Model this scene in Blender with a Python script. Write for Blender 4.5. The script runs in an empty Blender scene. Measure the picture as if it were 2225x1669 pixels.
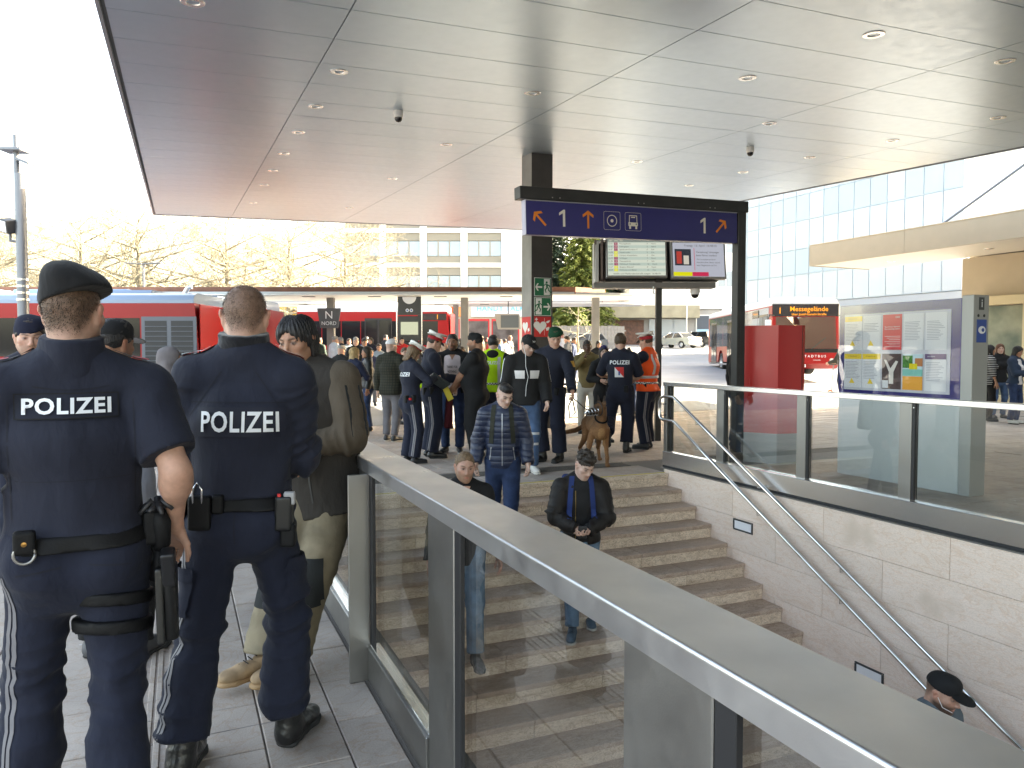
import bpy, bmesh, math, random
import numpy as np
from mathutils import Vector, Matrix
from mathutils.bvhtree import BVHTree

# ------------------------------------------------------------------ camera, sky, sun, exposure
SC = bpy.context.scene
COL = SC.collection
YAW = math.radians(23.6476)
PITCH = math.radians(2.412)
EYE = 1.52
cam_d = bpy.data.cameras.new('camera')
cam_d.sensor_width = 36.0
cam_d.lens = 1650.0 / 2225.0 * 36.0
cam_d.clip_start = 0.05
cam_d.clip_end = 2000
cam = bpy.data.objects.new('camera', cam_d)
COL.objects.link(cam)
cam.location = (0, 0, EYE)
cam.rotation_euler = (math.pi / 2 - PITCH, 0, -YAW)
SC.camera = cam

SUN_EL = math.radians(30)
SUN_DIR = Vector((math.cos(math.radians(2)), math.sin(math.radians(2)), math.tan(SUN_EL))).normalized()  # towards the sun
world = bpy.data.worlds.new('World')
SC.world = world
world.use_nodes = True
wn = world.node_tree.nodes
sky = wn.new('ShaderNodeTexSky')
sky.sky_type = 'NISHITA'
sky.sun_disc = False
sky.sun_elevation = SUN_EL
sky.sun_rotation = math.atan2(SUN_DIR.x, SUN_DIR.y)
sky.air_density = 0.8
sky.dust_density = 4.5
sky.ozone_density = 0.2
wn['Background'].inputs[1].default_value = 0.15
world.node_tree.links.new(sky.outputs[0], wn['Background'].inputs[0])
sun_d = bpy.data.lights.new('sun', 'SUN')
sun_d.energy = 4.2
sun_d.angle = math.radians(0.53)
sun_d.color = (1.0, 0.985, 0.96)
sun = bpy.data.objects.new('sun', sun_d)
COL.objects.link(sun)
sun.rotation_euler = (-SUN_DIR).to_track_quat('-Z', 'Y').to_euler()
SC.view_settings.view_transform = 'Standard'
SC.view_settings.look = 'None'
SC.view_settings.exposure = 3.58
SC.view_settings.gamma = 1.0
SC.view_settings.use_white_balance = True
SC.view_settings.white_balance_temperature = 9000
SC.view_settings.white_balance_tint = 6
SC.view_settings.use_curve_mapping = False
SC.cycles.max_bounces = 8
SC.cycles.transparent_max_bounces = 24
SC.cycles.diffuse_bounces = 4
SC.cycles.glossy_bounces = 4
SC.cycles.caustics_reflective = False
SC.cycles.caustics_refractive = False

RND = random.Random(7)

# ------------------------------------------------------------------ helpers
def lin(r, g, b):
    f = lambda c: (c / 255 / 12.92) if c / 255 <= 0.04045 else ((c / 255 + 0.055) / 1.055) ** 2.4
    return (f(r), f(g), f(b))

MATS = {}
def mat(key, col=(.5, .5, .5), rough=.7, metal=0., spec=.5, var=0., vscale=6., bump=0., bscale=120., coat=0., sheen=0.,
        emit=None, estr=1., stretch=None, island=0., vstretch=None, aniso=0., col2=None, detail=4., rvar=0.):
    """procedural Principled material, cached by key"""
    if key in MATS: return MATS[key]
    m = bpy.data.materials.new(key); MATS[key] = m; m.use_nodes = True
    nt = m.node_tree; n = nt.nodes; L = nt.links; b = n['Principled BSDF']
    b.inputs['Base Color'].default_value = (*col, 1)
    b.inputs['Roughness'].default_value = rough
    b.inputs['Metallic'].default_value = metal
    b.inputs['Specular IOR Level'].default_value = spec
    if coat: b.inputs['Coat Weight'].default_value = coat; b.inputs['Coat Roughness'].default_value = .08
    if sheen: b.inputs['Sheen Weight'].default_value = sheen; b.inputs['Sheen Roughness'].default_value = .5
    if aniso: b.inputs['Anisotropic'].default_value = aniso
    if emit: b.inputs['Emission Color'].default_value = (*emit, 1); b.inputs['Emission Strength'].default_value = estr
    if var or bump or island or col2 or rvar:
        tc = n.new('ShaderNodeTexCoord')
    if rvar:
        nr_ = n.new('ShaderNodeTexNoise'); nr_.inputs['Scale'].default_value = 5.; nr_.inputs['Detail'].default_value = 7; nr_.inputs['Roughness'].default_value = .65; L.new(tc.outputs['Object'], nr_.inputs[0])
        rr_ = n.new('ShaderNodeMapRange'); rr_.inputs['From Min'].default_value = .3; rr_.inputs['From Max'].default_value = .7; rr_.inputs['To Min'].default_value = rough - rvar; rr_.inputs['To Max'].default_value = rough + rvar; L.new(nr_.outputs[0], rr_.inputs[0]); L.new(rr_.outputs[0], b.inputs['Roughness'])
    if var or col2:
        mp = n.new('ShaderNodeMapping'); L.new(tc.outputs['Object'], mp.inputs[0])
        if vstretch: mp.inputs['Scale'].default_value = vstretch
        nz = n.new('ShaderNodeTexNoise'); nz.inputs['Scale'].default_value = vscale; nz.inputs['Detail'].default_value = detail
        L.new(mp.outputs[0], nz.inputs[0])
        cr = n.new('ShaderNodeValToRGB')
        c2 = col2 if col2 else tuple(c * (1 - var) for c in col)
        c1 = col if col2 else tuple(min(1, c * (1 + var)) for c in col)
        cr.color_ramp.elements[0].color = (*c2, 1); cr.color_ramp.elements[1].color = (*c1, 1)
        cr.color_ramp.elements[0].position = .3; cr.color_ramp.elements[1].position = .7
        L.new(nz.outputs[0], cr.inputs[0]); src = cr.outputs[0]
        L.new(src, b.inputs['Base Color'])
    if island:
        ge = n.new('ShaderNodeNewGeometry'); oi = n.new('ShaderNodeObjectInfo')
        ad = n.new('ShaderNodeMath'); ad.operation = 'ADD'; L.new(ge.outputs['Random Per Island'], ad.inputs[0]); L.new(oi.outputs['Random'], ad.inputs[1])
        fr = n.new('ShaderNodeMath'); fr.operation = 'FRACT'; L.new(ad.outputs[0], fr.inputs[0])
        mr = n.new('ShaderNodeMapRange'); mr.inputs['To Min'].default_value = 1 - island; mr.inputs['To Max'].default_value = 1 + island
        L.new(fr.outputs[0], mr.inputs[0])
        mx = n.new('ShaderNodeMix'); mx.data_type = 'RGBA'; mx.blend_type = 'MULTIPLY'; mx.inputs[0].default_value = 1
        if var or col2: L.new(src, mx.inputs[6])
        else: mx.inputs[6].default_value = (*col, 1)
        L.new(mr.outputs[0], mx.inputs[7]); L.new(mx.outputs[2], b.inputs['Base Color'])
    if bump:
        mp2 = n.new('ShaderNodeMapping'); L.new(tc.outputs['Object'], mp2.inputs[0])
        if stretch: mp2.inputs['Scale'].default_value = stretch
        nb = n.new('ShaderNodeTexNoise'); nb.inputs['Scale'].default_value = bscale; nb.inputs['Detail'].default_value = 3
        L.new(mp2.outputs[0], nb.inputs[0])
        bp = n.new('ShaderNodeBump'); bp.inputs['Strength'].default_value = bump; bp.inputs['Distance'].default_value = .01
        L.new(nb.outputs[0], bp.inputs['Height']); L.new(bp.outputs[0], b.inputs['Normal'])
    return m

def glass_mat(key, tint=(.85, .92, .9), refl=.5, rough=.0, f0=.04, dark=None):
    """architectural pane: fresnel mix of see-through and mirror"""
    if key in MATS: return MATS[key]
    m = bpy.data.materials.new(key); MATS[key] = m; m.use_nodes = True
    nt = m.node_tree; n = nt.nodes; L = nt.links; n.remove(n['Principled BSDF'])
    tr = n.new('ShaderNodeBsdfTransparent'); tr.inputs[0].default_value = (*tint, 1)
    gl = n.new('ShaderNodeBsdfGlossy'); gl.inputs['Roughness'].default_value = rough; gl.inputs[0].default_value = (1, 1, 1, 1)
    lw = n.new('ShaderNodeFresnel'); lw.inputs[0].default_value = 1.5
    mp = n.new('ShaderNodeMapRange'); mp.inputs['To Min'].default_value = 0; mp.inputs['To Max'].default_value = refl * 2
    L.new(lw.outputs[0], mp.inputs[0])
    mx = n.new('ShaderNodeMixShader'); L.new(mp.outputs[0], mx.inputs[0]); L.new(tr.outputs[0], mx.inputs[1]); L.new(gl.outputs[0], mx.inputs[2])
    L.new(mx.outputs[0], n['Material Output'].inputs[0])
    return m

def tag(o, label=None, cat=None, group=None, kind=None):
    if label: o['label'] = label
    if cat: o['category'] = cat
    if group: o['group'] = group
    if kind: o['kind'] = kind
    return o

def obj(name, me, parent=None, loc=None, rot=None):
    o = bpy.data.objects.new(name, me); COL.objects.link(o)
    if parent: o.parent = parent
    if loc is not None: o.location = loc
    if rot is not None: o.rotation_euler = (0, 0, rot) if isinstance(rot, (int, float)) else rot
    return o

def empty(name, loc=(0, 0, 0), rz=0., parent=None):
    return obj(name, None, parent, loc, rz)

class MB:
    """collects shapes for ONE mesh"""
    def __init__(s): s.v = []; s.f = []; s.mi = []; s.cur = 0
    def add(s, vs, fs):
        o = len(s.v); s.v += [tuple(v) for v in vs]; s.f += [tuple(i + o for i in f) for f in fs]; s.mi += [s.cur] * len(fs)
        return s
    def m(s, i): s.cur = i; return s
    def box(s, x0, x1, y0, y1, z0, z1, b=0.):
        if x0 > x1: x0, x1 = x1, x0
        if y0 > y1: y0, y1 = y1, y0
        if z0 > z1: z0, z1 = z1, z0
        b = min(b, (x1 - x0) * .45, (y1 - y0) * .45, (z1 - z0) * .45)
        if b <= 0:
            return s.add([(x0, y0, z0), (x1, y0, z0), (x1, y1, z0), (x0, y1, z0), (x0, y0, z1), (x1, y0, z1), (x1, y1, z1), (x0, y1, z1)],
                         [(0, 3, 2, 1), (4, 5, 6, 7), (0, 1, 5, 4), (1, 2, 6, 5), (2, 3, 7, 6), (3, 0, 4, 7)])
        vs = []; idx = {}
        for cx in (0, 1):
            for cy in (0, 1):
                for cz in (0, 1):
                    X = (x0, x1)[cx]; Y = (y0, y1)[cy]; Z = (z0, z1)[cz]
                    sx = b if cx == 0 else -b; sy = b if cy == 0 else -b; sz = b if cz == 0 else -b
                    idx[cx, cy, cz, 0] = len(vs); vs.append((X, Y + sy, Z + sz))
                    idx[cx, cy, cz, 1] = len(vs); vs.append((X + sx, Y, Z + sz))
                    idx[cx, cy, cz, 2] = len(vs); vs.append((X + sx, Y + sy, Z))
        I = lambda c, a: idx[c[0], c[1], c[2], a]
        fs = []
        for a in range(3):
            p, q = (a + 1) % 3, (a + 2) % 3
            for sd in (0, 1):
                ring = []
                for (u, w) in ((0, 0), (1, 0), (1, 1), (0, 1)):
                    c = [0, 0, 0]; c[a] = sd; c[p] = u; c[q] = w; ring.append(I(c, a))
                fs.append(tuple(ring if sd else ring[::-1]))
        for a in range(3):            # edges along axis a
            p, q = (a + 1) % 3, (a + 2) % 3
            for u in (0, 1):
                for w in (0, 1):
                    c0 = [0, 0, 0]; c0[a] = 0; c0[p] = u; c0[q] = w; c1 = c0[:]; c1[a] = 1
                    r = (I(c0, p), I(c1, p), I(c1, q), I(c0, q))
                    fs.append(r if (u == w) else r[::-1])
        for cx in (0, 1):
            for cy in (0, 1):
                for cz in (0, 1):
                    c = (cx, cy, cz); t = (I(c, 0), I(c, 1), I(c, 2))
                    fs.append(t if (cx + cy + cz) % 2 else t[::-1])
        return s.add(vs, fs)
    def tube(s, pts, r, n=10, caps=True):
        pts = [Vector(p) for p in pts]; rs = r if isinstance(r, (list, tuple)) else [r] * len(pts)
        vs = []; fs = []; prev = None
        for i, p in enumerate(pts):
            t = (pts[min(i + 1, len(pts) - 1)] - pts[max(i - 1, 0)])
            t = t.normalized() if t.length > 1e-9 else Vector((0, 0, 1))
            if prev is None:
                a = Vector((0, 0, 1)) if abs(t.z) < .9 else Vector((1, 0, 0))
                u = t.cross(a).normalized()
            else:
                u = prev - t * prev.dot(t); u = u.normalized() if u.length > 1e-6 else t.orthogonal().normalized()
            prev = u; w = t.cross(u)
            for k in range(n):
                an = 2 * math.pi * k / n; vs.append(p + (u * math.cos(an) + w * math.sin(an)) * rs[i])
        for i in range(len(pts) - 1):
            for k in range(n):
                k2 = (k + 1) % n; fs.append((i * n + k, i * n + k2, (i + 1) * n + k2, (i + 1) * n + k))
        if caps: fs.append(tuple(range(n))[::-1]); fs.append(tuple((len(pts) - 1) * n + k for k in range(n)))
        return s.add(vs, fs)
    def lathe(s, prof, n=24, c=(0, 0, 0), axis='z', a0=0., a1=2 * math.pi):
        full = abs(a1 - a0 - 2 * math.pi) < 1e-6; vs = []; fs = []; m = n if full else n + 1
        for (r, z) in prof:
            for k in range(m):
                a = a0 + (a1 - a0) * k / n
                x, y = r * math.cos(a), r * math.sin(a)
                if axis == 'z': vs.append((c[0] + x, c[1] + y, c[2] + z))
                elif axis == 'y': vs.append((c[0] + x, c[1] + z, c[2] - y))
                else: vs.append((c[0] + z, c[1] + x, c[2] + y))
        for i in range(len(prof) - 1):
            for k in range(n if full else n):
                k2 = (k + 1) % m if full else k + 1
                fs.append((i * m + k, i * m + k2, (i + 1) * m + k2, (i + 1) * m + k))
        return s.add(vs, fs)
    def prism(s, poly, a, b, plane='xz'):
        """polygon extruded from a to b along the missing axis"""
        n = len(poly)
        f = {'xz': lambda p, t: (p[0], t, p[1]), 'xy': lambda p, t: (p[0], p[1], t), 'yz': lambda p, t: (t, p[0], p[1])}[plane]
        vs = [f(p, a) for p in poly] + [f(p, b) for p in poly]
        ar = sum(poly[i][0] * poly[(i + 1) % n][1] - poly[(i + 1) % n][0] * poly[i][1] for i in range(n))
        fs = [tuple(range(n))[::-1], tuple(range(n, 2 * n))] + [(i, (i + 1) % n, n + (i + 1) % n, n + i) for i in range(n)]
        flip = (ar < 0) ^ (plane == 'xz') ^ (b < a)
        if flip: fs = [q[::-1] for q in fs]
        return s.add(vs, fs)
    def quad(s, a, b, c, d): return s.add([a, b, c, d], [(0, 1, 2, 3)])
    def mesh(s, name, mats, smooth=False):
        me = bpy.data.meshes.new(name); me.from_pydata(s.v, [], s.f)
        for m_ in (mats if isinstance(mats, (list, tuple)) else [mats]): me.materials.append(m_)
        if any(s.mi): me.polygons.foreach_set('material_index', s.mi)
        if smooth is True: me.polygons.foreach_set('use_smooth', [True] * len(me.polygons))
        elif smooth:
            me.polygons.foreach_set('use_smooth', [True] * len(me.polygons)); me.set_sharp_from_angle(angle=math.radians(smooth))
        me.update(); return me
    def obj(s, name, mats, parent=None, loc=None, rot=None, smooth=False):
        return obj(name, s.mesh(name, mats, smooth), parent, loc, rot)

def B(name, x0, x1, y0, y1, z0, z1, m, parent=None, b=.004):
    return MB().box(x0, x1, y0, y1, z0, z1, b).obj(name, m, parent)

def copy_tree(o, parent=None):
    c = o.copy(); COL.objects.link(c); c.parent = parent
    for ch in list(o.children): copy_tree(ch, c)
    return c

def text_mesh(body, size, m, bold=0., align='CENTER', ext=0., name='lettering', sx=1.):
    cu = bpy.data.curves.new('txt', 'FONT'); cu.body = body; cu.size = size; cu.align_x = align; cu.align_y = 'CENTER'
    cu.offset = bold * size; cu.space_character = 1.0 + 3.2 * bold; cu.extrude = ext; cu.resolution_u = 3
    o = bpy.data.objects.new('txt', cu); COL.objects.link(o)
    dg = bpy.context.evaluated_depsgraph_get()
    me = bpy.data.meshes.new_from_object(o.evaluated_get(dg)); me.name = name
    bpy.data.objects.remove(o); bpy.data.curves.remove(cu)
    me.materials.clear(); me.materials.append(m)
    if sx != 1.: me.transform(Matrix.Diagonal((sx, 1, 1, 1)))
    return me

def text(body, size, m, parent, loc, rot, bold=0., ext=.001, align='CENTER', name='lettering', sx=1.):
    o = obj(name, text_mesh(body, size, m, bold, align, ext, name, sx), parent, loc, rot); return o

FR = (math.pi / 2, 0, 0)       # text standing up, facing -y

def ground_z(x, y):
    s = .4 * x + .916 * y
    if s < 15: return 0.
    if s < 27: return .024 * (s - 15) * min(1., (s - 15) / 6)
    return .288 + .036 * (s - 27)

def bg(r, d, z=0.):
    """point in the square beyond, whose streets run square to the view: r to the right, d away"""
    return Vector((r * math.cos(YAW) + d * math.sin(YAW), -r * math.sin(YAW) + d * math.cos(YAW), z))
def bgz(r, d):
    p = bg(r, d); return ground_z(p.x, p.y)
# ------------------------------------------------------------------ surface materials
def stone_mat(key, base, dark, light, scale=5., rough=.55, vein=.5, stretch=(1, 1, 1), island=.06, stain=None, speck=.25, st0=.5):
    if key in MATS: return MATS[key]
    m = bpy.data.materials.new(key); MATS[key] = m; m.use_nodes = True
    nt = m.node_tree; n = nt.nodes; L = nt.links; b = n['Principled BSDF']; b.inputs['Roughness'].default_value = rough
    tc = n.new('ShaderNodeTexCoord'); geo = n.new('ShaderNodeNewGeometry'); oi = n.new('ShaderNodeObjectInfo')
    mp = n.new('ShaderNodeMapping'); mp.inputs['Scale'].default_value = stretch; L.new(geo.outputs['Position'], mp.inputs[0])
    sh = n.new('ShaderNodeVectorMath'); sh.operation = 'MULTIPLY_ADD'; cb = n.new('ShaderNodeCombineXYZ')
    for i in range(3): L.new(oi.outputs['Random'], cb.inputs[i])
    L.new(cb.outputs[0], sh.inputs[0]); sh.inputs[1].default_value = (7, 3, 11); L.new(mp.outputs[0], sh.inputs[2])
    nz = n.new('ShaderNodeTexNoise'); nz.inputs['Scale'].default_value = scale; nz.inputs['Detail'].default_value = 6; nz.inputs['Distortion'].default_value = 1.6
    L.new(sh.outputs[0], nz.inputs[0])
    cr = n.new('ShaderNodeValToRGB'); e = cr.color_ramp.elements
    e[0].position = .25; e[0].color = (*dark, 1); e[1].position = .75; e[1].color = (*light, 1); x = e.new(.5); x.color = (*base, 1)
    L.new(nz.outputs[0], cr.inputs[0])
    vz = n.new('ShaderNodeTexNoise'); vz.inputs['Scale'].default_value = scale * 2.2; vz.inputs['Detail'].default_value = 8; vz.inputs['Distortion'].default_value = 2.5
    L.new(sh.outputs[0], vz.inputs[0])
    vr = n.new('ShaderNodeValToRGB'); q = vr.color_ramp.elements; q[0].position = .455; q[0].color = (1, 1, 1, 1); q[1].position = .545; q[1].color = (1, 1, 1, 1)
    y = q.new(.5); k = 1 - vein; y.color = (k, k * .92, k * .85, 1); L.new(vz.outputs[0], vr.inputs[0])
    m1 = n.new('ShaderNodeMix'); m1.data_type = 'RGBA'; m1.blend_type = 'MULTIPLY'; m1.inputs[0].default_value = 1
    L.new(cr.outputs[0], m1.inputs[6]); L.new(vr.outputs[0], m1.inputs[7])
    sp = n.new('ShaderNodeTexNoise'); sp.inputs['Scale'].default_value = 170; sp.inputs['Detail'].default_value = 2; L.new(mp.outputs[0], sp.inputs[0])
    spr = n.new('ShaderNodeMapRange'); spr.inputs['From Min'].default_value = .3; spr.inputs['From Max'].default_value = .7; spr.inputs['To Min'].default_value = 1 - speck; spr.inputs['To Max'].default_value = 1 + speck
    L.new(sp.outputs[0], spr.inputs[0])
    rn = n.new('ShaderNodeMath'); rn.operation = 'ADD'; L.new(geo.outputs['Random Per Island'], rn.inputs[0]); L.new(oi.outputs['Random'], rn.inputs[1])
    fr = n.new('ShaderNodeMath'); fr.operation = 'FRACT'; L.new(rn.outputs[0], fr.inputs[0])
    ir = n.new('ShaderNodeMapRange'); ir.inputs['To Min'].default_value = 1 - island; ir.inputs['To Max'].default_value = 1 + island; L.new(fr.outputs[0], ir.inputs[0])
    mu = n.new('ShaderNodeMath'); mu.operation = 'MULTIPLY'; L.new(spr.outputs[0], mu.inputs[0]); L.new(ir.outputs[0], mu.inputs[1])
    m2 = n.new('ShaderNodeMix'); m2.data_type = 'RGBA'; m2.blend_type = 'MULTIPLY'; m2.inputs[0].default_value = 1
    L.new(m1.outputs[2], m2.inputs[6]); L.new(mu.outputs[0], m2.inputs[7]); out = m2.outputs[2]
    if stain:
        st = n.new('ShaderNodeTexNoise'); st.inputs['Scale'].default_value = 1.3; st.inputs['Detail'].default_value = 5; L.new(geo.outputs['Position'], st.inputs[0])
        sr = n.new('ShaderNodeMapRange'); sr.inputs['From Min'].default_value = st0; sr.inputs['From Max'].default_value = .75; L.new(st.outputs[0], sr.inputs[0])
        m3 = n.new('ShaderNodeMix'); m3.data_type = 'RGBA'; L.new(sr.outputs[0], m3.inputs[0]); L.new(out, m3.inputs[6]); m3.inputs[7].default_value = (*stain, 1); out = m3.outputs[2]
    L.new(out, b.inputs['Base Color'])
    bp = n.new('ShaderNodeBump'); bp.inputs['Strength'].default_value = .25; bp.inputs['Distance'].default_value = .004
    L.new(sp.outputs[0], bp.inputs['Height']); L.new(bp.outputs[0], b.inputs['Normal'])
    return m

PAVER = stone_mat('concrete_paver', (.42, .36, .318), (.335, .285, .25), (.475, .41, .365), scale=2.2, rough=.8, vein=.06, island=.10, speck=.10, stain=(.30, .265, .24))
TREAD = stone_mat('granite_tread', (.50, .385, .31), (.38, .285, .225), (.59, .475, .395), scale=4.5, rough=.5, vein=.30, stretch=(.6, 1.2, 1.2), speck=.18, stain=(.42, .31, .245))
RISER = stone_mat('granite_riser', (.72, .585, .465), (.54, .42, .32), (.80, .68, .56), scale=6., rough=.5, vein=.42, stretch=(.7, 1, 1.6), speck=.2)
WALLST = stone_mat('granite_wall', (.74, .60, .515), (.70, .56, .475), (.77, .63, .55), scale=2.4, rough=.5, vein=.06, stretch=(1, .5, 1.9), island=.04, speck=.13, stain=(.62, .49, .40), st0=.66)
JOINT = mat('joint_mortar', (.17, .155, .14), .95)
ASPH = mat('asphalt', (.165, .18, .20), .85, var=.12, vscale=.6, bump=.3, bscale=90)
STEEL = mat('brushed_steel', (.80, .80, .82), .26, 1., bump=.05, bscale=30, stretch=(60, 1, 60))
STEELX = mat('brushed_steel_top', (.60, .605, .615), .36, 1., rvar=.09, var=.04, vscale=9, bump=.04, bscale=300)
INOX = mat('polished_steel', (.72, .72, .72), .14, 1.)
POSTM = mat('grey_steel_post', (.30, .295, .285), .42, 1., rvar=.08, bump=.05, bscale=200)
BLACKR = mat('black_rubber', (.012, .012, .014), .5)
GLASS = glass_mat('rail_glass', (.965, .98, .972), .16)
ALU = mat('anodised_panel', (.36, .44, .515), .33, .65, spec=.5, rvar=.05, bump=.012, bscale=1.2, var=.03, vscale=.4)
DARKGAP = mat('dark_gap', (.02, .02, .022), .8)

# ------------------------------------------------------------------ ground
WX0, WX1, WY0, WY1 = .98, 5.62, -7., 7.9          # stairwell
def sheet(name, xs, ys, m, dz, skip=None):
    mb = MB(); idx = {}
    for i, x in enumerate(xs):
        for j, y in enumerate(ys):
            idx[i, j] = len(mb.v); mb.v.append((x, y, ground_z(x, y) + dz))
    for i in range(len(xs) - 1):
        for j in range(len(ys) - 1):
            cx, cy = (xs[i] + xs[i + 1]) / 2, (ys[j] + ys[j + 1]) / 2
            if skip and skip(cx, cy): continue
            mb.f.append((idx[i, j], idx[i + 1, j], idx[i + 1, j + 1], idx[i, j + 1])); mb.mi.append(0)
    o = mb.obj(name, m, smooth=True); tag(o, kind='structure'); return o
PX0, PX1, PY0, PY1 = -9., 20.5, -10., 15.6         # paved square
hole = lambda x, y: WX0 < x < WX1 and WY0 < y < WY1
plaza = sheet('pavement', [PX0, -4, 0, WX0, 3, WX1, 8, 12, 16, PX1], [PY0, WY0, 0, 4, WY1, 10, 12, 14, PY1], JOINT, -.012, hole)
gx = [-400, -200, -100, -60, -40, -25, -16, PX0, -4, 0, 3, 8, 12, 16, PX1, 26, 34, 45, 60, 90, 140, 250, 400]
gy = [-200, -60, -25, PY0, -4, 4, 8, 12, PY1, 18, 22, 26, 30, 36, 45, 60, 80, 110, 160, 250, 450]
sheet('ground', gx, gy, ASPH, -.02, lambda x, y: PX0 < x < PX1 and PY0 < y < PY1)

def paver_mesh(w, l, t=.05):
    return MB().box(-w / 2, w / 2, -l / 2, l / 2, -t, 0, .004).mesh('paver', PAVER)
PM = {}
NPAV = 0
def paver(x0, x1, y0, y1):
    global NPAV
    w, l = round(x1 - x0 - .006, 3), round(y1 - y0 - .006, 3)
    if (w, l) not in PM: PM[w, l] = paver_mesh(w, l)
    x, y = (x0 + x1) / 2, (y0 + y1) / 2
    o = obj('paving_slab', PM[w, l], plaza, (x, y, ground_z(x, y) + RND.uniform(-.0015, .0015)))
    NPAV += 1
cols = [-.02, .28, .57, .765]
for i in range(3):                                   # beside the fence
    off = (0, .2, .1)[i]
    for k in range(16): paver(cols[i], cols[i + 1], 2.2 + off + .4 * k, 2.6 + off + .4 * k)
for i in range(4):                                   # left of the guide strip
    for k in range(12): paver(-.25 - .6 * (i + 1), -.25 - .6 * i, 2.4 + .2 * (i % 2) + .4 * k, 2.8 + .2 * (i % 2) + .4 * k)
rows = []
y = 3.0
while y < 8.0:                                       # right of the stairs, behind the glass
    off = .3 * (len(rows) % 2); rows.append(y)
    for i in range(9): paver(5.76 + off + .62 * i, 6.38 + off + .62 * i, y, y + .42)
    y += .42
st = MB()                                            # the receding rest, one piece of paving
for (xa, xb, ya, yb) in ((-9, -2.65, 2.4, 15.4), (-2.65, -.25, 7.2, 15.4), (-.25, .97, 8.62, 15.4), (.98, 5.6, 9.0, 15.4), (5.62, 11.6, 9.0, 15.4), (11.4, 20.4, 3.0, 15.4), (-9, .76, -2.0, 2.2)):
    y = ya; k = 0
    while y < yb - .1:
        x = xa + (.3 if k % 2 else 0)
        dark = (k % 9 == 4)
        if k % 2: st.box(xa + .003, xa + .297, y + .003, y + .397, ground_z(xa, y) - .05, ground_z(xa + .15, y + .2), .004)
        while x < xb - .05:
            z = ground_z(x + .3, y + .2)
            st.box(x + .003, min(xb, x + .6) - .003, y + .003, y + .397, z - .05, z + RND.uniform(-.001, .001), .004); x += .6
        y += .4; k += 1
o = st.obj('paving_slabs', PAVER, plaza); tag(o, kind='stuff')
gum = MB(); gr = random.Random(12)
for k in range(150):
    x, y = (gr.uniform(-2.2, .74), gr.uniform(2.3, 8.5)) if k < 70 else ((gr.uniform(5.8, 11), gr.uniform(3, 8)) if k < 100 else (gr.uniform(-1, 12), gr.uniform(8.7, 14)))
    if -.27 < x < -.01: continue
    r = gr.uniform(.006, .014); gum.lathe([(0, .0032), (r * .7, .003), (r, .002)], 7, (x, y, ground_z(x, y)))
o = gum.obj('trodden_gum', mat('gum', (.58, .56, .54), .8), plaza); tag(o, kind='stuff')
# guide strip of ribbed slabs
rib = MB().box(-.108, .108, -.098, .098, -.05, -.004, .002)
for x in (-.085, -.052, -.005, .028, .075): rib.box(x - .011, x + .011, -.098, .098, -.004, .0025, .002)
ribm = rib.mesh('guide_slab', PAVER)
for k in range(34): obj('guide_slab', ribm, plaza, (-.135, 2.3 + .2 * k, .002))
ribx = MB().box(-.15, .15, -.15, .15, -.05, -.004, .002)
for k in range(5): ribx.box(-.148, .148, -.13 + k * .06, -.10 + k * .06, -.004, .004, .002)
ribxm = ribx.mesh('guide_slab_wide', stone_mat('dark_guide', (.12, .11, .10), (.09, .085, .08), (.15, .14, .13), scale=3, rough=.8, vein=.05))
for k in range(15): obj('guide_slab', ribxm, plaza, (1.15 + .302 * k, 8.78, .001))
kb = MB()
for k in range(8): kb.box(1.0 + .578 * k, 1.572 + .578 * k, 8.02, 8.61, -.05, -.001, .004)
o = kb.obj('landing_slabs', PAVER, plaza); tag(o, kind='stuff')

# ------------------------------------------------------------------ staircase
stairs = tag(empty('staircase', (0, 0, 0)), kind='structure')
RISE, GO, NST = .1545, .285, 23
sl = [1.0, 2.15, 3.32, 4.46, 5.597]
tm = {}
for k in range(NST):
    yk, zk = 7.9 - GO * k, -RISE * k
    for i in range(4):
        off = 0 if k % 2 == 0 else .38
        a = sl[i] + (off if i else 0); b_ = sl[i + 1] + (off if i < 3 else 0)
        key = ('t', i, k % 2)
        if key not in tm: tm[key] = MB().box(a + .002, b_ - .002, -.012, GO + .02, -.045, 0, .006).mesh('tread_slab', TREAD)
        if k > 0: obj('tread_slab', tm[key], stairs, (0, yk, zk))
        key = ('r', i, k % 2)
        if key not in tm: tm[key] = MB().box(a + .002, b_ - .002, .004, .05, -RISE, -.047, .003).mesh('riser_slab', RISER)
        obj('riser_slab', tm[key], stairs, (0, yk, zk))
tb = MB()
for i in range(4): tb.box(sl[i] + .002, sl[i + 1] - .002, 7.888, 8.02, -.05, 0, .006)
tb.obj('top_tread', RISER, stairs)
MB().box(1.02, 5.59, 7.945, 7.985, -.001, .0025, .001).obj('yellow_edge_strip', mat('yellow_strip', lin(190, 168, 60), .6, var=.25, vscale=9), stairs)
core = MB()
core.prism([(7.95, -.30), (7.95, -4.2), (7.9 - GO * NST, -4.2), (7.9 - GO * NST, -RISE * NST - .30)], 1.0, 5.6, 'yz').obj('stair_core', JOINT, stairs)
B('passage_floor', .9, 5.7, -9, 7.9 - GO * (NST - 1), -RISE * NST - .2, -RISE * NST, TREAD, stairs)

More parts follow.
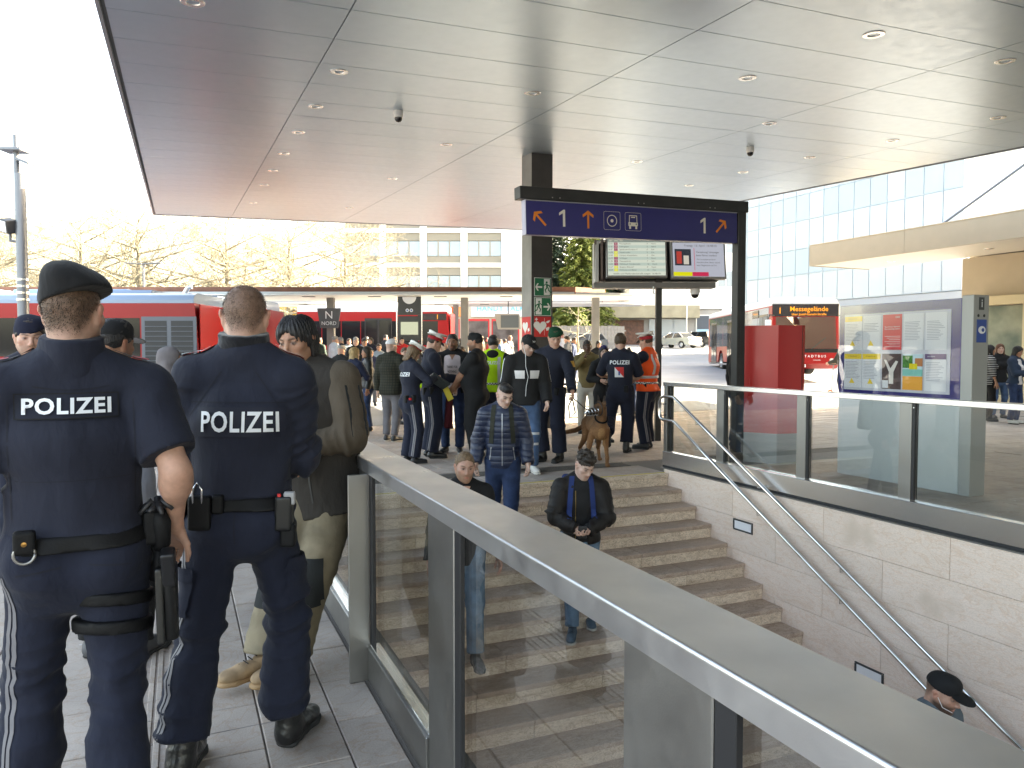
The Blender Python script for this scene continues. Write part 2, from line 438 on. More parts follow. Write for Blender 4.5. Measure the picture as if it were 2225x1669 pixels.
wall = tag(obj('wall_right', MB().box(5.625, 5.9, -9, 8.0, -4.2, -.06).mesh('wall_right', JOINT)), kind='structure')
slab = {}
zr = [.045, -.30, -.66, -1.02, -1.38, -1.74, -2.10, -2.46, -2.82, -3.18, -3.6]
for r in range(len(zr) - 1):
    y = 7.985; k = 0
    while y > -2.5:
        ln = .67 if (k == 0 and r % 2) else 1.30
        key = (r, ln)
        if key not in slab: slab[key] = MB().box(5.598, 5.63, -ln + .002, -.002, zr[r + 1] + .002, zr[r] - .001, .002).mesh('wall_slab', WALLST)
        obj('wall_slab', slab[key], wall, (0, y, 0)); y -= ln; k += 1
lw = tag(B('wall_left', .80, .985, -9, 8.0, -4.2, -.055, WALLST), kind='structure')
hw = tag(B('wall_back', .8, 5.9, -9.3, -9, -4.2, 0., WALLST), kind='structure')
# step lights in the wall
LF = mat('light_frame', (.03, .032, .036), .5); LG = mat('opal_glass', (.72, .72, .74), .3)
for (y0, y1, z0, z1) in ((6.35, 6.66, -.44, -.315), (4.675, 4.985, -1.42, -1.292)):
    t = tag(empty('wall_light', (5.6, (y0 + y1) / 2, z0)), 'dark framed rectangular step light ' + ('high on the pink stone wall by the upper steps' if z0 > -1 else 'low on the pink stone wall by the lower steps'), 'light')
    h = z1 - z0; w = (y1 - y0) / 2
    f = MB().box(-.012, .0, -w, w, 0, .018, .002).box(-.012, .0, -w, w, h - .018, h, .002).box(-.012, 0, -w, -w + .02, .018, h - .018, .001).box(-.012, 0, w - .02, w, .018, h - .018, .001)
    f.obj('frame', LF, t); MB().box(-.006, .0, -w + .02, w - .02, .018, h - .018).obj('diffuser', LG, t)
    for (a, c) in ((-1, 0), (1, 0), (-1, 1), (1, 1)):
        MB().lathe([(0, -.001), (.004, 0), (.004, .002)], 8, (-.0135, a * (w - .009), .009 if not c else h - .009), 'x').obj('screw', INOX, t)

# ------------------------------------------------------------------ foreground fence along the stairs
fence = tag(empty('stair_fence', (.87, 3., 0)), 'grey metal fence with glass panes and a wide flat top rail along the stairs', 'fence')
FX = fence.location
def fpart(name, mb, m, smooth=False): return mb.obj(name, m, fence, (-FX.x, -FX.y, 0), smooth=smooth)
def rail_prof(y0, y1):
    mb = MB(); r = .007; aa = [math.pi / 2 * k / 6 for k in range(7)]; prof = [(.78, .962)] + [(.78 + r - r * math.cos(a), 1.02 - r + r * math.sin(a)) for a in aa] + [(.968 - r + r * math.sin(a), 1.02 - r + r * math.cos(a)) for a in aa] + [(.968, .962)]
    return mb.prism(prof, y0, y1, 'xz')
for (a, b_) in ((-1.6, 3.528), (3.532, 8.0)): fpart('top_rail', rail_prof(a, b_), STEELX)
for yp in (8.0 - .28, 5.9, 4.7, 3.43, 2.255, .98, -.3):
    mb = MB().box(.785, .799, yp, yp + .27, .0, .962, .003) if yp != 3.43 else MB().box(.69, .786, yp, yp + .014, 0, .962, .003).box(.7865, .799, yp + .015, yp + .26, 0, .962, .003)
    fpart('post', mb, POSTM)
    fpart('rubber_edge', MB().box(.787, .803, yp - .055, yp - .002, .17, .962, .002), BLACKR)
ys_ = [-.3, .98, 2.255, 3.43, 4.7, 5.9, 7.72]
for i in range(len(ys_) - 1):
    a, b_ = ys_[i] + .272, ys_[i + 1] - .036
    fpart('glass_pane', MB().box(.802, .814, a, b_, .175, .962), GLASS)
    fpart('kick_plate', MB().box(.775, .84, a, b_ + .034, .008, .158, .003), POSTM)
    fpart('bead', MB().box(.785, .83, a, b_ + .034, .158, .172, .002), INOX)

# ------------------------------------------------------------------ railing on the far side of the stairs
rail = tag(empty('glass_railing', (5.68, 5., 0)), 'stainless railing with tinted glass panes and bright top rail above the pink stone wall', 'railing')
RXX = rail.location
def rpart(name, mb, m, smooth=False): return mb.obj(name, m, rail, (-RXX.x, -RXX.y, 0), smooth=smooth)
rpart('top_rail', MB().box(5.63, 5.72, 3.26, 8.07, 1.09, 1.14, .004), STEEL)
rpart('top_rail', MB().box(5.63, 5.72, -1.5, 3.256, 1.09, 1.14, .004), STEEL)
pys = [7.98, 6.94, 5.70, 4.52, 3.30, 2.1, .9]
for i, yp in enumerate(pys):
    rpart('post', MB().box(5.65, 5.72, yp - .02, yp + .10, 0, 1.088, .003) if i else MB().box(5.63, 5.72, yp, yp + .07, 0, 1.088, .003), POSTM)
    rpart('rubber_edge', MB().box(5.655, 5.70, yp - .05, yp - .022, .27, 1.088, .002), BLACKR)
    rpart('bolt', MB().lathe([(0, -.002), (.006, -.001), (.006, .002)], 8, (5.653, yp - .036, 1.05), 'x'), INOX)
    if i < len(pys) - 1:
        a, b_ = pys[i + 1] + .102, yp - .052
        rpart('glass_pane', MB().box(5.672, 5.684, a, b_, .265, 1.088), GLASS)
for (a, b_) in ((3.26, 8.05), (-1.5, 3.256)):
    rpart('kick_plate', MB().box(5.615, 5.70, a, b_, .085, .262, .004), STEEL)
    rpart('shadow_gap', MB().box(5.62, 5.70, a, b_, .060, .084), DARKGAP)
    rpart('drip_edge', MB().box(5.59, 5.66, a, b_, .046, .059, .002), POSTM)
hr = tag(empty('handrail', (5.5, 7.8, 0)), 'pair of polished steel handrail tubes running down the pink stone wall', 'handrail')
HO = hr.location
def hpart(name, mb, m=INOX): return mb.obj(name, m, hr, (-HO.x, -HO.y, 0), smooth=40)
sl_ = .5437
yy = 7.66
zt, zl = .955, .675
hx = 5.52
loop = [(hx, yy - 6.3, zt - 6.3 * sl_), (hx, yy, zt), (hx, yy + .03, zt + .012), (hx, yy + .24, zt + .012), (hx, yy + .30, zt - .01), (hx, yy + .325, zt - .05),
        (hx, yy + .325, zl + .06), (hx, yy + .30, zl + .02), (hx, yy + .24, zl), (hx, yy + .05, zl), (hx, yy, zl - .012), (hx, yy - 6.0, zl - .012 - 6.0 * sl_)]
hpart('tube', MB().tube(loop, .0195, 14))
for yb in (7.25, 6.2, 5.1, 4.0, 2.9):
    for z0 in (zt, zl - .012):
        zb = z0 - (yy - yb) * sl_
        hpart('bracket', MB().tube([(hx, yb, zb - .015), (hx, yb, zb - .06), (5.60, yb, zb - .06)], .007, 8).lathe([(0, -.004), (.025, -.004), (.025, .0)], 12, (5.599, yb, zb - .06), 'x'))
for z0 in (zt - .09, zl + .05): hpart('bracket', MB().tube([(hx, yy + .325, z0), (5.64, yy + .33, z0)], .007, 8))

# ------------------------------------------------------------------ canopy over the square
TY, TX = .0517, .0265
zc = lambda x, y: 4.535 + TY * y + TX * x
canopy = tag(empty('station_canopy', (6.36, 13.57, 0)), 'large flat roof clad underneath in brushed metal panels over the stairs', 'canopy')
CO = canopy.location
crot = (math.atan(TY), -math.atan(TX), 0)
cx_ = [-.62, 1.65, 5.25, 8.9, 12.55, 14.72]
pm = []
for i in range(5): w = cx_[i + 1] - cx_[i] - .010; pm.append(MB().box(-w / 2, w / 2, -.451, .451, 0, .03, .0015).mesh('ceiling_panel', ALU))
for k in range(-18, 20):
    for i in range(5):
        x, y = (cx_[i] + cx_[i + 1]) / 2, 8.75 + .91 * k + .455
        o = obj('ceiling_panel', pm[i], canopy, (x - CO.x, y - CO.y, zc(x, y)), crot)
Y0, Y1 = 8.75 - .91 * 18, 8.75 + .91 * 20
def slabq(x0, x1, y0, y1, h0, h1):
    mb = MB(); c = [(x0, y0), (x1, y0), (x1, y1), (x0, y1)]
    mb.add([(x, y, zc(x, y) + h0) for x, y in c] + [(x, y, zc(x, y) + h1) for x, y in c], [(0, 3, 2, 1), (4, 5, 6, 7), (0, 1, 5, 4), (1, 2, 6, 5), (2, 3, 7, 6), (3, 0, 4, 7)]); return mb
slabq(-.66, 14.76, Y0, Y1 + .04, .034, .42).obj('roof_slab', mat('roof_dark', (.16, .16, .165), .7), canopy, (-CO.x, -CO.y, 0))
slabq(-.70, -.661, Y0, Y1 + .05, -.02, .46).obj('fascia', mat('fascia_grey', (.25, .26, .28), .4, .6), canopy, (-CO.x, -CO.y, 0))
slabq(14.761, 14.80, Y0, Y1 + .05, -.02, .46).obj('fascia', MATS['fascia_grey'], canopy, (-CO.x, -CO.y, 0))
slabq(-.66, 14.76, Y1 + .041, Y1 + .075, -.02, .46).obj('fascia', MATS['fascia_grey'], canopy, (-CO.x, -CO.y, 0))
dl_ring = MB().lathe([(.062, .012), (.062, -.002), (.068, -.010), (.112, -.010), (.118, -.004), (.118, .0)], 28).mesh('ring', mat('downlight_ring', (.78, .76, .73), .25, .8), 40)
dl_glass = MB().lathe([(.0, .008), (.0622, .008)], 24).mesh('lens', mat('downlight_lens', (.55, .60, .60), .12, .4))
dpos = [(.18, 8.26), (1.93, 9.91), (1.93, 11.74), (1.93, 13.55), (1.93, 15.5), (1.95, 17.5), (1.97, 19.6), (2.0, 23.0), (4.62, 9.83), (4.58, 13.5), (4.62, 17.5), (4.75, 23.), (7.13, 6.26), (9.4, 6.29), (6.93, 8.08), (12.1, 8.19), (8.97, 9.91), (11.96, 10.05), (11.75, 11.83), (8.76, 13.56), (11.65, 13.69), (11.67, 15.69), (3.0, 5.0), (4.6, 2.6)]
for (x, y) in dpos:
    t = tag(empty('downlight', (x, y, zc(x, y))), 'round recessed downlight with pale metal ring in the brushed metal canopy ceiling', 'downlight', 'downlights in the canopy ceiling')
    t.rotation_euler = crot; obj('ring', dl_ring, t); obj('lens', dl_glass, t)
for (x, y, lab) in ((3.14, 11.51, 'small white dome camera on the canopy ceiling over the uniformed group'), (9.96, 11.51, 'small white dome camera on the canopy ceiling right of the blue sign')):
    t = tag(empty('dome_camera', (x, y, zc(x, y))), lab, 'camera')
    MB().lathe([(.0, 0), (.07, 0), (.075, -.05), (.07, -.10), (.06, -.105)], 20).obj('housing', mat('white_plastic', (.75, .75, .74), .4), t, smooth=40)
    MB().lathe([(.06, -.10), (.055, -.14), (.035, -.165), (0, -.175)], 20).obj('dome', mat('black_gloss', (.01, .01, .012), .08), t, smooth=True)
# main column
colm = tag(empty('concrete_column', (6.6, 13.8, 0)), 'dark square column carrying the canopy with green exit signs on it', 'column')
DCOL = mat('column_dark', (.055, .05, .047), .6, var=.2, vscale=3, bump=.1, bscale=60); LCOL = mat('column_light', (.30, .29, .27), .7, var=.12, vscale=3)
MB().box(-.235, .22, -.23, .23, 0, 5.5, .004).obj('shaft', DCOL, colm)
MB().box(-.242, -.2355, -.228, .228, 0, 5.5, .002).obj('pale_side', LCOL, colm)  # thin paler skin on the column's left face only
zs = lambda v: 1.52 + (765 - v) * 15.2 / 1650
GRN = mat('exit_green', lin(20, 110, 75), .5); REDS = mat('sign_red', lin(205, 45, 45), .5); WHT = mat('sign_white', (.8, .8, .78), .5)
def arrow_poly(L, w, hd, t):   # pointing +x, centred
    return [(-L / 2, -t), (L / 2 - hd * .55, -t), (L / 2 - hd, -w + t * .2), (L / 2 - hd * .62, -w), (L / 2, 0), (L / 2 - hd * .62, w), (L / 2 - hd, w - t * .2), (L / 2 - hd * .55, t), (-L / 2, t)]
def flat(poly, m, parent, name, cx, y, cz, ang=0., sc=1., dep=.003):
    c, s_ = math.cos(ang), math.sin(ang)
    pts = [(cx + sc * (p[0] * c - p[1] * s_), cz + sc * (p[0] * s_ + p[1] * c)) for p in poly]
    return MB().prism(pts, y, y - dep, 'xz').obj(name, m, parent)
def stick_man(parent, cx, y, cz, h, m, flip=1):
    q = lambda x, z: (cx + flip * x * h, cz + z * h)
    mb = MB(); mb.lathe([(0, 0), (.085 * h, 0)], 12, (cx + flip * .03 * h, y - .004, cz + .38 * h), 'y')
    for poly in ([(-.06, .26), (.10, .28), (.06, -.05), (-.08, -.02)], [(.08, .26), (.26, .10), (.32, .14), (.12, .30)], [(-.05, .25), (-.24, .16), (-.30, -.02), (-.24, -.03), (-.18, .10), (-.02, .16)],
                 [(.05, -.02), (.20, -.16), (.12, -.40), (.05, -.38), (.10, -.18), (-.05, -.06)], [(-.07, 0), (-.10, -.24), (-.34, -.40), (-.38, -.34), (-.18, -.20), (-.14, .0)]):
        mb.prism([q(*p) for p in poly], y - .0015, y - .004, 'xz')
    return mb.obj('pictogram', m, parent)
for (v0, v1, sgn) in ((600, 648, -1), (650, 672 + 6, 1)):
    pass
ex = [(zs(647), zs(602), -1), (zs(672 + 1), zs(649), 1)]
SX = .05
for (z0, z1, sgn) in ((2.62, 2.99, -1), (2.62 - .385, 2.605, 1)):
    t = tag(empty('exit_sign', (6.6, 13.8 - .236, z0)), 'green exit sign with running figure and arrow pointing ' + ('left' if sgn < 0 else 'right') + ' on the dark column', 'sign')
    MB().box(-.185, .185, -.006, 0, 0, .365, .002).obj('plate', WHT, t); MB().box(-.175, .175, -.009, -.0062, .010, .355).obj('field', GRN, t)
    flat(arrow_poly(.15, .075, .075, .018), WHT, t, 'arrow', sgn * .09, -.0092, .18, math.pi if sgn < 0 else 0)
    MB().box(sgn * -.155, sgn * -.025, -.0105, -.0092, .025, .345).obj('door', WHT, t)
    stick_man(t, sgn * -.09, -.0107, .175, .26, GRN, sgn)
def heart(parent, x, z, s_, m, y):
    pts = []
    for k in range(28):
        a = 2 * math.pi * k / 28; pts.append((x + s_ * .016 * 16 * math.sin(a) ** 3 * .25, z + s_ * .25 * .016 * (13 * math.cos(a) - 5 * math.cos(2 * a) - 2 * math.cos(3 * a) - math.cos(4 * a))))
    MB().prism(pts, y, y - .003, 'xz').obj('heart', m, parent)
t = tag(empty('defibrillator_sign', (6.6, 13.8 - .236, 1.82)), 'red sign with white heart below the green exit signs on the dark column', 'sign')
MB().box(-.185, .185, -.007, 0, 0, .40, .002).obj('plate', REDS, t); heart(t, -.06, .20, 2.2, WHT, -.0075)
MB().box(.035, .04, -.0085, -.0072, .03, .37).obj('divider', WHT, t)
flat([(-.05, .02), (0, .05), (.05, .06), (.03, .02), (.0, .0)], WHT, t, 'hand', .11, -.0075, .27); flat([(-.04, -.03), (.04, -.03), (.04, .03), (-.04, .03)], WHT, t, 'mark', .11, -.0075, .16, .3)
flat([(-.01, -.03), (.01, -.03), (.01, .03), (-.01, .03)], WHT, t, 'cross', -.14, -.0075, .345); flat([(-.03, -.01), (.03, -.01), (.03, .01), (-.03, .01)], WHT, t, 'cross', -.14, -.0078, .345)
t = tag(empty('defibrillator_sign', (6.6 - .2425, 13.8, 1.82)), 'red sign with white heart on the pale side of the column', 'sign')
t.rotation_euler = (0, 0, -math.pi / 2)
MB().box(-.20, .20, -.007, 0, 0, .40, .002).obj('plate', REDS, t); heart(t, -.04, .20, 2.0, WHT, -.0075)
flat([(-.04, -.03), (.04, -.03), (.04, .03), (-.04, .03)], WHT, t, 'mark', .12, -.0075, .14, .3)

# ------------------------------------------------------------------ blue direction sign on its gantry
gan = tag(empty('direction_sign', (6.93, 8.2, 0)), 'wide dark blue direction sign with orange arrows on a black steel gantry above the stairs', 'sign')
BLK = mat('black_steel', (.028, .027, .026), .45, .2, var=.2, vscale=6, bump=.05, bscale=80)
BLUE = mat('sign_blue', lin(40, 38, 105), .35, var=.05, vscale=4); ORG = mat('arrow_orange', lin(232, 130, 40), .45); CREAM = mat('icon_cream', lin(228, 222, 208), .5)
pp = MB(); pp.box(-.07, .065, -.06, .06, 0, 3.47, .004); pp.box(-.07, -.015, -.064, -.0602, 0, 3.40, .002); pp.obj('post', BLK, gan)
tilt = math.atan(.0235)
bar = obj('beam', MB().box(-3.27, .09, -.075, .09, .0, .145, .005).mesh('beam', BLK), gan, (0, 0, 3.385), (0, -tilt, 0))
for x in (-2.85, -2.75, -1.65, -1.57, -.55, -.47):
    MB().lathe([(0, -.004), (.008, -.003), (.008, .002)], 8, (x, -.076, .03), 'y').obj('bolt', mat('bolt_grey', (.3, .3, .3), .3, 1.), bar)
pn = obj('panel', MB().box(-3.19, -.09, -.055, .055, -.415, -.008, .004).mesh('panel', BLUE), gan, (0, 0, 3.388), (0, -tilt, 0))
MB().box(-3.19, -.09, -.062, -.0552, -.020, -.009).obj('top_trim', mat('trim_grey', (.35, .35, .36), .4, .5), pn)
MB().box(-3.196, -3.1902, -.055, .055, -.415, -.008).obj('end_cap', mat('lilac_grey', (.45, .44, .55), .5), pn)
L0 = -3.19; SY = -.0556
ux = lambda X: X - 6.93
ar = arrow_poly(.215, .075, .085, .013)
flat(ar, ORG, pn, 'arrow', ux(3.92), SY, -.205 - .02, math.radians(135))
flat(ar, ORG, pn, 'arrow', ux(4.57), SY, -.205, math.radians(90))
flat(ar, ORG, pn, 'arrow', ux(6.57), SY, -.205, math.radians(45))
for X in (4.22, 6.285): flat([(.005, -.1), (.035, -.1), (.035, .1), (.012, .1), (-.045, .062), (-.045, .030), (.005, .058)], CREAM, pn, 'numeral', ux(X), SY, -.205)
def rrect(w, h, r, n=5):
    p = []
    for (cx, cz, a0) in ((w - r, h - r, 0), (-w + r, h - r, 90), (-w + r, -h + r, 180), (w - r, -h + r, 270)):
        for k in range(n + 1): a = math.radians(a0 + 90 * k / n); p.append((cx + r * math.cos(a), cz + r * math.sin(a)))
    return p
def ring_poly(outer, inner, m, parent, name, cx, y, cz, dep=.002):
    n = len(outer); mb = MB()
    mb.add([(cx + p[0], y - dep, cz + p[1]) for p in outer] + [(cx + p[0], y - dep, cz + p[1]) for p in inner], [(i, (i + 1) % n, n + (i + 1) % n, n + i)[::-1] for i in range(n)])
    return mb.obj(name, m, parent)
circ = lambda r, n=28: [(r * math.cos(2 * math.pi * k / n), r * math.sin(2 * math.pi * k / n)) for k in range(n)]
for X in (4.905, 5.21): ring_poly(rrect(.118, .112, .022), rrect(.115, .109, .020), CREAM, pn, 'icon_frame', ux(X), SY, -.205)
ring_poly(circ(.072), circ(.062), CREAM, pn, 'icon_ring', ux(4.905), SY, -.205); flat(circ(.021, 16), CREAM, pn, 'icon_dot', ux(4.905), SY, -.205)
bx_, bz = ux(5.21), -.205
ring_poly([(-.062, -.055), (.062, -.055), (.058, .08), (-.058, .08)], [(-.052, -.01), (.052, -.01), (.049, .07), (-.049, .07)], CREAM, pn, 'bus_icon', bx_, SY, bz)
flat([(-.068, -.05), (.068, -.05), (.068, -.008), (-.068, -.008)], CREAM, pn, 'bus_icon', bx_, SY, bz, dep=.0025)
for s_ in (-1, 1):
    flat([(-.013, -.03), (.013, -.03), (.013, .02), (-.013, .02)], CREAM, pn, 'bus_icon', bx_ + s_ * .045, SY, bz - .058)
    flat(circ(.009, 10), BLUE, pn, 'bus_lamp', bx_ + s_ * .045, SY, bz - .028, dep=.0035)
flat([(-.03, -.006), (.03, -.006), (.03, .006), (-.03, .006)], CREAM, pn, 'bus_icon', bx_, SY, bz + .055)
# ------------------------------------------------------------------ departure screens on a post
CAMROT = -YAW
scr = tag(empty('screen_unit', bg(2.5, 13.0, 0), CAMROT), 'pair of tilted departure screens on a dark post behind the blue sign', 'screens')
MB().box(-.05, .05, -.05, .05, 0, 2.78, .004).obj('post', BLK, scr)
FRM = mat('screen_frame', (.30, .29, .28), .4, .5); BRN = mat('brown_case', (.09, .055, .045), .5); BAR = mat('screen_bar', (.16, .155, .15), .5)
MB().box(-1.12, .93, -.16, .16, 2.60, 2.69, .004).obj('crossbar', BAR, scr)
def emis(key, c, s_=.085): return mat(key, (.02, .02, .02), .25, emit=c, estr=s_)
def monitor(x, w, h, z, yaw, bgc, key):
    t = obj('monitor', MB().box(-w / 2, w / 2, 0, .09, 0, h, .006).mesh('monitor', FRM), scr, (x, -.30, z), (math.radians(-9), 0, yaw))
    MB().box(-w / 2 + .03, w / 2 - .03, -.004, .0, .035, h - .03).obj('display', emis(key, bgc), t)
    return t
mA = monitor(-.42, 1.02, .69, 2.76, 0., lin(196, 214, 224), 'scr_a'); mB_ = monitor(.62, .94, .64, 2.74, math.radians(6), lin(165, 178, 214), 'scr_b')
for (x, dy, w) in ((-1.08, .12, .10), (-.98, .05, .06)):
    obj('rear_monitor', MB().box(-.02, .02, -.02, .5, 0, .66, .005).mesh('rear_monitor', [BRN]), scr, (x, dy - .2, 2.75), (math.radians(6), 0, math.radians(-14)))
MB().box(-1.02, -.92, -.1, .45, 2.72, 3.36, .01).obj('case_back', BRN, scr); MB().box(-.91, 1.02, .02, .45, 2.72, 3.40, .01).obj('case_back', mat('case_black', (.02, .02, .02), .5), scr)
MB().box(-1.10, -1.04, -.16, .3, 2.70, 3.38, .004).obj('side_plate', mat('pale_plate', (.5, .49, .47), .5), scr)
MB().lathe([(0, 0), (.075, 0), (.085, -.05), (.07, -.10)], 18, (.62, 0, 2.60)).obj('dome_housing', MATS['white_plastic'], scr, smooth=40)
MB().lathe([(.07, -.10), (.05, -.15), (0, -.17)], 18, (.62, 0, 2.60)).obj('dome', MATS['black_gloss'], scr, smooth=True)
MB().tube([(-.12, -.17, 2.62), (-.13, -.18, 2.52), (-.10, -.16, 2.50)], .012, 8).obj('cable', MATS['white_plastic'], scr)
TXD = emis('scr_text', (.07, .08, .10), .06)
B('header_bar', -.48, .48, -.0065, -.0045, .60, .658, emis('scr_head', lin(120, 140, 150)), mA, 0)
text('Zeit   Linie   Ziel', .034, emis('scr_white', (.8, .8, .8)), mA, (-.46, -.0075, .628), FR, ext=0, align='LEFT', name='screen_text')
rows_ = [('16:47', 'm', '8', 'Messegelände', '0', 'Nord'), ('16:47', 'm', '10', 'Fellengatter', '0', 'Nord'), ('16:47', 'm', '7', 'Spielboden/Campus V', '0', 'Süd'), ('16:49', 'y', '53', 'Haselstauden', '0', 'Ost'), ('16:50', 'y', '50', 'Campus Weidenheim', '0', 'Ost'),
         ('16:52', 'm', '4', 'In Fängen', '5', 'Nord'), ('16:55', 'm', '10', 'Messegelände', '7', 'Ost'), ('16:55', 'm', '3', 'Mühlebach Weidenmahd', '14', 'Nord'), ('16:57', 'y', '22', 'Bregenz Bahnhof', '8', 'Nord'), ('16:59', 'y', '22', 'Hohenems im Bühel', '12', 'Ost')]
for i, (a, c, l, z_, p, dr) in enumerate(rows_):
    z = .575 - i * .050
    if i % 2: B('row', -.48, .48, -.0055, -.0045, z - .024, z + .024, emis('scr_row', lin(170, 196, 208)), mA, 0)
    B('badge', -.375, -.315, -.0066, -.0056, z - .021, z + .021, emis('bad_' + c, lin(150, 60, 110) if c == 'm' else lin(205, 215, 40)), mA, 0)
    text(a + '            ' + z_, .034, TXD, mA, (-.475, -.007, z), FR, ext=0, align='LEFT', name='screen_text'); text(l, .03, emis('scr_white', (1, 1, 1)), mA, (-.345, -.0075, z), FR, ext=0, name='screen_text')
    text(p + '      ' + dr, .034, TXD, mA, (.17, -.007, z), FR, ext=0, align='LEFT', name='screen_text')
text('straße und Heldendankstraße einges  16:48:10', .042, TXD, mA, (0, -.007, .062), FR, ext=0, name='screen_text')
text('Freitag  13. April  16:48:10', .052, TXD, mB_, (.04, -.007, .56), FR, ext=0, name='screen_text')
for i, (s_, z) in enumerate((('Verspätung? Umsteiger', .45), ('beim Fahrer melden!', .395), ('Wir kontaktieren Ihren', .325), ('Anschluss-Bus, dieser wartet', .275), ('nach Möglichkeit auf Sie!', .225))):
    text(s_, .042 if i < 2 else .035, TXD, mB_, (-.04, -.007, z), FR, .004 if i < 2 else 0, ext=0, align='LEFT', name='screen_text')
B('picture', -.41, -.13, -.0066, -.0056, .22, .50, emis('pic_dark', lin(40, 48, 66)), mB_, 0); B('picture_figure', -.38, -.29, -.0078, -.0067, .25, .46, emis('pic_red', lin(170, 60, 60)), mB_, 0); B('picture_figure', -.26, -.17, -.0078, -.0067, .24, .39, emis('pic_pale', lin(190, 195, 205)), mB_, 0)
B('divider', -.078, -.07, -.0066, -.0056, .14, .52, emis('pic_mag', lin(190, 40, 90)), mB_, 0)
B('ticker', -.44, -.12, -.0066, -.0056, .04, .11, emis('bad_y', lin(205, 215, 40)), mB_, 0); B('ticker', -.118, .16, -.0066, -.0056, .04, .11, emis('pic_mag', lin(190, 40, 90)), mB_, 0)

# ------------------------------------------------------------------ red stele and information case
red = tag(empty('ticket_stele', (7.5, 8.2, 0)), 'angular red metal stele on a grey plinth behind the glass railing', 'stele')
RED = mat('stele_red', lin(188, 36, 34), .38, coat=.3, bump=.02, bscale=300)
pl = [(-.36, .14), (-.11, -.26), (.27, -.31), (.33, -.29), (.46, -.02), (.20, .38), (-.22, .42)]
q = lambda k: [(x * k, y * k) for x, y in pl]
MB().prism(q(.97), 0, .41, 'xy').obj('plinth', mat('plinth_grey', (.30, .31, .31), .5, .3), red)
MB().prism(q(1.), .412, 1.88, 'xy').obj('casing', RED, red)
MB().prism([(.262, -.312), (.268, -.3125), (.268, -.3085), (.262, -.308)], .42, 1.87, 'xy').obj('seam', DARKGAP, red)
B('card_slot', -.335, -.325, .02, .04, 1.02, 1.16, mat('slot_red', lin(190, 30, 30), .4), red, .001)
info = tag(empty('information_case', (7.56, 6.2, 0)), 'pale grey information stand with a dark blue glazed poster case', 'information stand')
GRY = mat('stand_grey', (.48, .50, .50), .5, .1, var=.04, vscale=2); NAVY = mat('case_navy', lin(38, 36, 110), .25, coat=.5)
MB().box(.015, .22, -.74, .88, 0, .96, .004).obj('base', GRY, info)
MB().box(.0, .24, -.88, -.75, 0, 2.115, .004).obj('end_pillar', mat('pillar_grey', (.33, .33, .32), .45, .3), info)
MB().box(.02, .20, -.745, .885, .965, 2.09, .004).obj('case', NAVY, info)
GLS = glass_mat('case_glass', (.97, .97, .97), .13)
MB().box(-.012, -.006, -.742, .88, .97, 2.085).obj('case_glass', GLS, info)
PAP = mat('paper_white', (.72, .73, .76), .7)
def pyz(name, y0, y1, z0, z1, m, x=.0): return MB().box(x, x + .003, y0, y1, z0, z1).obj(name, m, info)   # on the case front; y grows to the left in the view
pyz('backing_sheet', -.62, .80, 1.06, 1.98, mat('sheet', (.55, .56, .62), .6), .016)
YEL = mat('poster_yellow', lin(240, 205, 60), .6); PRED = mat('poster_red', lin(215, 70, 75), .6); PDK = mat('poster_dark', lin(75, 55, 55), .6, var=.5, vscale=8); PORG = mat('poster_orange', lin(240, 165, 60), .6)
GTX = mat('print_grey', (.35, .36, .42), .7); PPUR = mat('poster_purple', lin(100, 75, 115), .6)
pw = .27; yc = [.66, .39, .11, -.17, -.45]
for r in range(2):
    z0, z1 = ((1.545, 1.955), (1.09, 1.50))[r]
    for i, y in enumerate(yc):
        m_ = PAP
        if r == 0 and i == 2: m_ = PRED
        if r == 1 and i == 2: m_ = PDK
        pyz('poster', y - .128, y + .128, z0, z1, m_, .0105)
        if (r, i) in ((0, 0), (1, 0), (1, 1)): pyz('poster_header', y - .127, y + .127, z1 - .065, z1 - .001, YEL, .0075)
        if (r, i) == (1, 4): pyz('poster_header', y - .127, y + .127, z1 - .06, z1 - .001, PPUR, .0075)
        if (r, i) == (1, 3):
            pyz('poster_photo', y - .127, y + .127, z0 + .16, z1 - .005, mat('photo_sky', lin(190, 215, 225), .6), .0075); pyz('poster_photo', y + .0, y + .127, z0 + .25, z1 - .02, mat('photo_green', lin(60, 125, 50), .6, var=.4, vscale=40), .0055)
            pyz('poster_photo', y - .127, y + .127, z0 + .16, z0 + .235, mat('photo_teal', lin(120, 195, 185), .6), .0055); pyz('poster_photo', y - .06, y + .04, z0 + .235, z0 + .30, mat('photo_bus', lin(225, 205, 30), .6), .0045)
            pyz('poster_photo', y - .127, y - .03, z0 + .27, z0 + .36, mat('photo_brick', lin(190, 120, 75), .6), .0055); pyz('poster_field', y - .127, y + .127, z0 + .001, z0 + .155, PORG, .0075)
        if (r, i) == (1, 2):
            MB().prism([(y - .03, z0 + .06), (y + .03, z0 + .06), (y + .03, z0 + .20), (y + .10, z0 + .34), (y + .07, z0 + .34), (y + .01, z0 + .24), (y - .06, z0 + .33), (y - .09, z0 + .32), (y - .03, z0 + .20)], .0075, .0095, 'yz').obj('poster_photo', mat('photo_white', (.75, .7, .66), .6), info)
            pyz('poster_code', y + .04, y + .12, z0 + .01, z0 + .10, PAP, .0075)
        if m_ is PAP and (r, i) != (1, 3):
            for k in range(12):
                if r == 0 and i == 1 and k > 5: break
                zz = z1 - .10 - k * .018
                if zz > z0 + .10: pyz('print_line', y - .11 + RND.uniform(0, .08), y + .11, zz, zz + .006, GTX, .008)
            if i < 2: MB().prism([(y - .03, z0 + .05), (y + .05, z0 + .05), (y + .015, z0 + .115)], .0065, .0085, 'yz').obj('warning_mark', YEL, info)
rd = (math.pi / 2, 0, -math.pi / 2)
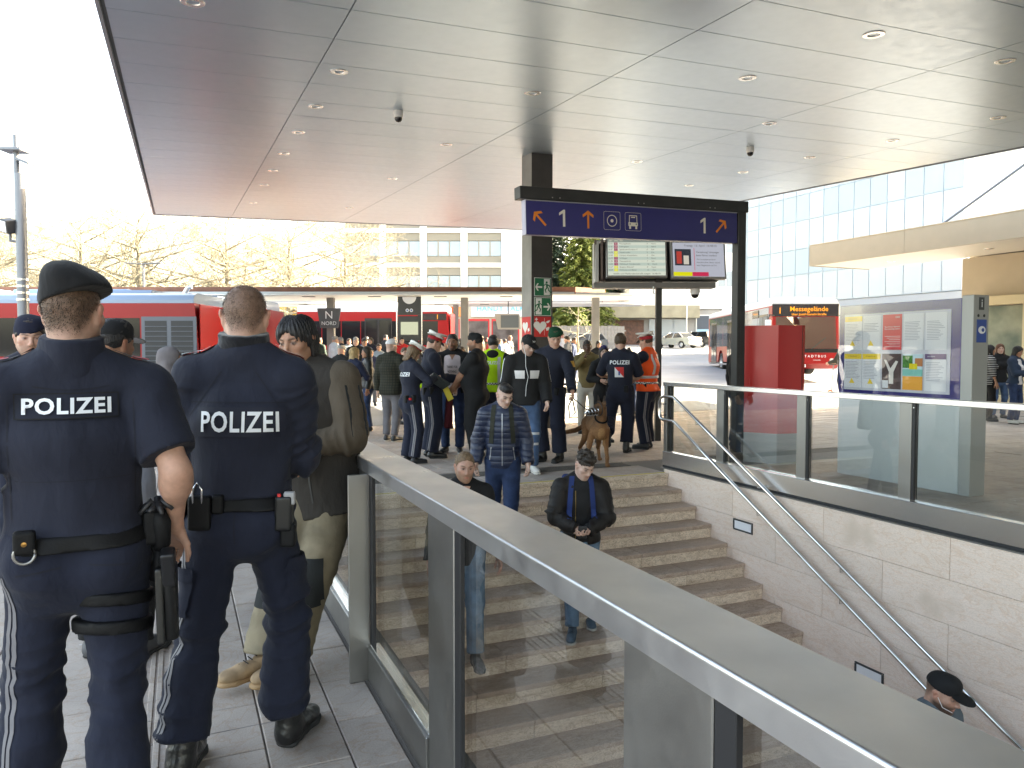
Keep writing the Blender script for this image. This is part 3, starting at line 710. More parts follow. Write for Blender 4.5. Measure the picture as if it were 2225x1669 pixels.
text('Rauchfreier Bahnhof\nNon-smoking station', .024, PAP, info, (.0095, .11, 1.80), rd, .004, ext=0)
text('ÖBB', .03, PAP, info, (.0095, .04, 1.92), rd, .005, ext=0)
text('Information', .02, PAP, info, (.0065, -.40, 1.47), rd, ext=0)
text('Fahrplanänderung', .018, PDK, info, (.0065, .67, 1.925), rd, ext=0); text('Fahrplanänderung', .018, PDK, info, (.0065, .67, 1.47), rd, ext=0); text('Fahrplanänderung', .018, PDK, info, (.0065, .40, 1.47), rd, ext=0)
for k in range(7): pyz('print_line', .0, .21 - (k % 3) * .03, 1.70 - k * .02, 1.704 - k * .02, PAP, .0095)
IB = mat('sign_dark', (.05, .05, .05), .5)
B('information_plate', .08, .16, -.884, -.8805, 1.96, 2.09, IB, info, .001); text('i', .12, PAP, info, (.12, -.886, 2.025), FR, .01, ext=0)
B('eye_plate', .05, .20, -.886, -.8805, 1.62, 1.86, mat('plate_blue', lin(45, 75, 145), .4), info, .002)
flat([(.055 * math.cos(a), .04 * math.sin(a)) for a in [2 * math.pi * k / 20 for k in range(20)]], PAP, info, 'eye_mark', .125, -.8865, 1.75); flat(circ(.02, 14), MATS['plate_blue'], info, 'eye_mark', .135, -.890, 1.75)
for x in (.075, .165): MB().lathe([(0, -.002), (.016, 0), (.016, .004)], 12, (x, -.882, 1.90), 'y').obj('knob', BLACKR, info)

# ------------------------------------------------------------------ street lamps
LMP = mat('lamp_grey', (.17, .18, .20), .45, .6)
t = tag(empty('street_lamp', bg(-9.62, 15., 0)), 'tall grey lamp post with flat heads and a floodlight left of the canopy', 'street lamp')
t.rotation_euler = (0, 0, CAMROT)
MB().tube([(0, 0, 0), (0, 0, 5.0)], [.11, .095], 16).obj('pole', LMP, t, smooth=40); MB().tube([(-.06, 0, 2.4), (-.06, 0, 5.75)], .05, 10).obj('pole', LMP, t, smooth=40)
for z in (2.55, 2.68, 2.81, 2.94): MB().lathe([(.105, -.02), (.115, -.02), (.115, .02), (.105, .02)], 16, (0, 0, z)).obj('clamp', INOX, t)
hd = MB().box(-.30, .12, -.17, .17, 5.42, 5.48, .01); hd.obj('lamp_head', LMP, t); obj('lamp_head', MB().box(-.12, .14, -.15, .15, -.02, .03, .008).mesh('lamp_head', LMP), t, (.12, 0, 5.22), (0, math.radians(22), 0))
fl = obj('floodlight', MB().box(-.14, .14, -.10, .12, -.13, .13, .015).mesh('floodlight', LF), t, (-.22, -.05, 3.98), (math.radians(12), math.radians(14), math.radians(-30)))
MB().box(-.115, .115, -.106, -.1005, -.105, .105).obj('lens', LG, fl); MB().tube([(-.22, 0, 3.86), (-.22, 0, 3.70), (-.05, 0, 3.68)], .03, 8).obj('arm', LMP, t)
t = tag(empty('street_lamp', bg(-19.3, 40., bgz(-19.3, 40))), 'slim distant lamp post with twin flat heads among the bare trees', 'street lamp'); t.rotation_euler = (0, 0, CAMROT)
MB().tube([(0, 0, 0), (0, 0, 5.4)], [.08, .06], 10).obj('pole', LMP, t)
for s_ in (-1, 1): obj('lamp_head', MB().box(-.45, .45, -.15, .15, -.03, .03, .01).mesh('lamp_head', LMP), t, (s_ * .5, 0, 5.4), (0, s_ * -.06, 0))

# ------------------------------------------------------------------ bus-stop roofs
CORT = mat('rusty_steel', lin(128, 84, 66), .7, var=.25, vscale=2, bump=.15, bscale=20); SOF = mat('soffit_white', (.72, .72, .70), .5); EDG = mat('edge_zinc', (.33, .345, .36), .4, .6)
def stop_roof(name, label, d0, d1, r0, r1, tipr, z, colr, fz=.17):
    t = tag(empty(name, bg(0, d0, 0), CAMROT), label, 'shelter roof')
    n = 10; front = [(r0, 0), (r1, 0)] + [(r1 + (tipr - r1) * math.sin(math.pi / 2 * k / n), (d1 - d0) * .72 * (1 - math.cos(math.pi / 2 * k / n))) for k in range(1, n + 1)]
    back = [(r1 + (tipr - r1) * .75, (d1 - d0) * .95), (r1, d1 - d0), (r0, d1 - d0)]
    MB().prism(front + back, z, z + .045, 'xy').obj('soffit', SOF, t)
    MB().prism([(x, y - .015) for x, y in front] + [(front[-1][0], front[-1][1] + .02), (front[-1][0] - .03, front[-1][1] + .02)] + [(x, y + .02) for x, y in front[:-1][::-1]], z + .046, z + .115, 'xy').obj('edge', EDG, t)
    MB().prism([(r0, .12), (r1 + .35 * (tipr - r1), .12), (r1 + .6 * (tipr - r1), 1.0), (r1, d1 - d0 - .1), (r0, d1 - d0 - .1)], z + .05, z + .118 + fz, 'xy').obj('fascia', CORT, t)
    for r in colr: MB().box(r - .13, r + .13, (d1 - d0) * .45 - .13, (d1 - d0) * .45 + .13, -z * 0 + bgz(r, d0) - .1, z, .01).obj('column', mat('stop_column', (.20, .195, .19), .6, var=.1, vscale=3), t)
    k = r0 + .8
    while k < r1: MB().box(k - .22, k + .22, .55, .70, z - .02, z - .001, .004).obj('soffit_light', LF, t); k += 2.3
    return t
sr1 = stop_roof('bus_stop_roof', 'long bus-stop roof with rusty steel rim and white soffit across the square', 26., 29., -24., .6, 5.1, 3.46, [-19., -12.6, -6.5, -1.7, 3.0])
stop_roof('bus_stop_roof', 'second bus-stop roof with rusty rim behind the first one', 38., 41., -16., 3.2, 7.0, 3.95, [-10.6, -6.75, -2.9, .9])
# raised platform with kerb
pf = tag(obj('platform', MB().prism([(-7.2, 0), (4, 0), (4, 6.), (-7.2, 6.)], -.3, .14, 'xy').mesh('platform', mat('platform_conc', (.36, .34, .31), .8, var=.1, vscale=2)), None, bg(0, 24.5, .20), CAMROT), kind='structure')
MB().prism([(-7.2, -.16), (4, -.16), (4, -.002), (-7.2, -.002)], -.3, .145, 'xy').obj('kerb', mat('kerb_stone', (.42, .38, .33), .8), pf)
SGN = mat('stop_sign_grey', (.055, .055, .06), .5)
def stop_sign(r, d, zc_, w, h, big, small, lab):
    t = tag(empty('stop_sign', bg(r, d, zc_), CAMROT), lab, 'sign')
    MB().prism([(-w / 2, h / 2), (-w * .37, -h / 2), (w * .37, -h / 2), (w / 2, h / 2)], -.03, .03, 'xz').obj('plate', SGN, t)
    text(big, h * .55, PAP, t, (0, -.034, h * .14), FR, ext=0); text(small, h * .26, PAP, t, (0, -.034, -h * .27), FR, ext=0)
stop_sign(-6.5 + .02, 26.98, 2.72, .84, .70, 'N', 'NORD', 'dark trapezoid stop sign reading N NORD on a shelter column')
stop_sign(-6.75, 38.9, 3.02, .62, .54, 'S', 'SÜD', 'smaller dark trapezoid stop sign reading S SÜD on the far shelter column')
t = tag(empty('departure_totem', bg(-3.55, 26.4, .3), CAMROT), 'black bus-stop totem with stacked small displays under the shelter roof', 'totem')
for (z0, z1) in ((2.50, 3.14), (1.62, 2.46), (.6, 1.58)): MB().box(-.40, .40, -.06, .06, z0, z1, .006).obj('module', mat('totem_black', (.015, .015, .017), .3), t)
MB().box(-.46, -.42, -.05, .05, 0, 3.14, .004).obj('post', INOX, t); MB().box(.41, .44, -.05, .05, 0, 3.14, .004).obj('post', INOX, t)
MB().box(-.30, .30, -.064, -.0605, 1.82, 2.26).obj('display', emis('totem_scr', lin(190, 205, 195), .085), t); MB().box(-.30, .30, -.064, -.0605, .95, 1.42).obj('display', MATS['totem_scr'], t)
MB().lathe([(0, 0), (.24, 0)], 20, (0, -.0645, 3.12), 'y', 0, math.pi).obj('emblem', PAP, t)
for x in (-.07, .07): flat(circ(.06, 14), PAP, t, 'emblem', x, -.062, 2.66); flat(circ(.032, 12), MATS['plate_blue'], t, 'emblem', x, -.066, 2.66)
t = tag(empty('hanging_display', bg(-.15, 30.5, 3.05), CAMROT), 'small grey hanging display under the shelter roof left of the dark column', 'display')
MB().prism([(-.55, 0), (.45, 0), (.5, -.62), (-.42, -.62)], -.10, .10, 'xz').obj('case', FRM, t); MB().box(-.30, .42, -.106, -.101, -.56, -.06).obj('screen', mat('scr_off', (.08, .10, .12), .2), t)
MB().box(-.02, .02, -.02, .02, 0, .5).obj('hanger', BLK, t)

# ------------------------------------------------------------------ vehicles
BRED = mat('bus_red', lin(150, 16, 22), .38, spec=.3, coat=.12); BGRY = mat('bus_roof_grey', lin(120, 140, 165), .3, coat=.4); BSIL = mat('bus_silver', lin(205, 210, 215), .3, coat=.4); BGLS = mat('bus_glass', (.012, .013, .015), .06, spec=.45); SKRT = mat('bus_skirt', lin(110, 114, 122), .4); TYRE = mat('tyre', (.015, .015, .015), .8); RIM = mat('rim', (.55, .55, .56), .3, .8); AMB = mat('led_amber', (.05, .02, 0), .4, emit=lin(255, 160, 40), estr=.16)
def wheel(parent, x, y, z, r, w, s_):
    t = obj('wheel', MB().lathe([(r * .6, -w / 2), (r * .94, -w / 2), (r, -w * .35), (r, w * .35), (r * .94, w / 2), (r * .6, w / 2)], 28, axis='y').mesh('wheel', TYRE, 40), parent, (x, y, z))
    MB().lathe([(0, s_ * w * .18), (r * .22, s_ * w * .2), (r * .26, s_ * w * .30), (r * .5, s_ * w * .22), (r * .62, s_ * w * .48), (r * .60, s_ * w * .2)], 24, axis='y').obj('rim', RIM, t, smooth=40)
    return t
def bus(label, loc, rz, L=12., roof=BGRY, doors=(), wheels=(-3.3, 2.6), louvre=None, skirt=False, front=True, win=None, display=None, group=None, wtop=2.32, wbot=1.22, wm=None):
    t = tag(empty('bus', loc, rz), label, 'bus', group); W = 1.27; x0, x1 = -L / 2, L / 2
    arch = []
    for wx in sorted(wheels): arch += [(wx + .58 * math.cos(a), .46 + .58 * math.sin(a)) for a in [math.pi * (1 - k / 10) for k in range(11)]]
    prof = [(x0, 2.74), (x0, .46), (x0 + .25, .30)] + [(x, max(z, .30)) for x, z in arch] + [(x1 - .3, .30), (x1, .5), (x1 - .02, 1.1), (x1 - .14, 2.74)]
    MB().prism(prof[::-1], -W, W, 'xz').obj('body', BRED, t)
    sec = [(-W, 2.742), (-W, 2.84), (-W + .08, 2.97), (-W + .25, 3.04), (W - .25, 3.04), (W - .08, 2.97), (W, 2.84), (W, 2.742)]
    MB().prism([(y, z) for y, z in sec], x0 + .01, x1 - .16, 'yz').obj('roof', roof, t, smooth=25)
    MB().prism([(-.9, 3.04), (-.8, 3.22), (.8, 3.22), (.9, 3.04)], x0 + 1.2, x0 + 4.5, 'yz').obj('roof_unit', roof, t)
    MB().prism([(-.8, 3.04), (-.7, 3.16), (.7, 3.16), (.8, 3.04)], x1 - 4.0, x1 - 1.6, 'yz').obj('roof_unit', roof, t)
    wins = win or [(x0 + .25 + k * (L - .8) / 7, x0 + .25 + (k + 1) * (L - .8) / 7 - .03) for k in range(7)]
    for sd in (-1, 1):
        for (a, b_) in wins: MB().box(a, b_, sd * (W + .006), sd * (W - .02), wbot, wtop, .004).obj('window', wm or BGLS, t)
        if skirt: MB().box(x0 + .3, x1 - .4, sd * (W + .004), sd * (W - .01), .31, .40, .003).obj('skirt', SKRT, t)
        for wx in wheels: wheel(t, wx, sd * (W - .17), .46, .46, .3, sd)
        if sd == -1:
            for dx in doors:
                d_ = obj('door', MB().box(dx - .62, dx + .62, -(W + .014), -(W - .02), .36, 2.45, .006).mesh('door', mat('door_black', (.02, .02, .022), .35)), t)
                for s_ in (-1, 1): MB().box(dx + s_ * .31 - .27, dx + s_ * .31 + .27, -(W + .022), -(W + .0145), .48, 2.36, .004).obj('pane', BGLS, d_)
            if louvre:
                a, b_ = louvre; lv = obj('louvre', MB().box(a, b_, -(W + .02), -(W - .01), .95, 2.36, .005).mesh('louvre', mat('louvre_grey', lin(92, 96, 104), .5)), t)
                mid = (a + b_) / 2
                for (p, q_) in ((a + .1, mid - .06), (mid + .06, b_ - .1)):
                    MB().box(p, q_, -(W + .024), -(W + .0205), 1.05, 2.24).obj('opening', BLACKR, lv)
                    for k in range(8): MB().box(p, q_, -(W + .045), -(W + .0245), 1.09 + k * .14, 1.11 + k * .14, .003).obj('slat', MATS['louvre_grey'], lv)
    if front:
        fx = x1
        ws = MB(); ws.add([(fx + .008, -1.16, 1.08), (fx + .008, 1.16, 1.08), (fx - .10, 1.13, 2.30), (fx - .10, -1.13, 2.30), (fx - .04, -1.16, 1.08), (fx - .04, 1.16, 1.08), (fx - .16, 1.13, 2.30), (fx - .16, -1.13, 2.30)], [(0, 1, 2, 3), (4, 7, 6, 5), (0, 4, 5, 1), (3, 2, 6, 7)]).obj('windscreen', glass_mat('screen_glass', (.6, .65, .65), 1.6), t)
        MB().box(fx - .18, fx - .095, -1.262, 1.262, 2.32, 2.80, .01).obj('display_case', mat('case_black2', (.015, .015, .02), .2), t)
        MB().box(fx - .022, fx + .012, -1.24, 1.24, .92, 1.07, .01).obj('lower_screen', BGLS, t)
        rf = (math.pi / 2, 0, math.pi / 2)
        if display:
            text(display[0], .26, AMB, t, (fx - .09, .12, 2.60), rf, .004, ext=0, name='led_text'); text(display[1], .13, AMB, t, (fx - .09, .12, 2.40), rf, .002, ext=0, name='led_text'); text('1', .34, AMB, t, (fx - .09, -.98, 2.53), rf, ext=0, name='led_text')
            text('S T A D T B U S', .13, PAP, t, (fx + .012, .30, .78), rf, .012, ext=0); text('DORNBIRN', .055, PAP, t, (fx + .012, .42, .63), rf, ext=0)
            e_ = obj('badge', MB().lathe([(.10, 0), (.125, .004), (.125, .014), (.105, .014)], 24, axis='x').mesh('badge', INOX, 40), t, (fx + .004, -.30, .62))
            for k in range(3): a = math.pi / 2 + k * 2 * math.pi / 3; MB().tube([(.008, 0, 0), (.008, .10 * math.cos(a), .10 * math.sin(a))], [.022, .006], 6).obj('star', INOX, e_)
            B('number_plate', fx, fx + .014, -.55, .0, .36, .47, PAP, t, .002); text('DO 575 GW', .085, BLACKR, t, (fx + .016, -.26, .415), rf, ext=0)
        for s_ in (-1, 1):
            MB().lathe([(0, .02), (.09, .015), (.10, 0)], 16, (fx - .02, s_ * .98, .62), 'x').obj('headlight', mat('lamp_clear', (.7, .7, .72), .1, .5), t)
            obj('mirror', MB().box(-.06, .06, -.11, .11, -.26, .20, .03).mesh('mirror', mat('mirror_grey', lin(190, 198, 210), .3)), t, (fx + .25, s_ * 1.52, 1.98)); MB().tube([(fx - .1, s_ * 1.2, 2.35), (fx + .2, s_ * 1.45, 2.38), (fx + .25, s_ * 1.52, 2.2)], .025, 6).obj('mirror_arm', BLACKR, t)
            MB().tube([(fx + .02, s_ * .2, 1.06), (fx - .02, s_ * .75, 1.5)], .012, 6).obj('wiper', BLACKR, t)
        MB().box(fx - 2.0, fx - .25, -1.1, 1.1, .9, 1.15, .02).obj('dashboard', mat('dash', (.06, .06, .065), .6), t)
        MB().box(fx - 1.6, fx - 1.2, .35, .85, 1.1, 1.75, .08).obj('driver_seat', mat('seat_blue', (.05, .06, .12), .8), t)
    else: MB().box(x1 - .02, x1 + .004, -1.22, 1.22, .42, 2.72, .02).obj('end_panel', BRED, t)
    return t
z22 = bgz(-14, 22)
bA = bus('long red city bus with slate grey roof and black engine louvres at its left of the square', bg(-8.90 - 6.0, 22.95, z22), CAMROT, 12., doors=(-2.2,), wheels=(-3.4, 1.2), louvre=(4.35, 5.92), front=False,
         win=[(-5.7, -2.9), (-1.5, .9), (.95, 2.4), (2.45, 3.25), (3.3, 4.30)])
bA['label'] = 'long red city bus with slate grey roof and black engine louvres behind the two officers'
for k in range(7): MB().box(-5. + k * 1.3, -4.2 + k * 1.3, -.5, .5, 3.041, 3.20, .03).obj('roof_box', mat('roof_blue', lin(150, 180, 215), .35), bA)
MB().tube([(5.3, -.6, 3.04), (5.35, -.6, 3.14), (5.42, -.6, 3.24), (5.52, -.6, 3.26)], [.07, .07, .065, .06], 10).obj('exhaust', INOX, bA)
bB = bus('red bus with rounded grey roof partly hidden behind the shaven-headed officer', bg(-8.05 - 5.7, 25.65, z22 + .03), CAMROT, 11.4, wheels=(-3.2, 2.6), front=False, wtop=2.55, wbot=.85, win=[(-5.5, -3.4), (-3.35, -1.2), (-1.15, .9), (.95, 3.0), (3.05, 5.4)])
bC = bus('red and silver bus waiting at the far platform behind the crowd', bg(-6.3, 36.0, bgz(-6, 36)), CAMROT, 7.0, roof=BSIL, doors=(.2,), wheels=(-2.0, 2.2), front=False)
text('1', .3, AMB, bC, (2.9, -1.29, 2.5), FR, ext=0, name='led_text')
MB().box(2.0, 3.3, -1.285, -1.27, 2.36, 2.66, .004).obj('side_display', mat('case_black2', (.015, .015, .02), .2), bC)
dv = bg(0, 1) ; hd_ = math.atan2(-dv.y, -dv.x) - math.radians(3.)
bD = bus('red city bus with mirrored windows and amber display driving towards the square', bg(11.95 - .3, 35.3, bgz(11.6, 35)), hd_, 12., roof=BSIL, doors=(-1.0, 4.7, -4.6), wheels=(-3.0, 2.9), skirt=True, wtop=2.70, wm=mat('bus_mirror_glass', (.22, .24, .27), .06, .6), display=('Messegelände', 'über Josef-Ganahl-Straße'))
MB().box(3.05, 4.0, -1.297, -1.278, 2.34, 2.66, .004).obj('side_display', MATS['case_black2'], bD); text('1 Messegelände', .11, AMB, bD, (3.52, -1.30, 2.52), FR, ext=0, name='led_text')

def car(label, loc, rz, colr, wagon=False, L=4.6):
    t = tag(empty('car', loc, rz), label, 'car'); h = L / 2; m_ = mat('car_' + colr[0], colr[1], .25, .5, coat=.7); W = .88
    arch = lambda wx: [(wx + .37 * math.cos(a), .32 + .37 * math.sin(a)) for a in [math.pi * (1 - k / 8) for k in range(9)]]
    prof = [(-h, .75), (-h + .05, .32), (-h + .25, .22)] + [(x, max(.22, z)) for x, z in arch(-h + .95)] + [(x, max(.22, z)) for x, z in arch(h - .9)] + [(h - .2, .22), (h, .35), (h - .03, .62), (h - .35, .78), (h - 1.3, .92), (-h + 1.0, .98), (-h + .1, 1.0 if not wagon else 1.02)]
    bd = MB().prism(prof[::-1], -W, W, 'xz'); bd.obj('body', m_, t)
    top = 1.42 if not wagon else 1.48
    b0 = -h + (.75 if not wagon else .18); b1 = h - 1.2
    r0, r1 = (b0 + .65, b1 - .85) if not wagon else (b0 + .35, b1 - .8)
    gw = MB(); lo = [(b0, -W + .02, .95), (b1, -W + .02, .90), (b1, W - .02, .90), (b0, W - .02, .95)]; hi = [(r0, -W + .22, top), (r1, -W + .22, top), (r1, W - .22, top), (r0, W - .22, top)]
    gw.add(lo + hi, [(0, 1, 5, 4), (1, 2, 6, 5), (2, 3, 7, 6), (3, 0, 4, 7), (4, 5, 6, 7)]); gw.obj('glasshouse', BGLS, t)
    MB().add([(r0 - .04, -W + .20, top - .04), (r1 + .05, -W + .20, top - .04), (r1 + .05, W - .20, top - .04), (r0 - .04, W - .20, top - .04), (r0 + .05, -W + .27, top + .03), (r1 - .05, -W + .27, top + .03), (r1 - .05, W - .27, top + .03), (r0 + .05, W - .27, top + .03)], [(0, 3, 2, 1), (4, 5, 6, 7), (0, 1, 5, 4), (1, 2, 6, 5), (2, 3, 7, 6), (3, 0, 4, 7)]).obj('roof', m_, t)
    for s_ in (-1, 1):
        for (a, c) in ((b0, r0), ((b0 + b1) / 2, (r0 + r1) / 2), (b1, r1)): MB().tube([(a, s_ * (W - .015), .95), (c, s_ * (W - .21), top)], .035, 6).obj('pillar', m_, t)
        for wx in (-h + .95, h - .9): wheel(t, wx, s_ * (W - .11), .32, .32, .2, s_)
        MB().box(-h - .012, -h + .12, s_ * (W - .35), s_ * (W - .04), .70, .86, .02).obj('tail_light', mat('tail_red', lin(200, 30, 30), .25), t); MB().box(h - .12, h - .005, s_ * (W - .36), s_ * (W - .05), .56, .70, .02).obj('headlight', MATS['lamp_clear'], t)
        MB().box(b1 - .5, b1 - .35, s_ * W, s_ * (W + .14), .92, 1.06, .02).obj('mirror', m_, t)
    B('number_plate', -h - .014, -h + .02, -.26, .26, .52, .63, PAP, t, .002); B('bumper', -h - .02, -h + .1, -W + .04, W - .04, .32, .48, m_, t, .03)
    return t
cz_ = lambda r, d: bg(r, d, bgz(r, d) - .015)
car('silver saloon car parked in front of the pale corner building', cz_(15.6, 72.), CAMROT + math.radians(125), ('silver', (.45, .45, .45)))
car('dark estate car parked beside the silver saloon', cz_(18.4, 75.), CAMROT + math.radians(120), ('dark', (.03, .035, .04)), True)
car('grey estate car parked by the wooden fence below the conifers', cz_(5.4, 62.), CAMROT + math.radians(200), ('grey', (.10, .11, .12)), True)
car('white car parked behind the grey estate by the wooden fence', cz_(3.0, 65.), CAMROT + math.radians(190), ('white', (.7, .7, .7)))

# ------------------------------------------------------------------ buildings
CW = mat('render_white', (.80, .79, .75), .8, var=.03, vscale=.5); BGE = mat('panel_beige', (.24, .22, .18), .7); PANE = mat('window_sky', (.25, .30, .34), .05, .2, spec=1.); MUL = mat('mullion_beige', (.24, .21, .17), .6)
off = tag(empty('office_building', bg(-24.5, 76., bgz(-8, 76)), CAMROT), 'white office block with framed grid facade and three-pane windows beyond the bus stop', 'building')
bay, fl_ = 4.05, 3.42
NB, NF = 5, 6
zb0 = 7.65 - bgz(-8, 76) - fl_ * 2
ox = 24.5 - 76 * (1112.5 - 745) / 1650
MB().box(ox - .8, ox + bay * 4 + 2.2, .8, 14, -3, zb0 + fl_ * NF + 1).obj('wall', CW, off)
for k in range(5): MB().box(ox + bay * k - .33 * (1 if k else 2.4), ox + bay * k + .33, 0, .79, -3, zb0 + fl_ * NF + 1, .01).obj('pier', CW, off)
MB().box(ox + bay * 4 + .331, ox + bay * 4 + 2.2, .0, .79, -3, zb0 + fl_ * NF + 1, .01).obj('pier', CW, off)
for f_ in range(NF):
    z = zb0 + fl_ * f_
    for k in range(4):
        a, b_ = ox + bay * k + .335, ox + bay * (k + 1) - .335
        MB().box(a, b_, .02, .79, z - 1.12, z - .68, .005).obj('band', CW, off)
        w_ = obj('window', MB().box(a, b_, .30, .79, z, z + 1.52).mesh('window', DARKGAP), off)
        MB().box(a, b_, .22, .30, z - .66, z - .01, .004).obj('spandrel', BGE, w_); MB().box(a, b_, .18, .30, z + 1.53, z + 2.28, .004).obj('blind_box', BGE, w_)
        pw_ = (b_ - a) / 3
        for i in range(3):
            MB().box(a + pw_ * i + .05, a + pw_ * (i + 1) - .05, .26, .295, z + .03, z + 1.48).obj('pane', PANE, w_)
            if i: MB().box(a + pw_ * i - .055, a + pw_ * i + .055, .2, .30, z, z + 1.52, .004).obj('mullion', MUL, w_)
# glass-fronted block on the right
GWH = mat('facade_glass_white', (.36, .40, .43), .12, .0, spec=.8); GBL = mat('facade_glass_blue', (.34, .40, .43), .12, 0., spec=.35); GFR = mat('facade_frame', (.34, .40, .46), .4, .5)
gb = tag(empty('glass_building', (40., 45., 0)), 'long building with pale glass panel facade on the right beyond the red bus', 'building')
MB().box(.35, 16, -16.2, 3.2, -1, 16.6).obj('wall', mat('render_cool', (.62, .65, .68), .7), gb)
MB().box(.05, .349, -16.2, 3.2, -1, 4.95).obj('plinth_wall', mat('base_grey', (.35, .36, .37), .7), gb)
lv = [5.0, 6.98, 8.75, 10.72, 12.5, 14.45, 16.3]
ppm = {}
for j in range(6):
    for k in range(15):
        y0 = -16.1 + 1.256 * k
        win_ = (j % 2 == 1)
        m_ = GBL if win_ and (k * 7 + j * 3) % 5 else GWH
        key = (j, m_.name)
        if key not in ppm: ppm[key] = MB().box(.02, .34, .03, 1.226, lv[j] + .03, lv[j + 1] - .03, .004).mesh('glass_panel', m_)
        obj('glass_panel', ppm[key], gb, (0, y0, 0))
for k in range(16): MB().box(.0, .19, -.015, .015, 5., 16.3).obj('mullion', GFR, gb, (0, -16.1 + 1.256 * k, 0))
for z in lv: MB().box(-.02, .2, -16.1, 2.74, z - .02, z + .02).obj('transom', GFR, gb)
# beige station building with its own flat canopy
BEI = mat('cladding_beige', lin(182, 168, 146), .7, var=.03, vscale=3); SOFB = mat('soffit_cream', (.70, .66, .58), .6)
sb = tag(empty('station_building', (20.5, 8., 0)), 'beige panelled building with projecting flat canopy and glazed shopfront on the right', 'building')
MB().box(0.02, 18, -38, 6.8, 5.1, 15.5).obj('upper_wall', CW, sb)
MB().box(.3, 18, -38, 6.8, -.2, 5.09).obj('core', mat('dark_inside', (.22, .20, .17), .8), sb)
for k in range(9):
    y1 = 6.8 - 2.4 * k
    MB().box(.0, .25, y1 - 2.394, y1, 3.05, 4.17, .004).obj('cladding_panel', BEI, sb)
    MB().box(-2.53, -2.50, 10. - 3.35 * k - 3.344, 10. - 3.35 * k, 4.18, 4.80, .003).obj('fascia_panel', BEI, sb)
for k in range(9):
    for (dy, dz) in ((.12, .08), (.12, .54), (1.67, .08), (1.67, .54), (3.2, .08), (3.2, .54)): pass
MB().box(-2.497, .018, -20, 10., 4.20, 4.78).obj('canopy_slab', SOFB, sb); MB().box(-2.54, .0, -20, 10.01, 4.801, 4.83, .002).obj('canopy_trim', mat('trim_beige', lin(190, 170, 140), .5), sb)
MB().box(-2.53, .02, 10.001, 10.03, 4.18, 4.80).obj('fascia_panel', BEI, sb)
for k in range(4): MB().lathe([(0, -.012), (.11, -.012), (.12, 0)], 16, (-1.2, 8.2 - 3.0 * k, 4.198)).obj('soffit_light', mat('downlight_ring', (.78, .76, .73), .25, .8), sb)
MB().tube([(-2.2, 5.9, 4.8), (.0, 3.5, 7.3)], .03, 8).obj('stay_rod', LMP, sb); MB().tube([(.0, 3.5, 7.3), (.1, -6, 8.4)], .018, 6).obj('stay_cable', LMP, sb)
obj('rod_clamp', MB().lathe([(0, -.25), (.06, -.22), (.08, 0), (.05, .2), (0, .25)], 10).mesh('rod_clamp', BGRY, 40), sb, (-.08, 3.58, 7.22), (math.radians(-40), math.radians(40), 0))
SF = mat('shop_frame', lin(205, 190, 155), .5); SG = glass_mat('shop_glass', (.85, .88, .82), .8)
MB().box(-.25, .02, -12, 6.2, 2.80, 3.04, .01).obj('shop_lintel', SF, sb)
for k in range(8): MB().box(-.02, .2, 4.9 - 1.75 * k, 5.06 - 1.75 * k, 0, 2.8, .01).obj('shop_mullion', SF, sb); MB().box(.06, .075, 3.32 - 1.75 * k, 4.89 - 1.75 * k, .35, 2.78).obj('shop_pane', SG, sb)
MB().box(-.01, .22, -12, 6.2, .0, .34, .01).obj('shop_base', SF, sb)
MB().box(.28, .3, -12, 6.7, .34, 2.79).obj('shop_interior', mat('shop_in', (.35, .38, .30), .8, var=.5, vscale=1.2, col2=(.10, .14, .12)), sb)
for k, c in enumerate(((.1, .35, .35), (.5, .42, .2), (.45, .12, .1), (.1, .3, .3))): MB().box(.2, .27, 3.5 - 1.75 * k, 4.2 - 1.75 * k, .9, 2.0).obj('shop_poster', mat('shop_poster%d' % k, c, .6), sb)
# pale corner building with shops (middle distance, right of the column)
cb = tag(empty('corner_building', bg(11.0, 84., bgz(11, 84)), CAMROT), 'pale corner building with grey ground floor shops behind the parked cars', 'building')
MB().box(-.5, 26, .5, 14, -3, 3.9).obj('ground_floor', mat('base_grey2', (.30, .29, .28), .7), cb); MB().box(2.0, 26, .3, 14, 3.95, 16).obj('upper_wall', CW, cb)
MB().box(-2.6, 9.4, -1.3, .49, 2.9, 4.25, .02).obj('concrete_canopy', mat('canopy_conc', lin(150, 142, 122), .8, var=.15, vscale=1), cb)
for (x, w, c) in ((10.6, 2.2, (.05, .07, .1)), (14.3, 2.6, lin(150, 90, 60)), (17.6, 2.4, lin(170, 205, 120)), (21., 2.2, (.06, .08, .1))):
    w_ = obj('shop_window', MB().box(x - w / 2 - .12, x + w / 2 + .12, .38, .52, .5, 3.3, .01).mesh('shop_window', WHT), cb); MB().box(x - w / 2, x + w / 2, .36, .379, .62, 3.2).obj('pane', mat('cb_%d' % int(x), c, .3), w_)
    MB().box(x - w / 2, x + w / 2, .35, .359, .62, 1.7).obj('lower_pane', mat('cbl_%d' % int(x), lin(150, 190, 210) if x < 17 else lin(180, 210, 130), .3), w_)
text('m', .9, PAP, cb, (17.6, .34, 1.4), FR, .02, ext=0)
MB().box(.4, 3.6, .30, .49, .0, 2.7).obj('door', mat('shop_dark', lin(95, 60, 45), .5, var=.5, vscale=3), cb); MB().box(4.2, 8.4, .36, .49, .2, 2.8).obj('shop_window', PANE, cb)
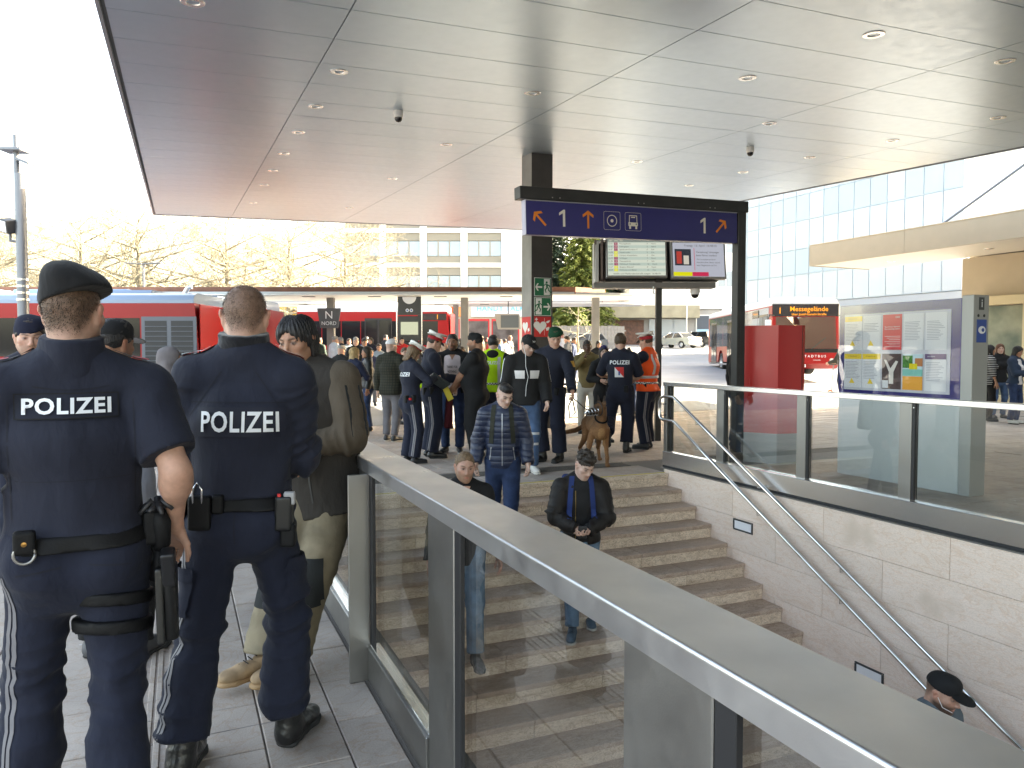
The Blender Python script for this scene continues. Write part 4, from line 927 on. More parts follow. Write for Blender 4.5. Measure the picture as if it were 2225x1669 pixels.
for (x, z) in ((4.5, 6.3), (8.8, 6.3), (16.5, 6.3), (4.5, 10.), (8.8, 10.), (16.5, 10.), (12.6, 6.3), (12.6, 10.)):
    w_ = obj('window', MB().box(x - .95, x + .95, .2, .32, z, z + 1.9, .01).mesh('window', WHT), cb)
    for s_ in (-1, 1): MB().box(x + s_ * .46 - .40, x + s_ * .46 + .40, .18, .199, z + .1, z + 1.8).obj('pane', PANE, w_)
MB().tube([(7.6, -3., -.2), (7.6, -3., 8.5)], .06, 8).obj('flagpole', BSIL, cb); MB().tube([(5.4, .28, 3.9), (5.4, .28, 16)], .05, 6).obj('downpipe', FRM, cb)
br = tag(empty('brick_building', bg(6.6, 92., bgz(7, 92)), CAMROT), 'dark brick building glimpsed between the conifers and the screens', 'building')
MB().box(2.0, 6.4, 0, 8, -2, 9.2).obj('wall', mat('brick_dark', lin(110, 80, 74), .8, var=.2, vscale=6), br); MB().box(1.8, 6.6, -.2, 8.2, 9.21, 9.5).obj('roof', FRM, br)
for x in (3.2, 5.0): w_ = obj('window', MB().box(x - .5, x + .5, -.04, 0, 6., 7.6).mesh('window', WHT), br); MB().box(x - .42, x + .42, -.05, -.041, 6.1, 7.5).obj('pane', PANE, w_)
# row of shops behind the far stop
sh = tag(empty('shop_row', bg(-8., 52., bgz(-8, 52)), CAMROT), 'low row of shops with coloured sign boards behind the far bus stop', 'building')
MB().box(-12, 9.5, .3, 8, -2, 4.4).obj('wall', mat('shop_wall', lin(205, 195, 175), .8), sh); MB().box(-12.3, 9.8, -.4, 8, 4.41, 4.7, .02).obj('roof_edge', EDG, sh)
for k in range(10):
    x = -10.9 + 2.05 * k
    w_ = obj('shop_window', MB().box(x - .95, x + .95, .2, .31, .1, 2.6, .01).mesh('shop_window', mat('shopwin_frame', lin(120, 70, 60), .5) if k < 4 else (WHT if k < 7 else REDS)), sh)
    MB().box(x - .86, x + .86, .17, .199, .2, 2.45).obj('pane', mat('shop_dark2', (.10, .085, .08), .2, var=.6, vscale=1.5), w_)
t_ = MB(); t_.lathe([(0, 0), (1.4, 0), (1.4, .12), (0, .12)], 28, axis='y'); o = t_.obj('oval_sign', mat('oval_yellow', lin(250, 205, 40), .5, emit=lin(250, 205, 40), estr=.0), sh, (-6.8, .05, 3.3)); o.scale = (1, 1, .42)
text('Mango', .62, REDS, sh, (-6.5, .03, 3.12), FR, .02, ext=0)
B('sign_board', 1.2, 4.6, .1, .28, 2.75, 3.75, mat('kredit_orange', lin(240, 150, 90), .5), sh); text('Kredit', .8, mat('kredit_red', lin(225, 80, 30), .5), sh, (3.0, .08, 3.25), FR, .02, ext=0)
B('sign_board', 5.2, 9.2, .1, .28, 2.75, 3.75, PAP, sh); text('HANDY TALK', .5, mat('handy_cyan', lin(110, 190, 220), .5), sh, (7.2, .08, 3.3), FR, .02, ext=0)

# ------------------------------------------------------------------ wooden fence, trees
wf = tag(empty('plank_fence', bg(2.6, 68., bgz(3, 68)), CAMROT), 'grey plank fence below the conifers behind the parked cars', 'fence')
pk = MB().box(-.14, .14, -.02, .02, 0, 2.1, .005).mesh('plank', mat('plank_grey', (.20, .19, .18), .85, var=.2, vscale=3))
for k in range(26): obj('plank', pk, wf, (-.2 + .3 * k, 0, RND.uniform(-.05, .03)))
for z in (.5, 1.6): B('rail', -.4, 7.6, .021, .08, z, z + .1, MATS['plank_grey'], wf)

def branch_tree(seed, h, spread, up, n1, levels=4, r0=.2, sides=5, curve=.25, min_r=.008, trunk_h=.3):
    rnd = random.Random(seed); tr = MB(); cr = MB()
    def grow(mb, p, d, L, r, lev):
        n = 5; pts = [p.copy()]; rs = [r]; q_ = p.copy(); dd = d.copy()
        for i in range(n):
            dd = (dd + Vector((rnd.uniform(-1, 1), rnd.uniform(-1, 1), rnd.uniform(-.6, 1) * up)) * curve * .5).normalized()
            q_ = q_ + dd * (L / n); pts.append(q_.copy()); rs.append(max(min_r * .7, r * (1 - .6 * (i + 1) / n)))
        mb.tube(pts, rs, max(3, sides - lev), caps=False)
        if lev < levels:
            k = rnd.randint(4, 6) if lev < levels - 1 else rnd.randint(4, 7)
            for j in range(k):
                t_ = rnd.uniform(.25, 1.); i = min(n - 1, int(t_ * n)); bp = pts[i].lerp(pts[i + 1], t_ * n - i)
                side = dd.cross(Vector((rnd.uniform(-1, 1), rnd.uniform(-1, 1), rnd.uniform(-1, 1)))).normalized()
                nd = (dd * rnd.uniform(.35, .8) + side * rnd.uniform(.5, 1.) + Vector((0, 0, up * .25))).normalized()
                grow(cr, bp, nd, L * rnd.uniform(.42, .68), max(min_r, rs[i] * .55), lev + 1)
    th = h * trunk_h; tp = [Vector((0, 0, -.3)), Vector((.02, .01, th * .5)), Vector((-.03, .03, th)), Vector((.02, -.02, h * .62)), Vector((0, 0, h * .97))]
    tr.tube(tp, [r0 * 1.15, r0, r0 * .85, r0 * .45, min_r], 9)
    for k in range(n1):
        z = th * .9 + (h * .95 - th * .9) * (k + rnd.random() * .6) / n1; a = k * 2.4 + rnd.uniform(-.4, .4); fz = (z - th) / (h - th)
        L = spread * (1 - .62 * max(0, fz)) * rnd.uniform(.8, 1.1)
        grow(cr, Vector((0, 0, z)), Vector((math.cos(a), math.sin(a), .12 + .35 * fz)).normalized(), L, r0 * .42 * (1 - .6 * fz), 1)
    return tr, cr
BARK = mat('bark_pale', (.17, .152, .11), .9, var=.25, vscale=4); TWIG = mat('twig_pale', (.24, .22, .165), .9)
PT = []
for s_ in range(2):
    a, c = branch_tree(11 + s_, 8.6, 5.8, .12, 25, 4, .24, min_r=.010); PT.append((a.mesh('trunk', BARK, True), c.mesh('crown', TWIG, True)))
tlab = ['standing left of the tall grey lamp post', 'behind the tall lamp post, nearest to it on the right', 'directly beside the slim distant lamp post', 'whose trunk rises above the shaven-headed officer', 'next to the one left of the office block', 'whose twigs overlap the left end of the white office block', 'far behind the tall grey lamp post', 'in the back row between the two lamp posts', 'in the back row near the office block'
]
tp_ = [(-31.5, 44.), (-26.5, 47.), (-22., 45.), (-17.2, 46.), (-14.6, 50.), (-11.8, 54.), (-36, 52.), (-29, 56.), (-20, 57.)]
for i, (r, d) in enumerate(tp_):
    t = tag(empty('plane_tree', bg(r, d, bgz(r, d)), RND.uniform(0, 6.28)), 'bare plane tree ' + tlab[i], 'tree', 'bare plane trees beyond the bus stop')
    s_ = RND.uniform(.93, 1.1); t.scale = (s_, s_, s_ * RND.uniform(.95, 1.08)); obj('trunk', PT[i % 2][0], t); obj('crown', PT[i % 2][1], t)
a, c = branch_tree(40, 5.0, 2.2, .8, 9, 2, .09, min_r=.012, trunk_h=.25)
t = tag(empty('young_tree', bg(5.2, 60., bgz(5, 60))), 'slim leafless young tree in front of the plank fence', 'tree'); a.obj('trunk', BARK, t, smooth=True); c.obj('crown', TWIG, t, smooth=True)
def conifer(seed, h, rad, m):
    rnd = random.Random(seed); mb = MB(); vs = []; fs = []
    z = .6
    while z < h:
        R = rad * (1 - z / h) ** .85 * (0.9 + .25 * rnd.random()); nb = max(4, int(9 * (1 - z / h) + 4)); a0 = rnd.random() * 6.28
        for k in range(nb):
            a = a0 + 6.283 * k / nb + rnd.uniform(-.2, .2); L = R * rnd.uniform(.75, 1.12); dr = Vector((math.cos(a), math.sin(a), 0)); sd = Vector((-dr.y, dr.x, 0))
            m_ = max(3, int(L * 3.4))
            for i in range(m_):
                t_ = (i + .6) / m_; p = Vector((0, 0, z)) + dr * L * t_ + Vector((0, 0, -.30 * L * t_ * t_ + .06 * L * t_))
                wd = .34 * (1.05 - .55 * t_)
                for q_ in range(11):
                    o_ = sd * rnd.uniform(-1, 1) * wd + Vector((rnd.uniform(-.1, .1), rnd.uniform(-.1, .1), rnd.uniform(-.16, .08)))
                    c_ = p + o_; u = (dr * rnd.uniform(.5, 1) + sd * rnd.uniform(-.8, .8) + Vector((0, 0, rnd.uniform(-.7, .1)))).normalized() * rnd.uniform(.15, .28); w = u.cross(Vector((rnd.uniform(-1, 1), rnd.uniform(-1, 1), 1))).normalized() * rnd.uniform(.05, .09)
                    n_ = len(vs); vs += [c_ - u, c_ + w, c_ + u, c_ - w]; fs.append((n_, n_ + 1, n_ + 2, n_ + 3))
        z += .34
    mb.add(vs, fs); return mb
def leafy(key, c, c2): return mat(key, c, .75, col2=c2, vscale=1.1, spec=.2)
NEED1 = leafy('needles_blue_shaded', (.055, .085, .055), (.03, .052, .036)); NEED2 = leafy('needles_yellow_sunlit', (.16, .19, .045), (.07, .10, .03))  # needle colours hold the light: yellow-green for sunlit, blue-green for shaded
for (r, d, h, rad, m_, sd_, lab) in ((4.4, 82., 20., 4.6, NEED1, 3, 'tall dark blue-green conifer behind the column'), (7.3, 80., 19., 3.8, NEED2, 5, 'tall yellow-green conifer lit by the sun beside the dark one'), (9.6, 90., 21., 4.2, NEED1, 8, 'dark conifer standing behind the yellow-green one'), (5.6, 72., 6.5, 3.0, NEED2, 9, 'low yellow-green conifer shrub above the plank fence')):
    t = tag(empty('conifer_tree', bg(r, d, bgz(r, d))), lab, 'tree'); conifer(sd_, h, rad, m_).obj('crown', m_, t)
    MB().tube([(0, 0, -.3), (0, 0, h * .5), (0, 0, h * .96)], [.3, .18, .02], 8).obj('trunk', mat('bark_dark', (.09, .07, .05), .9), t)
# ------------------------------------------------------------------ implicit-surface modeller for bodies and clothes
V = lambda *a: np.array(a, dtype=np.float64)
def nrm(v): v = np.asarray(v, float); l = np.linalg.norm(v); return v / l if l > 1e-12 else v
def rotm(ax, deg):
    a = math.radians(deg); c, s = math.cos(a), math.sin(a)
    return {'x': np.array([[1, 0, 0], [0, c, -s], [0, s, c]]), 'y': np.array([[c, 0, s], [0, 1, 0], [-s, 0, c]]), 'z': np.array([[c, -s, 0], [s, c, 0], [0, 0, 1]])}[ax]

# primitives are tuples (kind, params, k, op)
def cone(a, b, ra, rb, k=.02, side=None, flat=(0, 0), op='u'):
    """tapered limb from a to b; radii scalar or (wide, deep) with the wide axis along side"""
    ra = ra if isinstance(ra, tuple) else (ra, ra); rb = rb if isinstance(rb, tuple) else (rb, rb)
    return ('cone', (V(*a), V(*b), ra, rb, None if side is None else V(*side), flat), k, op)
def ell(c, r, R=None, k=.02, op='u'): return ('ell', (V(*c), V(*r), R), k, op)
def rbox(c, h, R=None, rad=.01, k=.01, op='u'): return ('box', (V(*c), V(*h), R, rad), k, op)
def cut(p, n): return ('cut', (V(*p), nrm(n)), 0, 'i')          # keeps the side against n
def grp(items, k=.02, op='u'): return ('grp', items, k, op)

def bounds(prims):
    lo, hi = V(9, 9, 9), V(-9, -9, -9)
    for kind, q, k, op in prims:
        if op != 'u' or kind == 'cut': continue
        if kind == 'cone': r = max(q[2] + q[3]); l, h = np.minimum(q[0], q[1]) - r, np.maximum(q[0], q[1]) + r
        elif kind == 'ell': r = q[1] if q[2] is None else np.full(3, q[1].max()); l, h = q[0] - r, q[0] + r
        elif kind == 'box': r = (q[1] if q[2] is None else np.full(3, np.linalg.norm(q[1]))) + q[3]; l, h = q[0] - r, q[0] + r
        elif kind == 'grp': l, h = bounds(q)
        lo, hi = np.minimum(lo, l), np.maximum(hi, h)
    return lo, hi

def pdist(kind, q, X, Y, Z):
    if kind == 'cone':
        a, b, ra, rb, side, flat = q; ax = b - a; L = np.linalg.norm(ax); ax = ax / max(L, 1e-9)
        px, py, pz = X - a[0], Y - a[1], Z - a[2]
        t = px * ax[0] + py * ax[1] + pz * ax[2]; tc = np.clip(t, 0, L); da = t - tc; w = tc / max(L, 1e-9)
        lx, ly, lz = px - t * ax[0], py - t * ax[1], pz - t * ax[2]
        A = ra[0] + (rb[0] - ra[0]) * w; Bq = ra[1] + (rb[1] - ra[1]) * w
        dae = da
        if flat[0]: dae = np.where(t < 0, 0, dae)
        if flat[1]: dae = np.where(t > L, 0, dae)
        if ra[0] == ra[1] and rb[0] == rb[1]:
            d = np.sqrt(lx * lx + ly * ly + lz * lz + dae * dae) - A
        else:
            s = side - ax * (side @ ax); s = nrm(s); n = np.cross(ax, s)
            ds = lx * s[0] + ly * s[1] + lz * s[2]; dn = lx * n[0] + ly * n[1] + lz * n[2]; c = np.minimum(A, Bq)
            u, v, z = ds / A, dn / Bq, dae / c; k0 = np.sqrt(u * u + v * v + z * z); k1 = np.sqrt((u / A) ** 2 + (v / Bq) ** 2 + (z / c) ** 2)
            d = k0 * (k0 - 1) / np.maximum(k1, 1e-6)
        if flat[0]: d = np.maximum(d, -t)
        if flat[1]: d = np.maximum(d, t - L)
        return d
    if kind == 'ell':
        c, r, R = q; x, y, z = X - c[0], Y - c[1], Z - c[2]
        if R is not None: x, y, z = (R[0, 0] * x + R[1, 0] * y + R[2, 0] * z, R[0, 1] * x + R[1, 1] * y + R[2, 1] * z, R[0, 2] * x + R[1, 2] * y + R[2, 2] * z)
        u, v, w = x / r[0], y / r[1], z / r[2]; k0 = np.sqrt(u * u + v * v + w * w); k1 = np.sqrt((u / r[0]) ** 2 + (v / r[1]) ** 2 + (w / r[2]) ** 2)
        return k0 * (k0 - 1) / np.maximum(k1, 1e-6)
    if kind == 'box':
        c, h, R, rad = q; x, y, z = X - c[0], Y - c[1], Z - c[2]
        if R is not None: x, y, z = (R[0, 0] * x + R[1, 0] * y + R[2, 0] * z, R[0, 1] * x + R[1, 1] * y + R[2, 1] * z, R[0, 2] * x + R[1, 2] * y + R[2, 2] * z)
        a, b, c_ = np.abs(x) - h[0], np.abs(y) - h[1], np.abs(z) - h[2]
        return np.sqrt(np.maximum(a, 0) ** 2 + np.maximum(b, 0) ** 2 + np.maximum(c_, 0) ** 2) + np.minimum(np.maximum(a, np.maximum(b, c_)), 0) - rad

def evalf(prims, xs, ys, zs):
    D = np.full((len(xs), len(ys), len(zs)), .25)
    for kind, q, k, op in prims:
        if kind == 'cut':
            p, n = q; D = np.maximum(D, (xs[:, None, None] - p[0]) * n[0] + (ys[None, :, None] - p[1]) * n[1] + (zs[None, None, :] - p[2]) * n[2]); continue
        lo, hi = bounds([(kind, q, k, 'u')]); m = k * 1.2 + .03
        sl = []
        for ar, l, h in ((xs, lo[0], hi[0]), (ys, lo[1], hi[1]), (zs, lo[2], hi[2])):
            i0, i1 = np.searchsorted(ar, l - m), np.searchsorted(ar, h + m); sl.append(slice(i0, i1))
        if any(s.stop <= s.start for s in sl): continue
        x, y, z = xs[sl[0]], ys[sl[1]], zs[sl[2]]
        d = evalf(q, x, y, z) if kind == 'grp' else pdist(kind, q, x[:, None, None], y[None, :, None], z[None, None, :])
        S = D[tuple(sl)]
        if op == 'u':
            if k > 0: h = np.clip(.5 + .5 * (S - d) / k, 0, 1); R = S * (1 - h) + d * h - k * h * (1 - h)
            else: R = np.minimum(S, d)
        else:
            d = -d
            if k > 0: h = np.clip(.5 - .5 * (S - d) / k, 0, 1); R = S * (1 - h) + d * h + k * h * (1 - h)
            else: R = np.maximum(S, d)
        D[tuple(sl)] = R
    return D

def nets(prims, res):
    """surface-nets polygonisation; returns vertices (N,3) and quads (M,4)"""
    lo, hi = bounds(prims); lo = lo - 2.5 * res - .01; hi = hi + 2.5 * res + .01
    n = np.ceil((hi - lo) / res).astype(int) + 1
    xs, ys, zs = (lo[i] + res * np.arange(n[i]) for i in range(3))
    D = evalf(prims, xs, ys, zs); S = D < 0
    c = S[:-1, :-1, :-1].astype(np.int8)
    tot = np.zeros_like(c)
    for i in (0, 1):
        for j in (0, 1):
            for k in (0, 1): tot = tot + S[i:n[0] - 1 + i, j:n[1] - 1 + j, k:n[2] - 1 + k]
    I, J, K = np.nonzero((tot > 0) & (tot < 8)); N = len(I)
    idx = np.full(tot.shape, -1, np.int64); idx[I, J, K] = np.arange(N)
    P = np.zeros((N, 3)); cnt = np.zeros(N)
    co = [(a, b, e) for a in (0, 1) for b in (0, 1) for e in (0, 1)]
    val = {q: D[I + q[0], J + q[1], K + q[2]] for q in co}
    for q in co:
        for ax in range(3):
            if q[ax]: continue
            r = list(q); r[ax] = 1; r = tuple(r); v0, v1 = val[q], val[r]; mk = (v0 < 0) != (v1 < 0)
            t = np.where(mk, v0 / np.where(mk, v0 - v1, 1), 0)
            for a in range(3): P[:, a] += np.where(mk, q[a] + (t if a == ax else 0), 0)
            cnt += mk
    P = (P / cnt[:, None] + np.stack([I, J, K], 1)) * res + lo
    F = []
    for ax in range(3):
        p, q = (ax + 1) % 3, (ax + 2) % 3
        s0 = [slice(None)] * 3; s1 = [slice(None)] * 3; s0[ax] = slice(0, -1); s1[ax] = slice(1, None)
        A, Bq = S[tuple(s0)], S[tuple(s1)]
        E = np.argwhere(A != Bq); E = E[(E[:, p] > 0) & (E[:, q] > 0) & (E[:, p] < n[p] - 1) & (E[:, q] < n[q] - 1)]
        if not len(E): continue
        sg = A[E[:, 0], E[:, 1], E[:, 2]]
        def cell(dp, dq): e = E.copy(); e[:, p] -= dp; e[:, q] -= dq; return idx[e[:, 0], e[:, 1], e[:, 2]]
        Q = np.stack([cell(1, 1), cell(0, 1), cell(0, 0), cell(1, 0)], 1); Q[~sg] = Q[~sg][:, ::-1]; F.append(Q)
    return P, np.concatenate(F)

def vnormals(P, F):
    fn = np.cross(P[F[:, 2]] - P[F[:, 0]], P[F[:, 3]] - P[F[:, 1]]); N = np.zeros_like(P)
    for i in range(4): np.add.at(N, F[:, i], fn)
    return N / np.maximum(np.linalg.norm(N, axis=1, keepdims=True), 1e-12)

def snoise(P, freq, seed, n=7):
    """smooth pseudo-noise: sum of random sines, about -1..1"""
    r = np.random.RandomState(seed); out = 0
    for i in range(n):
        d = r.normal(size=3) * freq * r.uniform(.6, 1.5); out = out + np.sin(P @ d + r.uniform(0, 6.28) + .8 * np.sin(P @ (r.normal(size=3) * freq * .5)))
    return out / n * 1.6

def pmesh(name, P, F, m, col=None, smooth=True):
    me = bpy.data.meshes.new(name); nv, nf = len(P), len(F); k = F.shape[1]
    me.vertices.add(nv); me.loops.add(nf * k); me.polygons.add(nf)
    me.vertices.foreach_set('co', np.ascontiguousarray(P, np.float32).ravel()); me.loops.foreach_set('vertex_index', F.astype(np.int32).ravel())
    me.polygons.foreach_set('loop_start', np.arange(0, nf * k, k, dtype=np.int32))
    me.update(calc_edges=True); me.polygons.foreach_set('use_smooth', np.ones(nf, bool)); me.materials.append(m)
    if col is not None:
        a = me.color_attributes.new('Col', 'FLOAT_COLOR', 'POINT'); a.data.foreach_set('color', np.concatenate([col, np.ones((nv, 1))], 1).astype(np.float32).ravel())
    me.update(); return me

def skin_mat():
    if 'skin' in MATS: return MATS['skin']
    m = bpy.data.materials.new('skin'); MATS['skin'] = m; m.use_nodes = True; n = m.node_tree.nodes; L = m.node_tree.links; b = n['Principled BSDF']
    at = n.new('ShaderNodeAttribute'); at.attribute_name = 'Col'; tc = n.new('ShaderNodeTexCoord')
    nz = n.new('ShaderNodeTexNoise'); nz.inputs['Scale'].default_value = 45; nz.inputs['Detail'].default_value = 4; L.new(tc.outputs['Object'], nz.inputs[0])
    mr = n.new('ShaderNodeMapRange'); mr.inputs['From Min'].default_value = .3; mr.inputs['From Max'].default_value = .7; mr.inputs['To Min'].default_value = .88; mr.inputs['To Max'].default_value = 1.1; L.new(nz.outputs[0], mr.inputs[0])
    mx = n.new('ShaderNodeMix'); mx.data_type = 'RGBA'; mx.blend_type = 'MULTIPLY'; mx.inputs[0].default_value = 1; L.new(at.outputs[0], mx.inputs[6]); L.new(mr.outputs[0], mx.inputs[7]); L.new(mx.outputs[2], b.inputs['Base Color'])
    b.inputs['Roughness'].default_value = .52; b.inputs['Specular IOR Level'].default_value = .35
    b.inputs['Subsurface Weight'].default_value = .12; b.inputs['Subsurface Radius'].default_value = (1, .35, .2); b.inputs['Subsurface Scale'].default_value = .008
    n2 = n.new('ShaderNodeTexNoise'); n2.inputs['Scale'].default_value = 420; L.new(tc.outputs['Object'], n2.inputs[0])
    bp = n.new('ShaderNodeBump'); bp.inputs['Strength'].default_value = .12; bp.inputs['Distance'].default_value = .002; L.new(n2.outputs[0], bp.inputs['Height']); L.new(bp.outputs[0], b.inputs['Normal'])
    return m

def fabric(key, col, rough=.85, fold=.35, scale=9., weave=900, sheen=.0, var=.10, check=None, stripes=None, quilt=None, spec=.3):
    """woven cloth: colour mottling, soft crease relief and a fine weave; optional woven check / stripes / quilting"""
    if key in MATS: return MATS[key]
    m = bpy.data.materials.new(key); MATS[key] = m; m.use_nodes = True; n = m.node_tree.nodes; L = m.node_tree.links; b = n['Principled BSDF']
    b.inputs['Roughness'].default_value = rough; b.inputs['Specular IOR Level'].default_value = spec
    if sheen: b.inputs['Sheen Weight'].default_value = sheen
    tc = n.new('ShaderNodeTexCoord'); o = tc.outputs['Object']
    nz = n.new('ShaderNodeTexNoise'); nz.inputs['Scale'].default_value = scale; nz.inputs['Detail'].default_value = 6; nz.inputs['Distortion'].default_value = .2; L.new(o, nz.inputs[0])
    cr = n.new('ShaderNodeValToRGB'); cr.color_ramp.elements[0].position = .3; cr.color_ramp.elements[1].position = .7
    cr.color_ramp.elements[0].color = (*[c * (1 - var) for c in col], 1); cr.color_ramp.elements[1].color = (*[min(1, c * (1 + var)) for c in col], 1); L.new(nz.outputs[0], cr.inputs[0]); src = cr.outputs[0]
    sep = n.new('ShaderNodeSeparateXYZ'); L.new(o, sep.inputs[0])
    def band(axis, freq, duty, ph=0.):
        mu = n.new('ShaderNodeMath'); mu.operation = 'MULTIPLY_ADD'; mu.inputs[1].default_value = freq; mu.inputs[2].default_value = ph; L.new(sep.outputs[axis], mu.inputs[0])
        fr = n.new('ShaderNodeMath'); fr.operation = 'FRACT'; L.new(mu.outputs[0], fr.inputs[0])
        lt = n.new('ShaderNodeMath'); lt.operation = 'LESS_THAN'; lt.inputs[1].default_value = duty; L.new(fr.outputs[0], lt.inputs[0]); return lt.outputs[0]
    def over(s, f, c2, amt=1.):
        x = n.new('ShaderNodeMix'); x.data_type = 'RGBA'
        if amt < 1: mm = n.new('ShaderNodeMath'); mm.operation = 'MULTIPLY'; mm.inputs[1].default_value = amt; L.new(f, mm.inputs[0]); f = mm.outputs[0]
        L.new(f, x.inputs[0]); L.new(s, x.inputs[6]); x.inputs[7].default_value = (*c2, 1); return x.outputs[2]
    if check:
        for ax in (0, 2): src = over(src, band(ax, check[1], .35), check[0], .6)
    if stripes: src = over(src, band(2, stripes[1], stripes[2]), stripes[0])
    L.new(src, b.inputs['Base Color'])
    wv = n.new('ShaderNodeTexNoise'); wv.inputs['Scale'].default_value = weave; L.new(o, wv.inputs[0])
    f1 = n.new('ShaderNodeTexNoise'); f1.inputs['Scale'].default_value = 16; f1.inputs['Detail'].default_value = 3; f1.inputs['Distortion'].default_value = .3
    mpf = n.new('ShaderNodeMapping'); mpf.inputs['Scale'].default_value = (1.3, 1.3, .6); L.new(o, mpf.inputs[0]); L.new(mpf.outputs[0], f1.inputs[0])
    rg = n.new('ShaderNodeTexNoise'); rg.noise_type = 'RIDGED_MULTIFRACTAL'; rg.inputs['Scale'].default_value = 5.; rg.inputs['Detail'].default_value = 2.5; rg.inputs['Distortion'].default_value = .6; L.new(mpf.outputs[0], rg.inputs[0])
    b0 = n.new('ShaderNodeBump'); b0.inputs['Strength'].default_value = fold * .55; b0.inputs['Distance'].default_value = .012; L.new(rg.outputs[0], b0.inputs['Height'])
    b1 = n.new('ShaderNodeBump'); L.new(b0.outputs[0], b1.inputs['Normal']); b1.inputs['Strength'].default_value = fold; b1.inputs['Distance'].default_value = .02; L.new(f1.outputs[0], b1.inputs['Height'])
    b2 = n.new('ShaderNodeBump'); b2.inputs['Strength'].default_value = .06; b2.inputs['Distance'].default_value = .001; L.new(wv.outputs[0], b2.inputs['Height']); L.new(b1.outputs[0], b2.inputs['Normal'])
    out = b2.outputs[0]
    if quilt:
        mu = n.new('ShaderNodeMath'); mu.operation = 'MULTIPLY'; mu.inputs[1].default_value = quilt * math.pi; L.new(sep.outputs[2], mu.inputs[0]); si = n.new('ShaderNodeMath'); si.operation = 'SINE'; L.new(mu.outputs[0], si.inputs[0])
        ab = n.new('ShaderNodeMath'); ab.operation = 'ABSOLUTE'; L.new(si.outputs[0], ab.inputs[0]); sq = n.new('ShaderNodeMath'); sq.operation = 'POWER'; sq.inputs[1].default_value = .5; L.new(ab.outputs[0], sq.inputs[0])
        b3 = n.new('ShaderNodeBump'); b3.inputs['Strength'].default_value = .5; b3.inputs['Distance'].default_value = .012; L.new(sq.outputs[0], b3.inputs['Height']); L.new(out, b3.inputs['Normal']); out = b3.outputs[0]
    L.new(out, b.inputs['Normal']); return m

def hair_mat(key, col):
    return mat('hair_' + key, col, .5, var=.45, vscale=60, vstretch=(1, 1, .25), bump=.7, bscale=150, stretch=(1, 1, .2), spec=.4)
# ------------------------------------------------------------------ people
RES = {0: (.0045, .0078, .0048), 1: (.0062, .011, .006), 2: (.0085, .0155, .0085), 3: (.016, .027, .015)}
SKIN = {'fair': lin(214, 164, 140), 'pale': lin(222, 180, 160), 'tan': lin(190, 138, 110), 'olive': lin(172, 122, 96), 'dark': lin(92, 62, 48)}
SKIN = {k: tuple(c * f for c, f in zip(v, (.74, .78, .82))) for k, v in SKIN.items()}
HAIRC = {'black': (.012, .010, .010), 'dark': (.028, .019, .013), 'brown': (.06, .036, .02), 'blond': (.36, .24, .11), 'grey': (.25, .24, .23), 'fair': (.16, .10, .055), 'red': (.12, .045, .02)}

def ik(a, t, l1, l2, hint):
    a, t = V(*a), V(*t); d = t - a; L = np.linalg.norm(d); L2 = min(max(L, abs(l1 - l2) + 1e-3), (l1 + l2) * .9995); u = nrm(d); t = a + u * L2
    x = (l1 * l1 - l2 * l2 + L2 * L2) / (2 * L2); h = math.sqrt(max(0, l1 * l1 - x * x)); hv = V(*hint); hv = nrm(hv - u * (hv @ u))
    return a + u * x + hv * h, t

